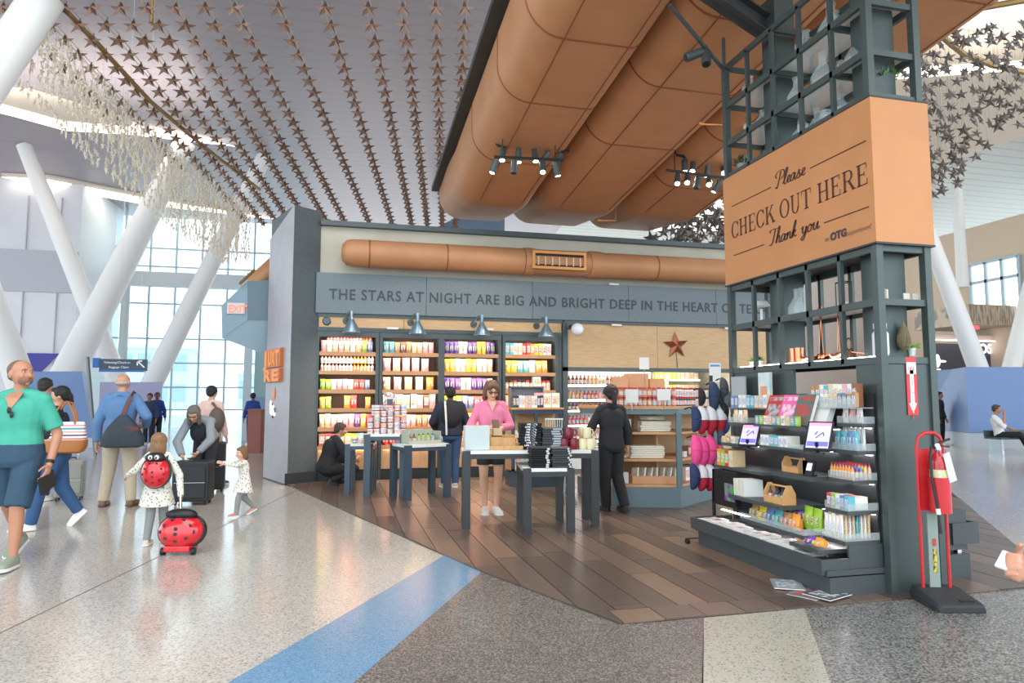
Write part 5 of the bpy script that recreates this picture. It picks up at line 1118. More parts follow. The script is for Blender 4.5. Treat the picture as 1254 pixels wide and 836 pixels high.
for z, nm, seq in ((4.235, 'upper glass shelf', [(6.25, 'cup', .14), (6.1, 'jug', .24), (5.45, 'bottle', .28), (5.32, 'cup', .12), (5.08, 'bottle', .34), (4.95, 'jug', .2), (4.68, 'bottle', .28)]),
                   (4.655, 'top glass shelf', [(6.2, 'jug', .22), (5.48, 'bottle', .28), (5.3, 'jug', .24), (5.05, 'bottle', .38), (4.9, 'jug', .2), (4.5, 'bottle', .3), (4.46, 'cup', .14)]),
                   (3.885, 'glass shelf over the sign', [(6.28, 'cup', .15), (5.5, 'jug', .22), (5.38, 'cup', .14), (5.28, 'bottle', .26), (5.07, 'cup', .14), (4.98, 'cup', .14), (4.88, 'jug', .2)])):
    for i, (y_, kd, h_) in enumerate(seq):
        glassware(kd, (4.16 + .08*(i % 2), y_, z), h_, 'clear glass %s on the %s, %s from the far end' % ({'cup': 'tumbler', 'jug': 'jug', 'bottle': 'bottle'}[kd], nm, ORD[i]))
def plant(loc, pr, ph, leafr, n, label, pot='#e6e8ea', cols='#5f9a3e', seed=1, lsz=.03):
    t_ = thing('potted_plant', label, 'plant', loc); k = MB(); k.lathe([(0, 0), (pr*.7, 0), (pr, ph), (pr*1.05, ph), (pr*1.05, ph*.8), (pr*.95, ph*.8)], n=16); k.lathe([(0, ph*.9), (pr*.9, ph*.9), (0, ph*.92)], n=10); k.build('pot', mat('pot_'+pot, pot, .35), t_, smooth=True)
    r_ = random.Random(seed); k = MB()
    for i in range(n):
        a_ = r_.uniform(0, 6.28); e_ = r_.uniform(.1, 1.4); d = Vector((math.cos(a_)*math.cos(e_), math.sin(a_)*math.cos(e_), math.sin(e_)))
        c_ = Vector((0, 0, ph)) + d*leafr*r_.uniform(.5, 1); s_ = lsz*r_.uniform(.7, 1.2); u = d.orthogonal().normalized(); v_ = d.cross(u)
        k.add([c_-d*s_, c_+u*s_*.5, c_+d*s_, c_-u*s_*.5, c_+v_*s_*.15], [(0, 1, 4), (1, 2, 4), (2, 3, 4), (3, 0, 4)])
    f = k.build('foliage', mat('leaf_'+cols, cols, .5, var=.25, scale=20), t_); f['kind'] = 'stuff'
    return t_
plant((4.28, 4.55, 3.885), .085, .17, .14, 160, 'small bushy green plant in a pale grey pot just above the orange sign', '#c9ced2', seed=2, lsz=.035)
plant((4.1, 6.3, 3.885), .05, .07, .1, 90, 'trailing dark green plant at the far end over the sign', '#8d8f8c', '#4f6b3a', 3)
plant((4.15, 6.28, 1.79), .035, .05, .05, 40, 'tiny green succulent in a white pot, leftmost on the lower tower shelf', '#eceae6', '#86b05a', 4, .02)
plant((4.12, 6.12, 1.79), .035, .05, .05, 40, 'tiny green succulent in a white pot, second from the left on the lower tower shelf', '#eceae6', '#86b05a', 5, .02)
plant((4.18, 4.62, 1.79), .035, .04, .03, 30, 'tiny succulent in a glowing white pot before the grey tower column', '#f4f2ee', '#86b05a', 6, .02)
plant((4.36, 4.45, 1.79), .03, .06, .06, 22, 'small leafy green sprout beside the teardrop ornament', '#dfe6df', '#79b04a', 7, .03)
M_cu = mat('polished_copper', '#e0906a', .18, .95)
def shelf_thing(name, label, cat, mb, m_, loc, **kk): return tag(mb.build(name, m_, loc=loc, smooth=kk.get('smooth', True)), label, cat, kk.get('group'))
for i, y_ in enumerate((5.56, 5.47)):
    k = MB(); k.lathe([(0, 0), (.035, 0), (.04, .13), (.043, .13), (.043, .135), (.034, .13), (.03, .01), (0, .01)], n=20); shelf_thing('copper_cup', 'tall copper cup on the lower tower shelf, %s of the pair' % ('left' if i == 0 else 'right'), 'cup', k, M_cu, (4.1, y_, 1.79), group='tall copper cups')
def pan(loc, r_, label):
    t_ = thing('copper_pan', label, 'pan', loc); k = MB(); k.lathe([(0, 0), (r_*.85, 0), (r_, .05), (r_*.97, .05), (r_*.82, .006), (0, .006)], n=24); k.build('pan_body', M_cu, t_, smooth=True); k = MB(); k.obox((0, -r_-.07, .05), (.02, .16, .008), rx=.15); k.build('handle', M_cu, t_)
pan((4.2, 5.42, 1.79), .12, 'round copper pan right of the tall copper cups'); pan((4.2, 5.02, 1.79), .12, 'copper pan at the right end of the copper ware'); pan((4.26, 5.2, 1.79), .09, 'small copper pan at the back of the copper ware')
for i, (y_, x_) in enumerate(((5.32, 4.2), (5.2, 4.15), (5.16, 4.26), (5.05, 4.2))):
    k = MB(); k.tube([(0, 0, 0), (.0, .02 if i % 2 else -.03, .3), (0, 0, .42)], .004, 6); k.ell((0, 0, -.03), (.03, .03, .035)); shelf_thing('copper_ladle', 'long-handled copper utensil hanging from the shelf, %s from the left' % ORD[i], 'utensil', k, M_cu, (x_, y_, 1.86), group='hanging copper utensils')
k = MB()
for j in range(8): k.box(-.03, .03, -.02+j*.001, .02, 0, .001)
k = MB(); k.lathe([(0, 0), (.055, 0), (.06, .02), (.06, .17), (.04, .2), (.04, .21), (0, .21)], n=20); k.lathe([(0, .21), (.048, .21), (.05, .25), (.03, .27), (0, .28)], n=20); shelf_thing('white_jar', 'white lidded glass jar near the tower corner', 'jar', k, mat('milk_glass', '#e6eaee', .15), (4.08, 4.46, 1.79))
k = MB(); k.tube([(.0, 0, 0), (0, 0, .05)], .02, 8)
tt = thing('ring_ornament', 'small dark ring ornament on a stand beside the copper ware', 'ornament', (4.1, 4.83, 1.79)); k = MB(); k.tube([(0, .035*math.cos(a_/12*6.283), .12+.05*math.sin(a_/12*6.283)) for a_ in range(13)], .008, 6); k.build('ring', mat('bronze_dark', '#6b5136', .35, .6), tt, smooth=True); k = MB(); k.cone((0, 0, 0), (0, 0, .07), .025, .008, 12); k.build('stand', mat('bronze_dark', ''), tt)
# teardrop twig ornament
tt = thing('teardrop_ornament', 'brown teardrop-shaped twig ornament hanging at the tower end', 'ornament', (4.26, 4.42, 1.8)); r_ = random.Random(9); k = MB()
for i in range(70):
    a_ = r_.uniform(0, 6.28); pts = []
    for j in range(7):
        z_ = j/6; rad = .052*math.sin(math.pi*min(1, z_**.75))*(1-.25*z_) + .002; pts.append((rad*math.cos(a_+j*.12), rad*math.sin(a_+j*.12), .02+z_*.24))
    k.tube(pts, .0022, 4)
k.build('twigs', mat('twig', '#7d7458', .8), tt)['kind'] = 'stuff'
k = MB(); k.cone((0, 0, .255), (0, 0, .36), .002, n=5); k.build('string', M_charcoal, tt)
k = MB(); k.ell((0, 0, .13), (.045, .045, .1), 14); k.build('core', mat('twig_core', '#6a624a', .9), tt, smooth=True)
# upper open shelf (z 2.2): bottles, castle-like lantern, boxes
for i, y_ in enumerate((5.5, 5.42)): glassware('bottle', (4.12, y_, 2.22), .26, 'clear glass bottle on the shelf under the sign, %s of the pair' % ('left' if i == 0 else 'right'))
tt = thing('wire_lantern', 'black wire lantern with candles on the shelf under the sign', 'lantern', (4.2, 4.98, 2.22)); k = MB()
for a_, b_ in (((-.04, -.05), (-.04, .05)), ((-.04, .05), (.04, .05)), ((.04, .05), (.04, -.05)), ((.04, -.05), (-.04, -.05))):
    k.cone((a_[0], a_[1], 0), (a_[0], a_[1], .24), .005, n=5)
    for z_ in (0, .24): k.cone((a_[0], a_[1], z_), (b_[0], b_[1], z_), .005, n=5)
k.build('wire_frame', M_black, tt)
for y_ in (-.03, .0, .03): k = MB(); k.lathe([(0, 0), (.012, 0), (.012, .07), (0, .075)], (0, y_, 0), 10); k.build('candle', M_capw, tt, smooth=True)
for i, (x_, y_, w_, h_, l_) in enumerate(((4.3, 4.6, .09, .13, 'tall cream gift box with tied ribbon at the tower end'), (4.38, 4.5, .14, .07, 'low cream gift box beside the taller one'), (4.12, 4.48, .05, .09, 'small white candle cup by the tower corner post'))):
    k = MB(); k.mi = 0; k.box(-w_/2, w_/2, -.05, .05, 0, h_); k.mi = 1; k.box(-.012, .012, -.052, .052, 0, h_+.003)
    if i == 0: k.tube([(0, 0, h_), (.03, 0, h_+.05), (.06, 0, h_+.02), (0, 0, h_)], .005, 6); k.tube([(0, 0, h_), (-.03, 0, h_+.06), (-.05, 0, h_+.01), (0, 0, h_)], .005, 6)
    tag(k.build('gift_box', [mat('gift_cream', '#e2dccb', .5), mat('gift_ribbon', '#a9a08a', .5)], loc=(x_, y_, 2.22)), l_, 'box')
tt = thing('desk_lamp', 'small white dome lamp at the far end of the shelf under the sign', 'lamp', (4.2, 6.18, 2.22)); k = MB(); k.lathe([(0, 0), (.05, 0), (.05, .015), (.012, .02), (.012, .16)], n=16); k.build('base', M_capw, tt, smooth=True); k = MB(); k.lathe([(.012, .26), (.06, .24), (.09, .19), (.085, .19), (.0, .23)], n=20); k.build('lamp_shade', M_capw, tt, smooth=True)
# ------------------------------------------------------------------ display unit on the long side
du = thing('display_unit', 'dark tiered display unit of trays along the long side of the tower', 'display unit', (3.72, 5.4, 0)); D = Vector((3.72, 5.4, 0))
def dp(name, x0, x1, y0, y1, z0, z1, m_=M_dark, par=None): k = MB(); k.box(x0-D.x, x1-D.x, y0-D.y, y1-D.y, z0, z1); return k.build(name, m_, par or du)
M_unit = mat('unit_graphite', '#464d4f', .45, .1, var=.05, scale=5)
dp('plinth', 3.49, 3.98, 4.4, 6.3, 0, .15, M_unit); dp('end_skirt', 3.47, 3.98, 4.4, 4.418, .16, .2, M_unit)
dp('deck', 3.46, 3.96, 4.45, 6.34, .165, .235, M_unit); dp('front_lip', 3.44, 3.46, 4.42, 6.36, .165, .275, M_unit); dp('end_lip', 3.46, 3.68, 4.42, 4.44, .165, .275, M_unit); dp('end_lip', 3.46, 3.9, 6.34, 6.36, .165, .275, M_unit)
dp('side_panel', 3.682, 3.983, 4.421, 4.441, .2, .37, M_unit)

dp('back_panel', 3.965, 3.985, 4.445, 6.36, .19, 1.5, M_dark)
for y_ in (4.55, 5.3, 6.1): dp('spacer', 3.5, 3.53, y_-.02, y_+.02, .145, .165, M_chrome)
M_acr = mat('clear_acrylic', (.9, .94, .94, 1), .05, alpha=.22)
def tray(x0, y0, y1, z, lip=.055, th=.03, x1=3.965, led=True):
    b_ = dp('tray', x0, x1, y0, y1, z, z+th, M_unit)
    dp('clear_lip', x0, x0+.006, y0, y1, z+th, z+th+lip, M_acr, b_); dp('clear_lip', x0, x1, y0, y0+.006, z+th, z+th+lip, M_acr, b_)
    if led: dp('led_strip', x1-.03, x1-.012, y0+.02, y1-.02, z-.008, z-.001, M_ledc, b_)
TR = [(3.85, 4.43, 4.7, 1.235), (3.8, 4.43, 4.7, 1.03), (3.75, 4.43, 4.7, .81), (3.69, 4.43, 4.68, .585), (3.66, 4.43, 4.68, .365)]
for x_, y0, y1, z_ in TR: tray(x_, y0, y1, z_)
dp('led_strip', 3.72, 3.75, 4.5, 6.25, .35, .356, M_ledc); tray(3.62, 4.78, 5.5, 1.21, .0, .02); tray(3.62, 4.82, 5.42, 1.025, .04, .022); tray(3.62, 4.76, 5.25, .8, 0, .035); tray(3.5, 4.98, 5.75, .545, 0, .03); tray(3.52, 4.72, 5.6, .36, .05, .03)
tray(3.66, 5.7, 5.98, 1.2, .05); tray(3.66, 5.82, 6.12, 1.0, .05); tray(3.62, 5.4, 6.2, .78, 0, .025); 
dp('acrylic_rail', 3.8, 3.96, 4.43, 5.0, 1.38, 1.39, M_acr); dp('acrylic_rail', 3.795, 3.8, 4.43, 5.0, 1.38, 1.46, M_acr); dp('acrylic_rail', 3.8, 3.96, 5.55, 6.2, 1.36, 1.37, M_acr)
gb = dp('black_box', 3.56, 3.6, 5.72, 6.12, .46, .77, M_black); dp('black_box', 3.6, 3.95, 5.7, 5.73, .46, .77, M_black); dp('black_box', 3.56, 3.95, 5.7, 6.12, .44, .46, M_black); dp('black_box', 3.56, 3.95, 6.1, 6.13, .46, .77, M_black)
bpx = dp('gift_panel', 3.552, 3.56, 5.74, 5.9, .5, .66, mat('purple_green', '#8a2fa8', .4, kind='noise', scale=14, col2='#4fae35'))
def rowY(x, y0, y1, z, kind, cols, w_, d_, h_, gap, where, group, var=None):
    h_ *= 1.18
    y_ = y1 - w_/2; i = 0
    while y_ - w_/2 >= y0 - .005:
        c = cols[min(len(cols)-1, int(i*len(cols)/max(1, round((y1-y0)/(w_+gap)))))]
        if c: put(kind, c, (x, y_, z), w_*.97, d_, h_, '%s %s, %s from left, %s' % (c, CAT[kind][0].replace('_', ' '), ORD[i], where), group, rz=R(-90), var=var)
        y_ -= w_+gap; i += 1
G = 'small goods on the tower display'
rowY(3.88, 4.44, 5.0, 1.392, 'carton', ['tan', 'white', 'teal', 'cream', 'white', 'pink', 'white', 'brown', 'tan'], .05, .06, .15, .003, 'top clear shelf of the display unit', G)
rowY(3.83, 4.44, 5.0, 1.392, 'carton', ['teal', 'white', 'cream', 'blue', 'tan'], .045, .03, .09, .006, 'front row of the top clear shelf', G)
for i, (x_, y0, y1, z_) in enumerate(TR):
    nm = 'near tray number %s down the unit corner' % ORD[i]; zz = z_+.032
    a_ = (3.965-x_)
    if i == 0: rowY(x_+.06, y0+.01, y1, zz, 'pouch', ['white', 'pink', 'white'], .065, .05, .1, .01, nm, G, var=0)
    if i == 1:
        rowY(x_+.03, y0+.01, y1, zz, 'pouch', ['teal', 'blue', 'teal'], .06, .04, .12, .005, nm, G, var=2); rowY(x_+.1, y0+.01, y1, zz, 'pouch', ['white'], .045, .04, .15, .004, nm+', second row', G, var=2)
    if i == 2:
        for r_ in range(5): rowY(x_+.025+r_*.038, y0+.012, y1, zz, 'bottle', [['orange', 'purple', 'blue', 'yellow', 'pink'][r_]], .026, .026, .1, .006, nm+', %s row' % ORD[r_], G, var=1)
    if i == 3: rowY(x_+.05, y0+.01, y1, zz, 'carton', ['red', 'green', 'white', 'blue', 'teal'], .045, .06, .09, .003, nm, G, var=2); rowY(x_+.15, y0+.01, y1, zz, 'carton', ['pink', 'orange', 'white'], .07, .12, .08, .004, nm+', second row', G, var=0)
    if i == 4:
        for r_ in range(8): rowY(x_+.025+r_*.034, y0+.01, y1, zz, 'pouch', [['white', 'cream', 'white', 'cream', 'teal', 'white', 'white', 'cream'][r_]], .04, .03, .15+.004*r_, .001, nm+', %s row' % ORD[r_], G, var=[2, 3, 3, 2, 2, 3, 1, 3][r_])
rowY(3.68, 4.85, 5.4, 1.052, 'carton', ['white', 'teal', 'teal', 'white', None, None, None], .06, .12, .075, .004, 'tablet shelf of the unit', G, var=2)
rowY(3.72, 5.72, 5.97, 1.232, 'pouch', ['cream', 'white', 'cream'], .07, .06, .1, .01, 'far upper tray', G, var=3)
rowY(3.72, 5.84, 6.1, 1.032, 'carton', ['cream', 'tan', 'white'], .07, .12, .05, .006, 'second far tray', G, var=1)
rowY(3.7, 5.85, 6.15, .807, 'carton', ['orange', 'green', 'red', 'cream'], .065, .14, .13, .004, 'third far tray', G, var=4)
rowY(3.86, 5.55, 6.2, 1.372, 'carton', ['blue', 'white', 'teal', 'cream', 'white'], .06, .06, .1, .008, 'far clear shelf', G, var=2)
rowY(3.62, 4.78, 5.55, .392, 'pouch', ['tan', 'yellow', 'blue', 'teal', 'orange', 'tan', 'orange', 'green', 'purple'], .11, .14, .11, .002, 'lower snack tray', G)
rowY(3.74, 4.75, 5.55, .392, 'pouch', ['teal', 'teal', 'brown', 'purple', 'green', 'green'], .11, .12, .16, .002, 'rear row of the lower snack tray', G)
rowY(3.58, 4.55, 4.85, .335, 'pouch', ['orange', 'purple', 'orange'], .1, .16, .05, .0, 'corner of the lower snack tray', G)
tray(3.49, 4.52, 4.86, .295, 0, .028, led=False)
# soft toy pouches etc. on envelope shelf
for i in range(9):
    k = MB(); k.box(-.09, .09, -.004, .004, 0, .15); tag(k.build('greeting_card', mat('card_%d' % (i % 3), ['#ece6d8', '#e2d6bd', '#d9ddd9'][i % 3], .6), loc=(3.62, 5.68-i*.019, .577), rot=(R(-6), 0, R(-12))), 'cream greeting card standing in a pack, %s from the left' % ORD[i], 'card', 'cards on the middle shelf')
def caddy(loc, sc, label):
    tt = thing('wooden_caddy', label, 'caddy', loc, rz=R(-90)); M_p = mat('caddy_pine', '#d3a26a', .5, var=.1, scale=6, stretch=(8, 1, 1)); s_ = sc
    for x_ in (-.13, .13): k = MB(); k.loft([[(x_-.006, -.06, 0), (x_-.006, .06, 0), (x_-.006, .06, .09), (x_-.006, .02, .16), (x_-.006, -.02, .16), (x_-.006, -.06, .09)], [(x_+.006, -.06, 0), (x_+.006, .06, 0), (x_+.006, .06, .09), (x_+.006, .02, .16), (x_+.006, -.02, .16), (x_+.006, -.06, .09)]]); k.xf(Matrix.Scale(s_, 4)); k.build('end_board', M_p, tt)
    for y_ in (-.055, .055): k = MB(); k.box(-.124, .124, y_-.004, y_+.004, 0, .06); k.xf(Matrix.Scale(s_, 4)); k.build('side_board', M_p, tt)
    k = MB(); k.box(-.124, .124, -.05, .05, 0, .008); k.xf(Matrix.Scale(s_, 4)); k.build('base_board', M_p, tt)
    k = MB(); k.cone((-.124, 0, .145), (.124, 0, .145), .009, n=8); k.xf(Matrix.Scale(s_, 4)); k.build('handle', M_p, tt)
caddy((3.62, 5.15, .577), 1, 'pine bottle caddy with end boards on the middle shelf'); caddy((3.74, 5.1, .837), .8, 'smaller pine caddy on the shelf above')
for i in range(5): put('bottle', 'black', (3.61+.04*(i % 2)-.02, 5.23-.04*i, .587), .035, .035, .12, 'small dark bottle in the pine caddy, %s from the left' % ORD[i], 'bottles in the pine caddy', var=5+i % 5)
for i in range(5): k = MB(); k.box(-.03, .03, -.008, .008, 0, .11); tag(k.build('card_pack', mat('mint_pack', '#bfe0d6', .4), loc=(3.74, 4.98-.022*i, .837), rot=(0, 0, R(-90))), 'mint green slim pack on the caddy shelf, %s from the left' % ORD[i], 'pack', 'mint packs on the shelf')
# small black card reader next to the mint packs
tt = thing('card_reader', 'black card reader with a lit screen under the right-hand tablet', 'card reader', (3.68, 4.82, .835), rz=R(-80)); k = MB(); k.obox((0, 0, .06), (.075, .02, .13), rx=R(-20)); k.build('body', M_black, tt); k = MB(); k.obox((0, -.0125, .075), (.045, .004, .06), rx=R(-20)); k.build('screen', mat('reader_screen', (.75, .7, .95, 1), emit=1), tt); k = MB(); k.box(-.03, .03, -.03, .04, 0, .012); k.build('foot', M_black, tt)
def tablet(x, y, X, label, tilt, rz, s_=1):
    p = at(x, y, X=X); tt = thing('tablet', label, 'tablet', p, rz=rz); w_, h_ = .2*s_, .25*s_
    k = MB(); k.box(-w_/2, w_/2, -.006, .006, 0, h_); k.build('body', M_black, tt, bevel=.003, rot=(tilt, 0, 0))
    k = MB(); k.mi = 0; k.box(-w_/2+.015, w_/2-.015, -.0085, -.006, .015, h_-.015); k.mi = 1; k.box(-w_/2+.015, w_/2-.015, -.01, -.0085, h_-.04, h_-.015); k.mi = 2; k.box(-w_/2+.02, w_/2-.02, -.01, -.0085, .03, .07)
    k.build('screen', [mat('screen_lilac', (.55, .48, .9, 1), emit=.45), mat('screen_pink', (.85, .25, .45, 1), emit=.7), mat('screen_blue', (.12, .12, .5, 1), emit=.7)], tt, rot=(tilt, 0, 0))
    k = MB(); k.mi = 0
    for a_, b_ in (((-.02, .1), (.03, .15)), ((.03, .15), (.04, .12)), ((-.03, .13), (-.01, .16))): k.cone((a_[0], -.0095, a_[1]), (b_[0], -.0095, b_[1]), .004, n=5)
    k.build('screen_icon', mat('screen_ink', '#3a3560', .5), tt, rot=(tilt, 0, 0))
    k = MB(); k.cone((0, .03, -.02), (0, .0, .06), .014, n=8); k.cone((0, .03, -.03), (0, .03, -.02), .05, n=14); k.build('stand', M_black, tt)
tablet(1000, 551, 3.6, 'larger tilted tablet with a lilac screen, right on the display unit', R(-30), R(-58), 1.0); tablet(915, 546, 3.6, 'smaller tilted tablet with a lilac screen, left on the display unit', R(-30), R(-58), .9)
# magazines standing in a slanted row
MG = [('red and grey', '#b9413a', '#9fb0b4'), ('pink', '#e06aa0', '#f0c9da'), ('red and green-grey', '#5f6f6a', '#c2433c')]
def magazine(loc, rot, w_, h_, th, cA, cB, label, group, blocks=True):
    tt = thing('magazine', label, 'magazine', loc, group=group); tt.rotation_euler = rot
    k = MB(); k.mi = 0; k.box(-w_/2, w_/2, -th/2+.0006, th/2-.0006, 0, h_-.002); k.build('pages', M_paper, tt)
    k = MB(); k.box(-w_/2, w_/2, -th/2-.0006, -th/2+.0006, 0, h_); k.build('cover', mat('cv'+cA, cA, .3), tt)
    k = MB(); k.box(-w_*.38, w_*.38, -th/2-.0012, -th/2-.0006, h_*.12, h_*.68); k.box(-w_*.42, w_*.42, -th/2-.0012, -th/2-.0006, h_*.8, h_*.93); k.build('cover_print', mat('cp'+cB, cB, .35, kind='noise', scale=22, col2=cA), tt)
    return tt
for i, (n_, a_, b_) in enumerate(MG):
    magazine((3.68+.0*i, 5.33-i*.205, 1.235), (R(-22), 0, R(-82)), .19, .27, .02 + .012*(i == 2), a_, b_, '%s magazine leaning on the upper shelf, %s from left' % (n_, ORD[i]), 'leaning magazines')
k = MB(); k.box(-.1, .1, -.03, .03, 0, .26); tag(k.build('book', M_paper, loc=(3.78, 4.84, 1.235), rot=(R(-24), 0, R(-82))), 'thick book with pale page edges behind the last magazine', 'book')
for i in range(10): put('carton', ['teal', 'green', 'white', 'cream'][i % 4], (3.64, 5.46-.062*i, 1.232), .05, .02, .075, 'little packet in front of the leaning magazines, %s from the left' % ORD[i], 'packets before the magazines', rz=R(-90))
# papers lying in the bottom tray
rr = random.Random(21)
for i in range(12):
    y_ = 6.22-i*.135; hh = rr.uniform(.03, .06)
    tt = thing('magazine', 'flat white magazine stack lying in the bottom tray, %s from the far end' % ORD[i], 'magazine', (3.57, y_, .237), rz=R(-90+rr.uniform(-8, 8)), group='magazines in the bottom tray')
    k = MB(); k.box(-.06, .06, -.1, .1, 0, hh); k.build('pages', M_paper, tt); k = MB(); k.box(-.06, .06, -.1, .1, hh, hh+.002); k.build('cover', M_paper, tt); k = MB(); k.box(-.04, .045, -.03, .05, hh+.002, hh+.003); k.build('cover_print', mat('mag_print%d' % (i % 3), ['#d9d4d2', '#cfc4c2', '#c8ccd2'][i % 3], .4, kind='noise', scale=30, col2=['#8f7a76', '#a05a52', '#5c6a7c'][i % 3]), tt)
# dispenser / board at far end top, poster with faces
p = at(940, 478, X=3.9); tt = thing('counter_display', 'pale blue standing display card above the magazines', 'display card', (3.9, 5.72, 1.375), rz=R(-90)); k = MB(); k.box(-.09, .09, -.01, .02, 0, .33); k.build('card', mat('display_blue', '#b9dbe4', .5, kind='noise', scale=12, col2='#e8d9c6'), tt); k = MB(); k.box(-.05, .05, -.014, -.01, .03, .2); k.build('print', mat('display_tan', '#d39c77', .5), tt)
tt = thing('grey_sign_board', 'plain grey square board at the far top of the display unit', 'board', (3.9, 6.16, 1.4), rz=R(-90)); k = MB(); k.box(-.12, .12, -.01, .01, 0, .28); k.build('board', mat('plain_grey', '#a3abae', .5), tt); k = MB(); k.box(-.1, .1, -.02, -.01, 0, .03); k.build('clip', M_chrome, tt)
# fallen magazines on the floor
magazine((3.31, 4.62, .026), (R(-90), 0, R(-28)), .22, .28, .008, '#8d9aa0', '#c9cdd2', 'loose magazine lying on the floor, farther one at the unit corner', 'magazines on the floor')
magazine((3.28, 4.45, .012), (R(-90), 0, R(-60)), .22, .28, .012, '#77797c', '#b9413a', 'loose magazine lying on the floor, lower one under the other', 'magazines on the floor')
magazine((3.35, 4.38, .03), (R(-90), 0, R(-70)), .22, .28, .008, '#4a4f55', '#c8cdd0', 'loose dark magazine on top of the floor pile by the plinth', 'magazines on the floor')
k = MB(); k.cone((-.015, 0, .03), (.015, 0, .03), .03, n=14); k.cone((0, 0, .05), (.0, 0, .06), .012, n=6); k.box(-.02, .12, -.004, .004, .055, .065); tag(k.build('caster', M_black, loc=(3.4, 6.36, 0)), 'small black caster wheel at the far end of the display unit', 'wheel')
# far side unit seen right of the tower
fu = thing('display_unit', 'matching dark tray unit on the far side of the tower, behind the extinguisher', 'display unit', (4.75, 5.4, 0)); D2 = Vector((4.75, 5.4, 0))
def dq(name, x0, x1, y0, y1, z0, z1, m_=None, par=None): k = MB(); k.box(x0-D2.x, x1-D2.x, y0-D2.y, y1-D2.y, z0, z1); return k.build(name, m_ or M_unit, par or fu)
dq('plinth', 4.47, 5.0, 4.62, 6.3, 0, .2); dq('deck', 4.47, 4.98, 4.62, 6.34, .235, .55); dq('front_lip', 5.06, 5.08, 4.6, 6.36, .28, .45); dq('end_lip', 4.82, 5.06, 4.6, 4.62, .28, .45); dq('bottom', 4.82, 5.06, 4.62, 6.34, .28, .3)
dq('spacer', 4.9, 4.94, 4.64, 4.68, .2, .235, M_chrome); dq('tray', 4.47, 4.75, 4.62, 5.3, .63, .66); dq('tray', 4.47, 4.7, 4.62, 5.2, .95, .98)
for i in range(5): magazine((4.6, 4.7+i*.03, .662), (0, 0, R(4)), .2, .07, .025, '#c9cdd0', '#e8e8ea', 'pale book in the tray beside the extinguisher stand, %s from the front' % ORD[i], 'books in the far tray')
k = MB(); k.loft([[(0, -.06, 0), (.13, -.06, 0), (.13, .06, 0), (0, .06, 0)], [(0, -.03, .26), (.05, -.03, .26), (.05, .03, .26), (0, .03, .26)]]); tag(k.build('chip_bag', mat('bag_green', '#5fae3c', .35), loc=(4.5, 4.7, .99)), 'bright green bag on the tray behind the extinguisher', 'bag')
# ================================================================== FIRE EXTINGUISHER STAND
EX, EY = 4.19, 4.11; fe = thing('extinguisher_stand', 'red upright stand on a black rubber base at the tower end', 'stand', (EX, EY, 0), rz=R(-16))
fe.scale = (.82, .85, 1.04); M_r = mat('stand_red', '#c4262e', .35); M_rub = mat('rubber_base', '#2f3236', .6, bump=.2, scale=80)
k = MB(); sec = lambda y_, w_, z1: [(-w_, y_, 0), (w_, y_, 0), (w_, y_, z1*.5), (w_*.92, y_, z1), (-w_*.92, y_, z1), (-w_, y_, z1*.5)]
k.loft([sec(-.27, .19, .05), sec(-.24, .2, .06), sec(-.02, .2, .085), sec(.06, .2, .1), sec(.15, .19, .1), sec(.19, .18, .08)]); k.build('base', M_rub, fe, bevel=.01)
k = MB(); k.box(.02, .13, -.22, -.19, .058, .072); k.build('hand_slot', M_black, fe)
hh = 1.16
k = MB(); k.tube([(-.13, .06, .09), (-.13, .06, hh-.1), (-.11, .06, hh-.03), (-.05, .06, hh), (.03, .06, hh), (.08, .06, hh-.03), (.1, .06, hh-.1), (.1, .06, .09)], .014, 8); k.build('tube_frame', M_r, fe, smooth=True)
k = MB(); k.box(-.13, .1, .055, .07, .62, hh-.11); k.build('back_plate', M_r, fe)
k = MB(); k.lathe([(.07, .62), (.085, .62), (.085, .86), (.08, .86)], (0, -.035, 0), 24); k.build('cradle', M_r, fe, smooth=True)
k = MB(); k.box(-.07, .02, .055, .075, .1, .6); k.build('grey_post', mat('grey_green_post', '#8a9890', .5), fe); k = MB(); k.box(-.035, -.005, .05, .055, .2, .36); k.build('caution_label', mat('caution_yellow', '#dcbf3a', .5, kind='noise', scale=40, col2='#4a4632'), fe)
k = MB(); k.box(-.035, -.005, .05, .055, .38, .43); k.build('label', mat('label_red', '#b8453f', .5), fe)
x_, y_ = fl(1151, 722); ex = thing('fire_extinguisher', 'red fire extinguisher with black hose hanging on the stand', 'fire extinguisher', (EX, EY, .68), rz=R(-16)); ex.scale = (.85, .85, 1)
k = MB(); k.lathe([(0, 0), (.06, 0), (.066, .015), (.066, .31), (.06, .35), (.03, .385), (.02, .4)], (0, -.035, 0), 24); k.build('cylinder', mat('extinguisher_red', '#b51c2c', .25, coat=.5), ex, smooth=True)
k = MB(); k.lathe([(.067, .12), (.068, .12), (.068, .27), (.067, .27)], (0, -.035, 0), 24); k.build('label', mat('ext_label', '#c9d6d6', .4, kind='noise', scale=30, col2='#e2c85a'), ex, smooth=True)
k = MB(); k.lathe([(.018, .39), (.026, .4), (.026, .43), (.012, .45)], (0, -.035, 0), 16); k.build('valve', M_chrome, ex, smooth=True)
k = MB(); k.obox((.05, -.035, .47), (.11, .022, .014), 0, 0, R(-18)); k.obox((.05, -.035, .435), (.09, .02, .01), 0, 0, R(8)); k.build('lever', M_black, ex)
k = MB(); k.tube([(-.02, -.035, .42), (-.06, -.05, .43), (-.085, -.07, .36), (-.088, -.085, .2), (-.07, -.1, .06), (-.062, -.115, -.06)], .011, 8); k.cone((-.062, -.115, -.06), (-.058, -.12, -.17), .012, .018, 10); k.build('hose', M_black, ex, smooth=True)
k = MB(); k.cone((-.065, -.108, .0), (-.063, -.113, -.04), .017, n=10); k.build('hose_clip', M_capw, ex)
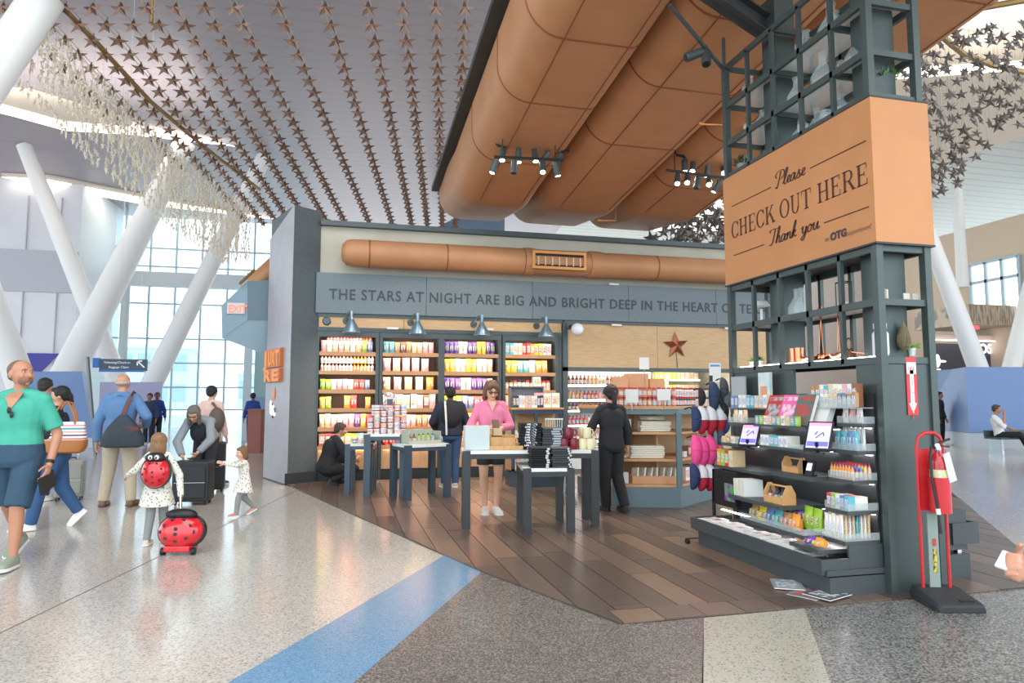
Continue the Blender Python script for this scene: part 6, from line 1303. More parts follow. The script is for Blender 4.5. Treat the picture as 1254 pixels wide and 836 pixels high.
k = MB(); k.loft([[(.0, -.11, .38), (.05, -.112, .4), (.1, -.115, .2), (.04, -.115, .18)], [(.0, -.108, .38), (.05, -.11, .4), (.1, -.113, .2), (.04, -.113, .18)]]); k.build('inspection_tag', M_paper, ex)
k = MB(); k.cone((-.02, -.06, .44), (-.02, -.075, .44), .018, n=12); k.build('gauge', M_capw, ex)
# crowd barrier strap running off behind the stand
k = MB(); k.box(0, 1.6, -.002, .002, 0, .03); tag(k.build('barrier_strap', M_charcoal, loc=(4.5, 5.9, .98), rot=(0, 0, R(10))), 'thin dark barrier strap stretching right behind the stand', 'strap') if False else None
# ================================================================== PEOPLE
SKIN = {}
def skin(c): return mat('skin_'+c, c, .5, var=.05, scale=9)
def V(*a): return Vector(a)
def remesh(o, vs, sm=4):
    r_ = o.modifiers.new('remesh', 'REMESH'); r_.mode = 'VOXEL'; r_.voxel_size = vs; r_.use_smooth_shade = True
    s_ = o.modifiers.new('smooth', 'SMOOTH'); s_.factor = .5; s_.iterations = sm
def ringat(c, ax, lat, rx, ry, n=16, sq=1.0):
    ax = ax.normalized(); lat = (lat - ax*lat.dot(ax)).normalized(); f = ax.cross(lat)
    out = []
    for j in range(n):
        a = 2*math.pi*j/n; ca, sa = math.cos(a), math.sin(a)
        out.append(c + lat*rx*(abs(ca)**sq)*(1 if ca >= 0 else -1) + f*ry*(abs(sa)**sq)*(1 if sa >= 0 else -1))
    return out
def person(name_lbl, loc, rz, H, J=None, tone='#c99a7c', vs=.009, top=None, bottom=None, shoes='#e8e8e6', hair=('short', '#2b221d'), head=(0, 0, 0), build=1.0, headscale=1.0, curl=(.5, .5), face=True, group=None, sole='#f0f0ee', child=False):
    """Local frame: the person looks along -Y, +X is the person's left."""
    J = dict(J or {}); g = lambda k_, d: Vector(J.get(k_, d))*H
    pel, che = g('pel', (0, 0, .53)), g('che', (0, 0, .815))
    lat_p = Vector(J.get('latp', (1, 0, 0))).normalized(); lat_c = Vector(J.get('latc', (1, 0, 0))).normalized()
    sw = .1*H*build*(.9 if child else 1); hw = .052*H*build
    Q = {}
    for s_, n_ in ((1, 'L'), (-1, 'R')):
        Q['hip'+n_] = pel + lat_p*hw*s_ + V(0, 0, -.01*H)
        Q['kn'+n_] = g('kn'+n_, (.055*s_, -.01, .285)); Q['an'+n_] = g('an'+n_, (.055*s_, .01, .045))
        Q['sh'+n_] = che + lat_c*sw*s_
        Q['el'+n_] = g('el'+n_, (.14*s_, .015, .635)); Q['wr'+n_] = g('wr'+n_, (.15*s_, -.035, .49))
    hc = g('head', (0, -.012, .932)); spine = (che-pel)
    t = thing('person', name_lbl, 'person', loc, rz=R(rz), group=group); m_sk = skin(tone)
    # body: one continuous surface
    B = MB(); u = H
    def torso(k, e, t0, t1, bx=1.0, flare=0):
        S_ = [(-.16, .08, .062), (0, .094, .068), (.22, .086, .06), (.42, .079, .055), (.65, .09, .062), (.82, .096, .062), (.93, .088, .055), (1.0, .068, .045), (1.1, .05, .038)]
        rings = []
        for i in range(15):
            tt_ = t0+(t1-t0)*i/14
            for a, b_ in zip(S_, S_[1:]):
                if tt_ <= b_[0] or b_ is S_[-1]:
                    w_ = min(1, max(0, (tt_-a[0])/(b_[0]-a[0]))); w_ = w_*w_*(3-2*w_); rx = a[1]+(b_[1]-a[1])*w_; ry = a[2]+(b_[2]-a[2])*w_; break
            lat = lat_p.lerp(lat_c, min(1, max(0, tt_))); fl_ = 1 + flare*max(0, (.4-tt_))
            rings.append(ringat(pel + spine*tt_, spine, lat, (rx*u*bx + e)*fl_*build, (ry*u + e)*fl_*build, sq=.85))
        k.loft(rings)
    torso(B, -.016*H/1.7, -.14, .97)
    nb = che + spine.normalized()*.02*H
    B.cone(nb, hc - V(0, 0, .035*H), .034*H*build**.5, .03*H, 14, True)
    for n_ in 'LR': B.cone(nb+spine.normalized()*.004*H, Q['sh'+n_]-spine.normalized()*.014*H, .024*H, .018*H, 10, True)
    for n_ in 'LR':
        s_ = 1 if n_ == 'L' else -1
        B.cone(Q['sh'+n_]-lat_c*.02*H*s_, Q['el'+n_], .029*H*build, .023*H*build**.5, 12, True); B.cone(Q['el'+n_], Q['wr'+n_], .0235*H*build**.5, .0155*H, 12, True)
        B.cone(Q['hip'+n_], Q['kn'+n_], .05*H*build, .032*H*build**.5, 14, True)
        mid = Q['kn'+n_].lerp(Q['an'+n_], .3) + V(0, .006*H, 0)
        B.cone(Q['kn'+n_], mid, .031*H, .032*H*build**.3, 12, True); B.cone(mid, Q['an'+n_], .032*H*build**.3, .0185*H, 12, True)
        fd = Vector(J.get('ft'+n_, (.12*s_, -1, 0))).normalized(); a_ = Q['an'+n_]
        B.cone(a_+V(0, 0, -.015*H), a_+fd*.075*H+V(0, 0, -.03*H), .02*H, .016*H, 10, True)
    # hands with five fingers
    for n_ in 'LR':
        s_ = 1 if n_ == 'L' else -1; w_ = Q['wr'+n_]; d = Vector(J.get('hd'+n_, tuple(w_-Q['el'+n_]))).normalized()
        pn = Vector(J.get('pn'+n_, (-s_, .0, 0))); pn = (pn - d*pn.dot(d)).normalized(); side = d.cross(pn)*(1 if n_ == 'R' else -1)   # towards thumb
        if side.dot(Vector((0, -1, 0))) < 0 and 'pn'+n_ not in J: side = -side
        hs = .108*H*(1.0 if H > 1.2 else 1.1); pc = w_ + d*hs*.26
        MM = Matrix((side, pn, d)).transposed(); B.ell(pc, (hs*.21, hs*.085, hs*.29), 10, MM)
        cu = curl[0 if n_ == 'L' else 1]
        for i, (off, ln) in enumerate(((.15, .40), (.05, .45), (-.05, .42), (-.145, .33))):
            p0 = w_ + d*hs*.46 + side*hs*off; a1 = cu*.7; d1 = (d*math.cos(a1)+pn*math.sin(a1) + side*off*.35).normalized(); p1 = p0 + d1*hs*ln*.5
            a2 = cu*1.9; d2 = (d*math.cos(a2)+pn*math.sin(a2)).normalized(); p2 = p1 + d2*hs*ln*.5
            rf = max(.0062, hs*.05); B.cone(p0, p1, rf*1.1, rf, 8, True); B.cone(p1, p2, rf, rf*.82, 8, True)
        p0 = w_ + d*hs*.14 + side*hs*.16; p1 = p0 + (d*.6+side*.75+pn*.25).normalized()*hs*.24; p2 = p1 + (d*.85+side*.2+pn*(.2+.5*cu)).normalized()*hs*.2
        rf = max(.007, hs*.058); B.cone(p0, p1, rf*1.3, rf, 8, True); B.cone(p1, p2, rf, rf*.85, 8, True)
    # head
    hr = .0655*H*headscale; E_ = Euler((R(head[0]), R(head[1]), R(head[2])), 'ZYX' if False else 'XYZ').to_matrix()
    E_ = Matrix.Rotation(R(head[2]), 3, 'Z') @ Matrix.Rotation(R(head[0]), 3, 'X') @ Matrix.Rotation(R(head[1]), 3, 'Y')
    hp = lambda x, y, z: hc + E_ @ Vector((x*hr, y*hr, z*hr))
    def he(c, r, n=14): B.ell(hp(*c), [q*hr for q in r], n, E_)
    he((0, .12, .28), (.74, .86, .74), 20); he((0, -.1, -.1), (.64, .7, .8), 18); he((0, -.3, -.55), (.42, .42, .38), 14)
    B.cone(hp(0, -.78, .12), hp(0, -.97, -.2), .085*hr, .15*hr, 8, True)
    for s_ in (-1, 1):
        he((.74*s_, .08, -.08), (.1, .2, .27), 10); he((.3*s_, -.72, .24), (.2, .1, .07), 8); he((.36*s_, -.6, -.2), (.22, .18, .2), 8)
    he((0, -.72, -.42), (.24, .13, .07), 8); he((0, -.68, -.72), (.2, .14, .14), 8)
    body = B.build('body', m_sk, t); remesh(body, vs, 3)
    if face:
        for s_ in (-1, 1):
            k = MB(); k.ell(hp(.27*s_, -.73, .1), (.1*hr, .05*hr, .055*hr), 10, E_); k.build('eye', mat('eye_white', '#d9d4cc', .3), t, smooth=True)
            k = MB(); k.ell(hp(.27*s_, -.775, .1), (.05*hr, .03*hr, .05*hr), 8, E_); k.build('iris', mat('iris_dark', '#2a2320', .2), t, smooth=True)
            k = MB(); k.tube([hp(.13*s_, -.82, .24), hp(.28*s_, -.82, .29), hp(.42*s_, -.74, .24)], .028*hr, 6); k.build('eyebrow', mat('brow_'+hair[1], hair[1], .8), t, smooth=True)
        k = MB(); k.tube([hp(-.2, -.8, -.42), hp(0, -.87, -.43), hp(.2, -.8, -.42)], [.02*hr, .05*hr, .02*hr], 6); k.build('mouth', mat('lips', '#a8625a', .5), t, smooth=True)
    # hair
    hk, hcol = hair[:2]; M_h = mat('hair_'+hcol, hcol, .6, var=.3, scale=30, stretch=(5, 5, 1), bump=.5)
    if hk:
        k = MB(); L_ = lambda c, r, n=14: k.ell(hp(*c), [q*hr for q in r], n, E_)
        if hk == 'fringe':   # bald crown, ring of hair
            L_((0, .5, -.02), (.72, .56, .34)); L_((.62, .2, .05), (.18, .4, .28)); L_((-.62, .2, .05), (.18, .4, .28))
        elif hk == 'buzz': L_((0, .22, .33), (.76, .84, .72), 18); L_((0, .6, -.1), (.6, .36, .4))
        else:
            L_((0, .2, .36), (.82, .86, .78), 20); L_((0, .5, -.05), (.7, .5, .62)); L_((0, -.42, .72), (.55, .36, .25))
            for s_ in (-1, 1): L_((.66*s_, .12, .22), (.2, .5, .42))
            if hk == 'bob':
                for s_ in (-1, 1): L_((.72*s_, .0, -.35), (.22, .42, .85)); L_((.6*s_, .3, -.8), (.32, .4, .6)); L_((.42*s_, -.62, .55), (.34, .2, .32))
                L_((0, .6, -.5), (.7, .4, .8))
            if hk == 'long':
                L_((0, .62, -.6), (.72, .4, 1.0)); L_((.1, .66, -1.3), (.6, .32, .8)); 
                for s_ in (-1, 1): L_((.6*s_, .3, -.6), (.3, .36, .9))
            if hk == 'pony': L_((0, .98, .1), (.26, .3, .26)); L_((0, 1.05, -.55), (.3, .26, .8)); L_((.05, .95, -1.2), (.2, .2, .6))
            if hk == 'bun': L_((0, 1.0, .12), (.4, .42, .42))
            if hk == 'bunlow': L_((.0, .95, -.2), (.34, .34, .5)); L_((.0, 1.1, -.7), (.22, .2, .5))
            if hk == 'toddler': L_((0, .5, -.5), (.72, .45, .75)); L_((.6, .2, -.3), (.28, .4, .7)); L_((-.6, .2, -.3), (.28, .4, .7))
            if hk == 'droop':
                for s_ in (-1, 1): L_((.66*s_, -.15, -.3), (.24, .42, .9)); L_((.6*s_, -.4, -1.0), (.26, .3, .7))
                L_((0, .5, -.3), (.7, .42, .7))
        o = k.build('hair', M_h, t); remesh(o, max(vs, .009), 2)
    # clothes
    for part in (top or []), (bottom or []):
        if not part: continue
        kd = part['k']; m_ = part['m'] if not isinstance(part['m'], str) else mat('cloth_'+part['m'], part['m'], .8, var=.06, scale=14, bump=.25)
        e = part.get('e', .016)*H/1.7; k = MB()
        if kd == 'top':
            torso(k, e, part.get('hem', -.06), .99, flare=part.get('flare', 0)); sl = part.get('sl', .5)
            for n_ in 'LR': k.cone(nb+spine.normalized()*.004*H, Q['sh'+n_]-spine.normalized()*.012*H, .03*H+e*.5, .022*H+e, 12, True)
            for n_ in 'LR':
                s_ = 1 if n_ == 'L' else -1; a, b_, c_ = Q['sh'+n_]-lat_c*.015*H*s_, Q['el'+n_], Q['wr'+n_]
                r0_, r1_, r2_ = .029*H*build+e*.6, .027*H*build**.5+e*.8, .018*H+e*.8
                k.ell(a-spine.normalized()*.012*H, (r0_*1.0,)*3, 12)
                if sl < .5: p = a.lerp(b_, sl*2); k.cone(a, p, r0_, (r0_+r1_)/2*1.05, 14)
                else:
                    k.cone(a, b_, r0_, r1_, 14, True)
                    if sl > .5: k.cone(b_, b_.lerp(c_, (sl-.5)*2), r1_, r1_+(r2_-r1_)*(sl-.5)*2, 14, sl > .98)
            if part.get('collar'): k.cone(nb+spine.normalized()*.0*H, nb+spine.normalized()*.03*H, .047*H, .042*H, 14)
        if kd in ('pants', 'dress', 'skirt'):
            if kd == 'pants':
                rg = [ringat(pel+spine*q_, spine, lat_p, (rx_*H+e)*build, (ry_*H+e)*build, sq=.85) for q_, rx_, ry_ in ((-.2, .07, .06), (-.1, .088, .07), (0, .093, .068), (.12, .089, .062), (.2, .086, .06))]
                k.loft(rg); le = part.get('le', 1.0); lo = part.get('lo', 1.0)
                for n_ in 'LR':
                    a, b_, c_ = Q['hip'+n_], Q['kn'+n_], Q['an'+n_]; r0_, r1_, r2_ = .054*H*build+e*.5, (.036*H+e*.7)*lo, (.026*H+e*.8)*lo
                    if le <= .5: k.cone(a, a.lerp(b_, le*2), r0_, r0_+(r1_*1.15-r0_)*le*2, 16)
                    else: k.cone(a, b_, r0_, r1_, 16, True); k.cone(b_, b_.lerp(c_, (le-.5)*2), r1_, r1_+(r2_-r1_)*(le-.5)*2, 16)
                    k.ell(a, (r0_,)*3, 12)
            else:
                z1_ = part.get('len', .36); top_t = .2 if kd == 'skirt' else 1.0; cen = (Q['knL']+Q['knR'])/2
                bot = pel.lerp(cen, part.get('drop', .6)); bot = Vector((bot.x, bot.y, z1_*H)); rg = []
                for i in range(8):
                    w_ = i/7; c_ = bot.lerp(pel+spine*.15, w_); rg.append(ringat(c_, (pel-bot), lat_p, (.09+.05*(1-w_)*part.get('fl', 1))*H*build+e, (.068+.05*(1-w_)*part.get('fl', 1))*H*build+e))
                k.loft(rg)
                if kd == 'dress':
                    torso(k, e, .05, .99)
                    for n_ in 'LR':
                        s_ = 1 if n_ == 'L' else -1; a, b_, c_ = Q['sh'+n_]-lat_c*.015*H*s_, Q['el'+n_], Q['wr'+n_]
                        k.ell(a-V(0, 0, .01*H), (.03*H+e,)*3, 12); k.cone(a, b_, .034*H+e*.6, .027*H+e*.8, 12, True); k.cone(b_, c_, .027*H+e*.8, .02*H+e*.8, 12, True)
        o = k.build(part.get('n', {'top': 'shirt', 'pants': 'trousers', 'dress': 'dress', 'skirt': 'skirt'}[kd]), m_, t); remesh(o, vs*1.15, 3)
    # shoes
    if shoes:
        for n_ in 'LR':
            a_ = Q['an'+n_]; fd = Vector(J.get('ft'+n_, (.12*(1 if n_ == 'L' else -1), -1, 0))).normalized(); up = Vector((0, 0, 1)); sd = fd.cross(up).normalized() if abs(fd.z) < .95 else Vector((1, 0, 0)); up = sd.cross(fd)
            M_ = Matrix((sd, fd, up)).transposed(); base = a_ - up*.028*H; fl_ = .15*H
            k = MB()
            k.loft([[base + M_ @ Vector((x_*w_, y_, z_)) for x_, z_ in ((-1, 0), (1, 0), (1, h_*.6), (.6, h_), (-.6, h_), (-1, h_*.6))] for y_, w_, h_ in ((-.032*H, .016*H, .03*H), (-.025*H, .022*H, .045*H), (.0, .023*H, .05*H), (.04*H, .025*H, .036*H), (.085*H, .028*H, .026*H), (.11*H, .024*H, .02*H), (.122*H, .013*H, .012*H))])
            so = k.build('shoe', mat('shoe_'+shoes, shoes, .55), t, smooth=60); k = MB()
            k.loft([[base + M_ @ Vector((x_*w_, y_, z_)) for x_, z_ in ((-1, -.013*H), (1, -.013*H), (1, .001*H), (-1, .001*H))] for y_, w_ in ((-.036*H, .015*H), (-.028*H, .025*H), (.04*H, .026*H), (.085*H, .031*H), (.115*H, .026*H), (.128*H, .012*H))]); k.build('sole', mat('sole_'+sole, sole, .6), so, smooth=60)
    return t, Q, hp, E_, hr
M_dots = mat('dotted_knit', '#e9e4d8', .8, kind='voronoi', scale=40, col2='#6f7a70')
def strap(t, pts, w_, m_, name='strap', th=.006):
    pts = [Vector(p) for p in pts]; k = MB()
    for i in range(len(pts)-1):
        a, b_ = pts[i], pts[i+1]; d = (b_-a).normalized(); n_ = d.cross(Vector((0, 1, 0)) if abs(d.y) < .8 else Vector((1, 0, 0))).normalized(); f = n_.cross(d)
        R_ = lambda c: [c-n_*w_/2-f*th, c+n_*w_/2-f*th, c+n_*w_/2+f*th, c-n_*w_/2+f*th]
        k.loft([R_(a-d*.004), R_(b_+d*.004)])
    return k.build(name, m_, t)
# --- man in the teal shirt, walking towards us at the left edge
X, Y = -2.80, 7.07
t, Q, hp, E_, hr = person('bald bearded man in a teal v-neck T-shirt and denim shorts walking toward the camera', (X, Y, 0), -8, 1.8,
    J={'anL': (.06, -.1, .045), 'knL': (.055, -.08, .285), 'anR': (-.08, .2, .09), 'knR': (-.06, .04, .29), 'elL': (.165, .03, .63), 'wrL': (.175, -.05, .485), 'ftR': (-.05, -1, -.5), 'ftL': (.1, -1, .05), 'elR': (-.17, .02, .63), 'wrR': (-.18, -.03, .49)},
    tone='#b98468', vs=.008, top={'k': 'top', 'm': '#44a892', 'sl': .42, 'e': .024, 'hem': -.12}, bottom={'k': 'pants', 'm': '#2d4a60', 'le': .5, 'e': .03, 'n': 'denim_shorts'}, shoes='#8f9a8a', hair=('buzz', '#7a5a48'), head=(-4, 0, 62), build=1.08, headscale=1.05)
k = MB(); k.ell(hp(0, -.42, -.5), (.5*hr, .46*hr, .36*hr), 16, E_); o = k.build('beard', mat('beard', '#8b6753', .9, bump=.4, scale=60), t, smooth=True)
cz = 1.8*.815
k = MB(); k.loft([[(-.062, -.132, cz+.0), (.062, -.132, cz+.0), (.05, -.06, cz+.05), (-.05, -.06, cz+.05)], [(-.004, -.158, cz-.1), (.004, -.158, cz-.1), (.004, -.1, cz-.1), (-.004, -.1, cz-.1)]]); k.build('neckline', skin('#b98468'), t)
for s_ in (-1, 1): k = MB(); k.ell((.008+.012*s_, -.165, cz-.13-.02*s_), (.018, .008, .03), 10); k.build('sunglasses', M_black, t, smooth=True)
k = MB(); k.cone(Q['elL'].lerp(Q['wrL'], .86), Q['elL'].lerp(Q['wrL'], .96), .034, .033, 14); k.build('wristwatch', M_black, t, smooth=True)
k = MB(); k.obox(Q['wrL']+V(.0, -.02, -.15), (.03, .2, .15), 0, R(20)); tag(k.build('black_folder', M_black, loc=Matrix.Rotation(R(-8), 4, 'Z') @ Vector((0, 0, 0)) + V(X, Y, 0), rot=(0, 0, R(-8))), 'slim black case held low by the man in the teal shirt', 'case')
# --- man in white behind, only head and shoulders seen
person('dark-haired man in a white shirt standing behind the woman with the tote', (*at(54, 489, Y=11.3)[:2], 0), 165, 1.76, top={'k': 'top', 'm': '#e6e4e4', 'sl': .9, 'collar': 1}, bottom={'k': 'pants', 'm': '#3a3f4a'}, hair=('short', '#2a2220'), tone='#b8886a', vs=.011, face=False)
# --- woman with striped tote striding left
X, Y = -3.12, 8.9
t, Q, hp, E_, hr = person('woman with a dark low bun, navy top and jeans carrying a striped tote', (X, Y, 0), -72, 1.6,
    J={'anL': (.04, -.14, .045), 'knL': (.045, -.1, .29), 'anR': (-.05, .14, .1), 'knR': (-.045, .03, .28), 'ftR': (0, -.75, -.8), 'che': (0, -.02, .815), 'elL': (.13, -.07, .66), 'wrL': (.1, -.14, .56), 'elR': (-.13, .04, .64)},
    tone='#c79a7e', vs=.009, top={'k': 'top', 'm': '#20262f', 'sl': .5, 'e': .018}, bottom={'k': 'pants', 'm': '#345a85', 'lo': 1.15, 'e': .016, 'n': 'jeans'}, shoes='#eeeeee', hair=('bunlow', '#1d1816'), head=(6, 0, -10))
tb = thing('tote_bag', 'tote with multicolour stripes above a tan leather bottom, on the woman\'s shoulder', 'bag', (X+.12, Y-.2, .87), rz=R(-2))
M_str = bpy.data.materials.new('striped_canvas'); M_str.use_nodes = True; nt_ = M_str.node_tree; gtc = nt_.nodes.new('ShaderNodeTexCoord'); sx_ = nt_.nodes.new('ShaderNodeSeparateXYZ'); rr_ = nt_.nodes.new('ShaderNodeValToRGB'); mp_ = nt_.nodes.new('ShaderNodeMath'); mp_.operation = 'MULTIPLY'; mp_.inputs[1].default_value = 1/.32
nt_.links.new(gtc.outputs['Object'], sx_.inputs[0]); nt_.links.new(sx_.outputs['Z'], mp_.inputs[0]); nt_.links.new(mp_.outputs[0], rr_.inputs[0]); nt_.links.new(rr_.outputs[0], nt_.nodes['Principled BSDF'].inputs['Base Color']); rr_.color_ramp.interpolation = 'CONSTANT'
for i, (p_, c_) in enumerate([(0, '#e8e4e0'), (.42, '#c9685a'), (.47, '#ece8e4'), (.54, '#23304a'), (.59, '#ece8e4'), (.66, '#d98a7c'), (.7, '#ece8e4'), (.76, '#5f8fb0'), (.83, '#ece8e4'), (.88, '#d4695a'), (.92, '#ece8e4')]):
    e_ = rr_.color_ramp.elements[i] if i < 2 else rr_.color_ramp.elements.new(p_); e_.position = p_; e_.color = hexc(c_)
sec = lambda z_, w_, d_: ringat(V(0, 0, z_), V(0, 0, 1), V(1, 0, 0), w_, d_, 20, .5)
k = MB(); k.loft([sec(.1, .225, .075), sec(.2, .215, .07), sec(.32, .2, .03), sec(.33, .195, .02)]); k.build('canvas', M_str, tb, smooth=True)
k = MB(); k.loft([sec(-.02, .16, .06), sec(.0, .2, .09), (sec(.06, .228, .09)), sec(.13, .23, .08)]); k.build('leather_base', mat('tan_leather', '#a5672f', .45), tb, smooth=True)
for s_ in (-1, 1): k = MB(); k.tube([(-.12, .03*s_, .3), (-.1, .03*s_, .42), (-.03, .05*s_+.04, .56), (.03, .05*s_+.04, .54), (.1, .03*s_, .4), (.11, .03*s_, .3)], .011, 8); k.build('handle', MATS['tan_leather'], tb, smooth=True)
# grey wheeled case behind her
def suitcase(loc, w_, d_, h_, rz, col, label, handle=0, soft=True):
    tt = thing('suitcase', label, 'suitcase', loc, rz=R(rz)); m_ = mat('case_'+col, col, .5)
    k = MB(); k.box(-w_/2, w_/2, -d_/2, d_/2, .05, h_); k.build('shell', m_, tt, bevel=.025)
    k = MB(); k.box(-w_*.42, w_*.42, -d_/2-.02, -d_/2, .1, h_*.5); k.box(-w_*.42, w_*.42, -d_/2-.02, -d_/2, h_*.53, h_*.88); k.build('front_pocket', m_, tt, bevel=.01)
    k = MB(); k.box(-w_*.42, w_*.42, -d_/2-.024, -d_/2-.02, h_*.515, h_*.525); k.build('zip', M_chrome, tt)
    for sx_ in (-1, 1):
        for sy_ in (-1, 1): k = MB(); k.cone((sx_*w_*.4-.012, sy_*d_*.35, .028), (sx_*w_*.4+.012, sy_*d_*.35, .028), .026, n=12); k.build('wheel', M_black, tt, smooth=True)
    k = MB(); k.tube([(-.06, 0, h_), (-.05, 0, h_+.03), (.05, 0, h_+.03), (.06, 0, h_)], .01, 6); k.build('top_grip', M_black, tt)
    if handle:
        k = MB()
        for sx_ in (-1, 1): k.cone((sx_*.07, d_/2-.03, h_), (sx_*.07, d_/2-.03, h_+handle), .008, n=6)
        k.box(-.08, .08, d_/2-.045, d_/2-.015, h_+handle-.01, h_+handle+.02); k.build('telescopic_handle', M_chrome, tt)
    return tt
suitcase((*fl(85, 612), 0), .36, .25, .58, 10, '#8d8d85', 'grey wheeled suitcase behind the woman with the tote', .3)
# --- bald man in a blue shirt, back view
X, Y = -2.93, 10.46
t, Q, hp, E_, hr = person('bald man in blue shirt and khaki trousers, back view, black shoulder bag', (X, Y, 0), 176, 1.8,
    J={'anL': (.1, .0, .045), 'knL': (.075, -.02, .285), 'anR': (-.1, .02, .045), 'knR': (-.08, 0, .285), 'elR': (-.2, .06, .68), 'wrR': (-.16, -.06, .6), 'elL': (.16, .01, .63), 'wrL': (.17, -.02, .48), 'hdR': (1, -.4, -.1)},
    tone='#c4937a', vs=.009, top={'k': 'top', 'm': '#5b80ab', 'sl': .97, 'e': .022, 'collar': 1}, bottom={'k': 'pants', 'm': '#b9ac96', 'lo': 1.1, 'e': .018}, shoes='#7a5c42', hair=('fringe', '#b9a79a'), head=(0, 0, 0), build=1.1, sole='#5a4636')
bg_ = thing('shoulder_bag', 'large slouchy black shoulder bag on the man in the blue shirt', 'bag', (X+.1, Y-.24, .83), rz=R(2))
k = MB(); k.loft([ringat(V(0, 0, z_), V(0, 0, 1), V(1, 0, 0), w_, d_, 20, .6) for z_, w_, d_ in ((-.02, .2, .06), (.0, .26, .1), (.1, .26, .11), (.25, .19, .09), (.36, .1, .05), (.42, .04, .03))]); k.build('bag_body', mat('slate_canvas', '#2e3742', .7, var=.12, scale=10, bump=.4), bg_, smooth=True)
k = MB(); k.box(.0, .2, -.09, -.06, .2, .26); k.build('flap', mat('brown_leather', '#5c3430', .5), bg_)
strap(bg_, [(-.02, .03, .4), (.0, .06, .5), (.05, .1, .66), (.06, .22, .72), (.04, .32, .62)], .05, MATS['brown_leather'])
# --- girl with the ladybird backpack
X, Y = -1.78, 7.65
t, Q, hp, E_, hr = person('small girl in a dotted dress with a red ladybird backpack, back view', (X, Y, 0), 172, 1.12,
    J={'anL': (.055, .05, .045), 'knL': (.05, 0, .28), 'anR': (-.03, -.1, .05), 'knR': (-.035, -.06, .29), 'elL': (.19, .03, .66), 'wrL': (.26, -.02, .62), 'elR': (-.19, .02, .62), 'wrR': (-.23, .08, .45), 'head': (0, 0, .91), 'che': (0, 0, .79)},
    tone='#d8ab8e', vs=.007, top=None, bottom={'k': 'dress', 'm': M_dots, 'len': .35, 'drop': .5, 'e': .014, 'fl': 1.1}, shoes='#d9cfc0', hair=('long', '#8f6a48'), headscale=1.22, child=True)
k = MB()
for n_ in 'LR': k.cone(Q['hip'+n_], Q['kn'+n_], .06, .046, 12, True); k.cone(Q['kn'+n_], Q['an'+n_]+V(0,0,.01), .047, .036, 12, True)
o = k.build('leggings', mat('grey_leggings', '#8f938f', .8), t); remesh(o, .009)
M_lady = mat('ladybird_red', '#d3202c', .18, coat=.6)
def ladybug(t_, w_, h_, d_, eyes=True):
    """domed shell facing -Y, centred at the origin"""
    k = MB()
    rings = []
    for i in range(9):
        a_ = R(90*i/8); rings.append([(w_/2*math.cos(a_)*math.cos(2*math.pi*j/28), -d_*math.sin(a_), h_/2*math.cos(a_)*math.sin(2*math.pi*j/28)*(1 if math.sin(2*math.pi*j/28) < 0 else .92)) for j in range(28)] if i < 8 else [(w_*.01*math.cos(2*math.pi*j/28), -d_, h_*.01*math.sin(2*math.pi*j/28)) for j in range(28)])
    k.loft(rings); k.build('red_shell', M_lady, t_, smooth=True)
    k = MB(); k.loft([[(w_*.52*math.cos(2*math.pi*j/28), y_, h_*.52*math.sin(2*math.pi*j/28)) for j in range(28)] for y_ in (-.01, d_*.45)]); k.build('black_rim', M_black, t_, smooth=True)
    def sp(x_, z_, r_):
        q_ = math.sqrt(max(.05, 1-(2*x_/w_)**2-(2*z_/h_)**2)); kk = MB(); kk.ell((x_, -d_*q_-.001, z_), (r_, .006, r_*.85), 12, Matrix.Rotation(-x_/w_*1.2, 3, 'Z') @ Matrix.Rotation(-z_/h_*-1.2, 3, 'X')); kk.build('spot', M_black, t_, smooth=True)
    for x_, z_ in ((.28, .12), (-.28, .12), (.22, -.22), (-.22, -.22), (.36, -.05), (-.36, -.05), (0, .02), (0, -.12), (0, -.3), (.12, .28), (-.12, .28)): sp(x_*w_, z_*h_, .045*w_)
    k = MB(); k.ell((0, -d_*.35, h_*.44), (w_*.36, d_*.5, h_*.17), 16); k.build('head', M_black, t_, smooth=True)
    if eyes:
        for s_ in (-1, 1):
            k = MB(); k.ell((s_*w_*.11, -d_*.78, h_*.46), (w_*.085, .012, w_*.085), 12); k.build('eye', M_capw, t_, smooth=True); k = MB(); k.ell((s_*w_*.1, -d_*.78-.011, h_*.45), (w_*.035, .006, w_*.045), 10); k.build('pupil', M_black, t_, smooth=True)
bp_ = thing('ladybird_backpack', 'shiny red ladybird backpack with black spots on the girl\'s back', 'backpack', (X+.01, Y-.14, .735), rz=R(-6)); ladybug(bp_, .27, .32, .1)
for s_ in (-1, 1): strap(bp_, [(.07*s_, .05, .12), (.08*s_, .12, .15), (.08*s_, .24, .1)], .025, M_black)
X2, Y2 = fl(221, 678); lc = thing('ladybird_suitcase', 'shiny red ladybird suitcase with black spots pulled by the girl', 'suitcase', (X2, Y2, 0), rz=R(-12))
lb = thing('shell_mount', None, None); bpy.data.objects.remove(lb)
bob0 = set(bpy.data.objects); ladybug(lc, .42, .33, .13, False)
for o in [q_ for q_ in bpy.data.objects if q_ not in bob0]: o.location = (0, 0, .215); o.rotation_euler = (R(-14), 0, 0)
k = MB(); k.box(-.12, .12, -.1, .1, .035, .09); k.build('red_base', M_lady, lc, bevel=.01)
for s_ in (-1, 1): k = MB(); k.cone((s_*.14-.015, -.05, .035), (s_*.14+.015, -.05, .035), .035, n=14); k.build('wheel', M_black, lc, smooth=True)
k = MB(); k.cone((-.04, .05, .33), (-.11, .2, .5), .012, n=8); k.cone((-.04, .06, .33), (-.12, .22, .56), .008, n=8); k.build('pull_handle', M_chrome, lc, smooth=True)
k = MB()
for x_ in range(7): k.ell((-.12+x_*.04, -.02, .375), (.022, .03, .022), 8)
k.build('bumper', M_black, lc, smooth=True)
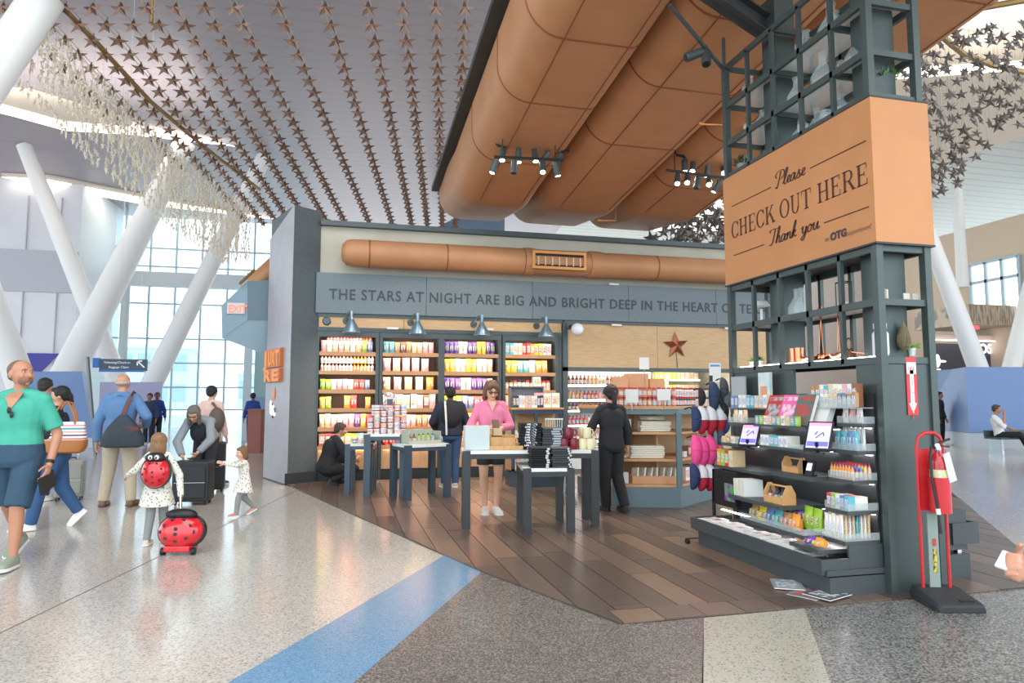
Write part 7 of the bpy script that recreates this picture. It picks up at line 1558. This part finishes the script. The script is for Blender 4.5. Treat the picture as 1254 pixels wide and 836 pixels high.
# --- woman bending over the black suitcase
X, Y = -2.0, 11.1
t, Q, hp, E_, hr = person('grey-haired woman in a grey cardigan bending over a black suitcase', (X, Y, 0), -6, 1.68,
    J={'pel': (0, .13, .52), 'che': (0, -.1, .68), 'head': (-.02, -.2, .74), 'elL': (.13, -.2, .52), 'wrL': (.04, -.26, .41), 'elR': (-.15, -.19, .5), 'wrR': (-.08, -.26, .38), 'knL': (.055, .05, .28), 'anL': (.06, .1, .045), 'knR': (-.055, .05, .28), 'anR': (-.06, .1, .045)},
    tone='#cf9f84', vs=.009, top={'k': 'top', 'm': '#8e959b', 'sl': .95, 'e': .022}, bottom={'k': 'pants', 'm': '#2a2d33'}, shoes='#2a2a2c', hair=('droop', '#6d6660'), head=(38, 0, 0), build=1.0)
k = MB(); k.ell((0, -.2, .98), (.12, .06, .16), 14); k.build('dark_undershirt', mat('charcoal_cloth', '#23262b', .9), t, smooth=True)
k = MB(); k.tube([hp(-.5, -.72, .12), hp(-.27, -.86, .1), hp(0, -.86, .12), hp(.27, -.86, .1), hp(.5, -.72, .12)], .006, 6); k.build('glasses', M_black, t, smooth=True)
suitcase((*fl(236, 617), 0), .48, .32, .6, -6, '#22252a', 'large black soft suitcase under the bending woman\'s hands')
x_, y_ = fl(252, 606); suitcase((x_, y_+.35, 0), .42, .28, .78, 5, '#1b1e22', 'second taller black case standing behind the large one')
k = MB(); k.ell((0, 0, 0), (.13, .09, .12), 16); tag(k.build('neck_cushion', M_bk, loc=(x_-.02, y_+.3, .91), smooth=True), 'rounded black cushion on top of the taller black case', 'cushion')
# --- person behind her with a brown bag
X, Y = -2.12, 12.4
t, Q, hp, E_, hr = person('black-haired person in a pale pink top with a brown backpack, walking away', (X, Y, 0), 160, 1.68,
    J={'anL': (.05, .18, .09), 'knL': (.05, .02, .28), 'ftL': (0, -.8, -.6), 'anR': (-.06, -.12, .045), 'knR': (-.05, -.1, .285)},
    tone='#c59a80', vs=.011, top={'k': 'top', 'm': '#d9b9ae', 'sl': .95, 'e': .02}, bottom={'k': 'pants', 'm': '#bda68a'}, shoes='#4a4038', hair=('short', '#17161a'), face=False)
k = MB(); k.ell((0, 0, 0), (.13, .09, .2), 16); o = tag(k.build('brown_bag', mat('taupe_leather', '#5d4f46', .6), loc=(X+.13, Y-.2, 1.12), smooth=True), 'brown leather backpack on the person in pale pink', 'bag')
strap(o, [(0, 0, .17), (-.08, .08, .27), (-.14, .18, .24)], .04, MATS['taupe_leather'])
# --- toddler
X, Y = -1.15, 9.2
t, Q, hp, E_, hr = person('toddler girl in a dotted dress running left with an arm stretched out', (X, Y, 0), -62, .88,
    J={'anL': (.05, -.12, .06), 'knL': (.05, -.1, .27), 'anR': (-.05, .16, .1), 'knR': (-.05, .02, .26), 'ftR': (0, -.9, -.4), 'elL': (.12, -.17, .73), 'wrL': (.1, -.32, .77), 'elR': (-.12, -.13, .73), 'wrR': (-.1, -.27, .76), 'che': (0, -.03, .76), 'pel': (0, .0, .5), 'head': (0, -.05, .89), 'latc': (1, 0, 0)},
    tone='#dcae92', vs=.007, bottom={'k': 'dress', 'm': M_dots, 'len': .34, 'drop': .5, 'e': .016, 'fl': 1.2}, shoes='#c98f80', hair=('toddler', '#7a5a40'), headscale=1.35, child=True, curl=(.15, .3), head=(8, 0, 0))
k = MB()
for n_ in 'LR': k.cone(Q['hip'+n_], Q['kn'+n_], .048, .038, 12, True); k.cone(Q['kn'+n_], Q['an'+n_]+V(0,0,.01), .039, .03, 12, True)
o = k.build('leggings', MATS['grey_leggings'], t); remesh(o, .009)
# --- far away people
person('distant woman in a navy jacket standing by the glass wall in a pair', (*fl(181, 545), 0), -10, 1.65, top={'k': 'top', 'm': '#2b3658', 'sl': .95}, bottom={'k': 'pants', 'm': '#1c2028'}, hair=('short', '#2b1d18'), tone='#9c6b50', vs=.016, face=False)
person('distant person in a blue patterned top, right of the pair by the glass wall', (*fl(190, 544), 0), 14, 1.68, top={'k': 'top', 'm': '#27408a', 'sl': .95}, bottom={'k': 'pants', 'm': '#222838'}, hair=('short', '#1d1512'), tone='#7c523c', vs=.016, face=False)
person('distant person in a royal blue shirt beyond the mahogany podium', (*fl(308, 545), 0), 200, 1.66, top={'k': 'top', 'm': '#23418c', 'sl': .9}, bottom={'k': 'pants', 'm': '#3a3f52'}, hair=('short', '#1a1512'), tone='#7c523c', vs=.014, face=False)
# --- crouching man in a dark suit
X, Y = -.12, 12.1
t, Q, hp, E_, hr = person('man in a black suit crouching at the foot of the leftmost shelves', (X, Y, 0), 100, 1.76,
    J={'pel': (0, .06, .17), 'che': (0, -.02, .43), 'head': (0, -.07, .53), 'knL': (.07, -.17, .28), 'anL': (.07, -.06, .045), 'knR': (-.07, -.2, .16), 'anR': (-.07, .02, .06), 'ftR': (0, -.8, -.5), 'elL': (.15, -.1, .33), 'wrL': (.09, -.22, .27), 'elR': (-.15, -.1, .3), 'wrR': (-.08, -.2, .25)},
    tone='#c49377', vs=.011, top={'k': 'top', 'm': '#1c1e23', 'sl': .93, 'e': .024, 'n': 'suit_jacket'}, bottom={'k': 'pants', 'm': '#1a1c21'}, shoes='#141416', hair=('short', '#4a352a'), head=(12, 0, 0), sole='#1a1a1a', build=1.22)
# --- man with vest facing the shelves
X, Y = 1.76, 11.3
t, Q, hp, E_, hr = person('person in a dark jacket and jeans seen from behind facing the third shelving bay', (X, Y, 0), 178, 1.66,
    J={'elL': (.17, -.02, .65), 'wrL': (.13, -.12, .58), 'elR': (-.17, -.02, .65), 'wrR': (-.13, -.12, .58)}, tone='#5a3c2e', vs=.011, top={'k': 'top', 'm': '#262c3a', 'sl': .95, 'e': .034, 'collar': 1}, bottom={'k': 'pants', 'm': '#3c5a80', 'n': 'jeans'}, shoes='#b9bcc0', hair=('short', '#15120f'), build=1.15, face=False)
k = MB(); k.ell((.0, .13, 1.2), (.17, .07, .23), 16); k.build('quilted_vest', mat('vest_black', '#1f1d20', .7, var=.15, scale=20), t, smooth=True)
strap(t, [(.1, .12, 1.42), (.1, .19, 1.3), (.09, .21, 1.1), (.08, .2, .88)], .03, M_paper, 'white_strap')
# --- woman in pink at the table
X, Y = 1.87, 8.62
t, Q, hp, E_, hr = person('woman in a pink blouse and dark shorts reading her phone behind the tall table', (X, Y, 0), -4, 1.69,
    J={'elL': (.15, .0, .66), 'wrL': (.04, -.13, .64), 'elR': (-.16, .0, .65), 'wrR': (-.04, -.11, .62), 'hdL': (-.7, -.6, .3), 'hdR': (.9, -.5, .2), 'anL': (.04, .0, .045), 'anR': (-.04, .02, .045), 'head': (.0, -.035, .925)},
    tone='#dba98e', vs=.008, top={'k': 'top', 'm': '#e07f9f', 'sl': .85, 'e': .014, 'hem': -.02}, bottom={'k': 'pants', 'm': '#26282c', 'le': .32, 'e': .016, 'n': 'dark_shorts'}, shoes='#e4e2de', hair=('bob', '#6b4a36'), head=(22, 0, 6), headscale=1.08)
k = MB(); k.obox((.02, -.27, 1.14), (.09, .012, .15), 0, R(-40)); tag(k.build('phone', mat('phone_brown', '#6a5444', .4), bevel=.004, loc=(X, Y, 0), rot=(0, 0, R(-4))), 'phone in a brown case held by the woman in pink', 'phone')
k = MB(); k.tube([hp(-.55, -.7, .12), hp(-.27, -.86, .08), hp(0, -.88, .12), hp(.27, -.86, .08), hp(.55, -.7, .12)], .005, 6)
for s_ in (-1, 1): k.tube([hp(.27*s_+.2*math.cos(a_/10*6.28), -.86, .1+.15*math.sin(a_/10*6.28)) for a_ in range(11)], .0035, 5)
k.build('glasses', M_black, t, smooth=True)
k = MB(); k.loft([[(-.05, -.125, 1.42), (.05, -.125, 1.42), (.04, -.08, 1.45), (-.04, -.08, 1.45)], [(-.003, -.14, 1.3), (.003, -.14, 1.3), (.003, -.11, 1.3), (-.003, -.11, 1.3)]]); k.build('neckline', skin('#dba98e'), t)
k = MB(); k.ell((0, 0, 0), (.1, .05, .04), 12); tag(k.build('glasses_case', mat('grey_pouch', '#6d6a68', .6), loc=(X+.13, Y-.42, .95), smooth=True), 'small grey pouch resting on the right end of the wooden tray', 'pouch')
# --- person in black at the jar island
X, Y = 3.42, 8.38
t, Q, hp, E_, hr = person('person dressed all in black with a ponytail, seen from behind by the jar island', (X, Y, 0), 186, 1.63,
    J={'elL': (.16, -.04, .66), 'wrL': (.15, -.13, .6), 'elR': (-.15, .0, .64), 'wrR': (-.16, -.03, .5), 'anR': (-.06, .1, .06), 'knR': (-.05, 0, .285), 'anL': (.04, -.02, .045)}, tone='#c8987c', vs=.008, top={'k': 'top', 'm': '#1d1f23', 'sl': .9, 'e': .024, 'hem': -.12}, bottom={'k': 'pants', 'm': '#16171a', 'lo': 1.15}, shoes='#141416', hair=('pony', '#1d1614'), sole='#1d1d1f', face=False, headscale=1.1)
# --- seated traveller at the right
x_, y_ = fl(1230, 556)
bn = thing('bench', 'grey bench along the blue kiosk carrying the seated traveller', 'bench', (x_+.2, y_+.05, 0))
k = MB(); k.box(-.5, 2.5, -.25, .25, .4, .45); k.build('seat', M_charcoal, bn); k = MB(); k.box(-.5, 2.5, .2, .26, .45, .62); k.build('backrest', M_charcoal, bn)
for xx in (-.4, 1, 2.4): k = MB(); k.box(xx-.03, xx+.03, -.2, .2, 0, .4); k.build('leg', M_chrome, bn)
t, Q, hp, E_, hr = person('seated man in a white shirt and black trousers leaning back, hand at his face', (x_+.02, y_+.0, 0), 35, 1.75,
    J={'pel': (0, .05, .29), 'che': (0, .1, .55), 'head': (0, .07, .68), 'knL': (.07, -.2, .3), 'anL': (.07, -.3, .045), 'knR': (-.07, -.2, .31), 'anR': (0, -.42, .06), 'elL': (.16, .0, .42), 'wrL': (.1, -.12, .36), 'elR': (-.14, -.02, .42), 'wrR': (-.03, -.02, .6)},
    tone='#b07d62', vs=.012, top={'k': 'top', 'm': '#e2e2e4', 'sl': .5, 'e': .018}, bottom={'k': 'pants', 'm': '#1b1d22'}, shoes='#151517', hair=('short', '#4a3a32'), face=False)
x_, y_ = fl(1153, 545); person('person in dark clothes half hidden behind the right side of the tower', (x_, y_, 0), 20, 1.7, top={'k': 'top', 'm': '#23262c', 'sl': .95}, bottom={'k': 'pants', 'm': '#1b1d22'}, hair=('short', '#1d1714'), tone='#9c6f55', vs=.014, face=False)
# --- passer-by whose hand enters at the right edge
T_ = at(1256, 706, Z=.9); hx, hy = T_.x+.374, T_.y-.17
t, Q, hp, E_, hr = person('passer-by at the right edge, only a hand with a pale phone in view', (hx, hy, 0), -90, 1.7,
    J={'elR': (-.15, -.06, .62), 'wrR': (-.1, -.22, .535), 'hdR': (.1, -.8, .3), 'pnR': (.9, -.1, .2), 'wrL': (.15, -.06, .49)}, tone='#c8937a', vs=.008, top={'k': 'top', 'm': '#8a8f98', 'sl': .45}, bottom={'k': 'pants', 'm': '#2a3040'}, shoes='#2a2a2c', hair=('short', '#3a2c24'), curl=(.4, .8))
w_ = Matrix.Translation((hx, hy, 0)) @ Matrix.Rotation(R(-90), 4, 'Z') @ (Q['wrR']+V(.02, -.1, .05))
k = MB(); k.obox((0, 0, 0), (.035, .012, .06), R(-75), R(-40), R(10)); tag(k.build('phone', mat('phone_pale', '#d6e4df', .3), loc=w_, bevel=.003), 'pale phone in the hand at the right edge', 'phone')
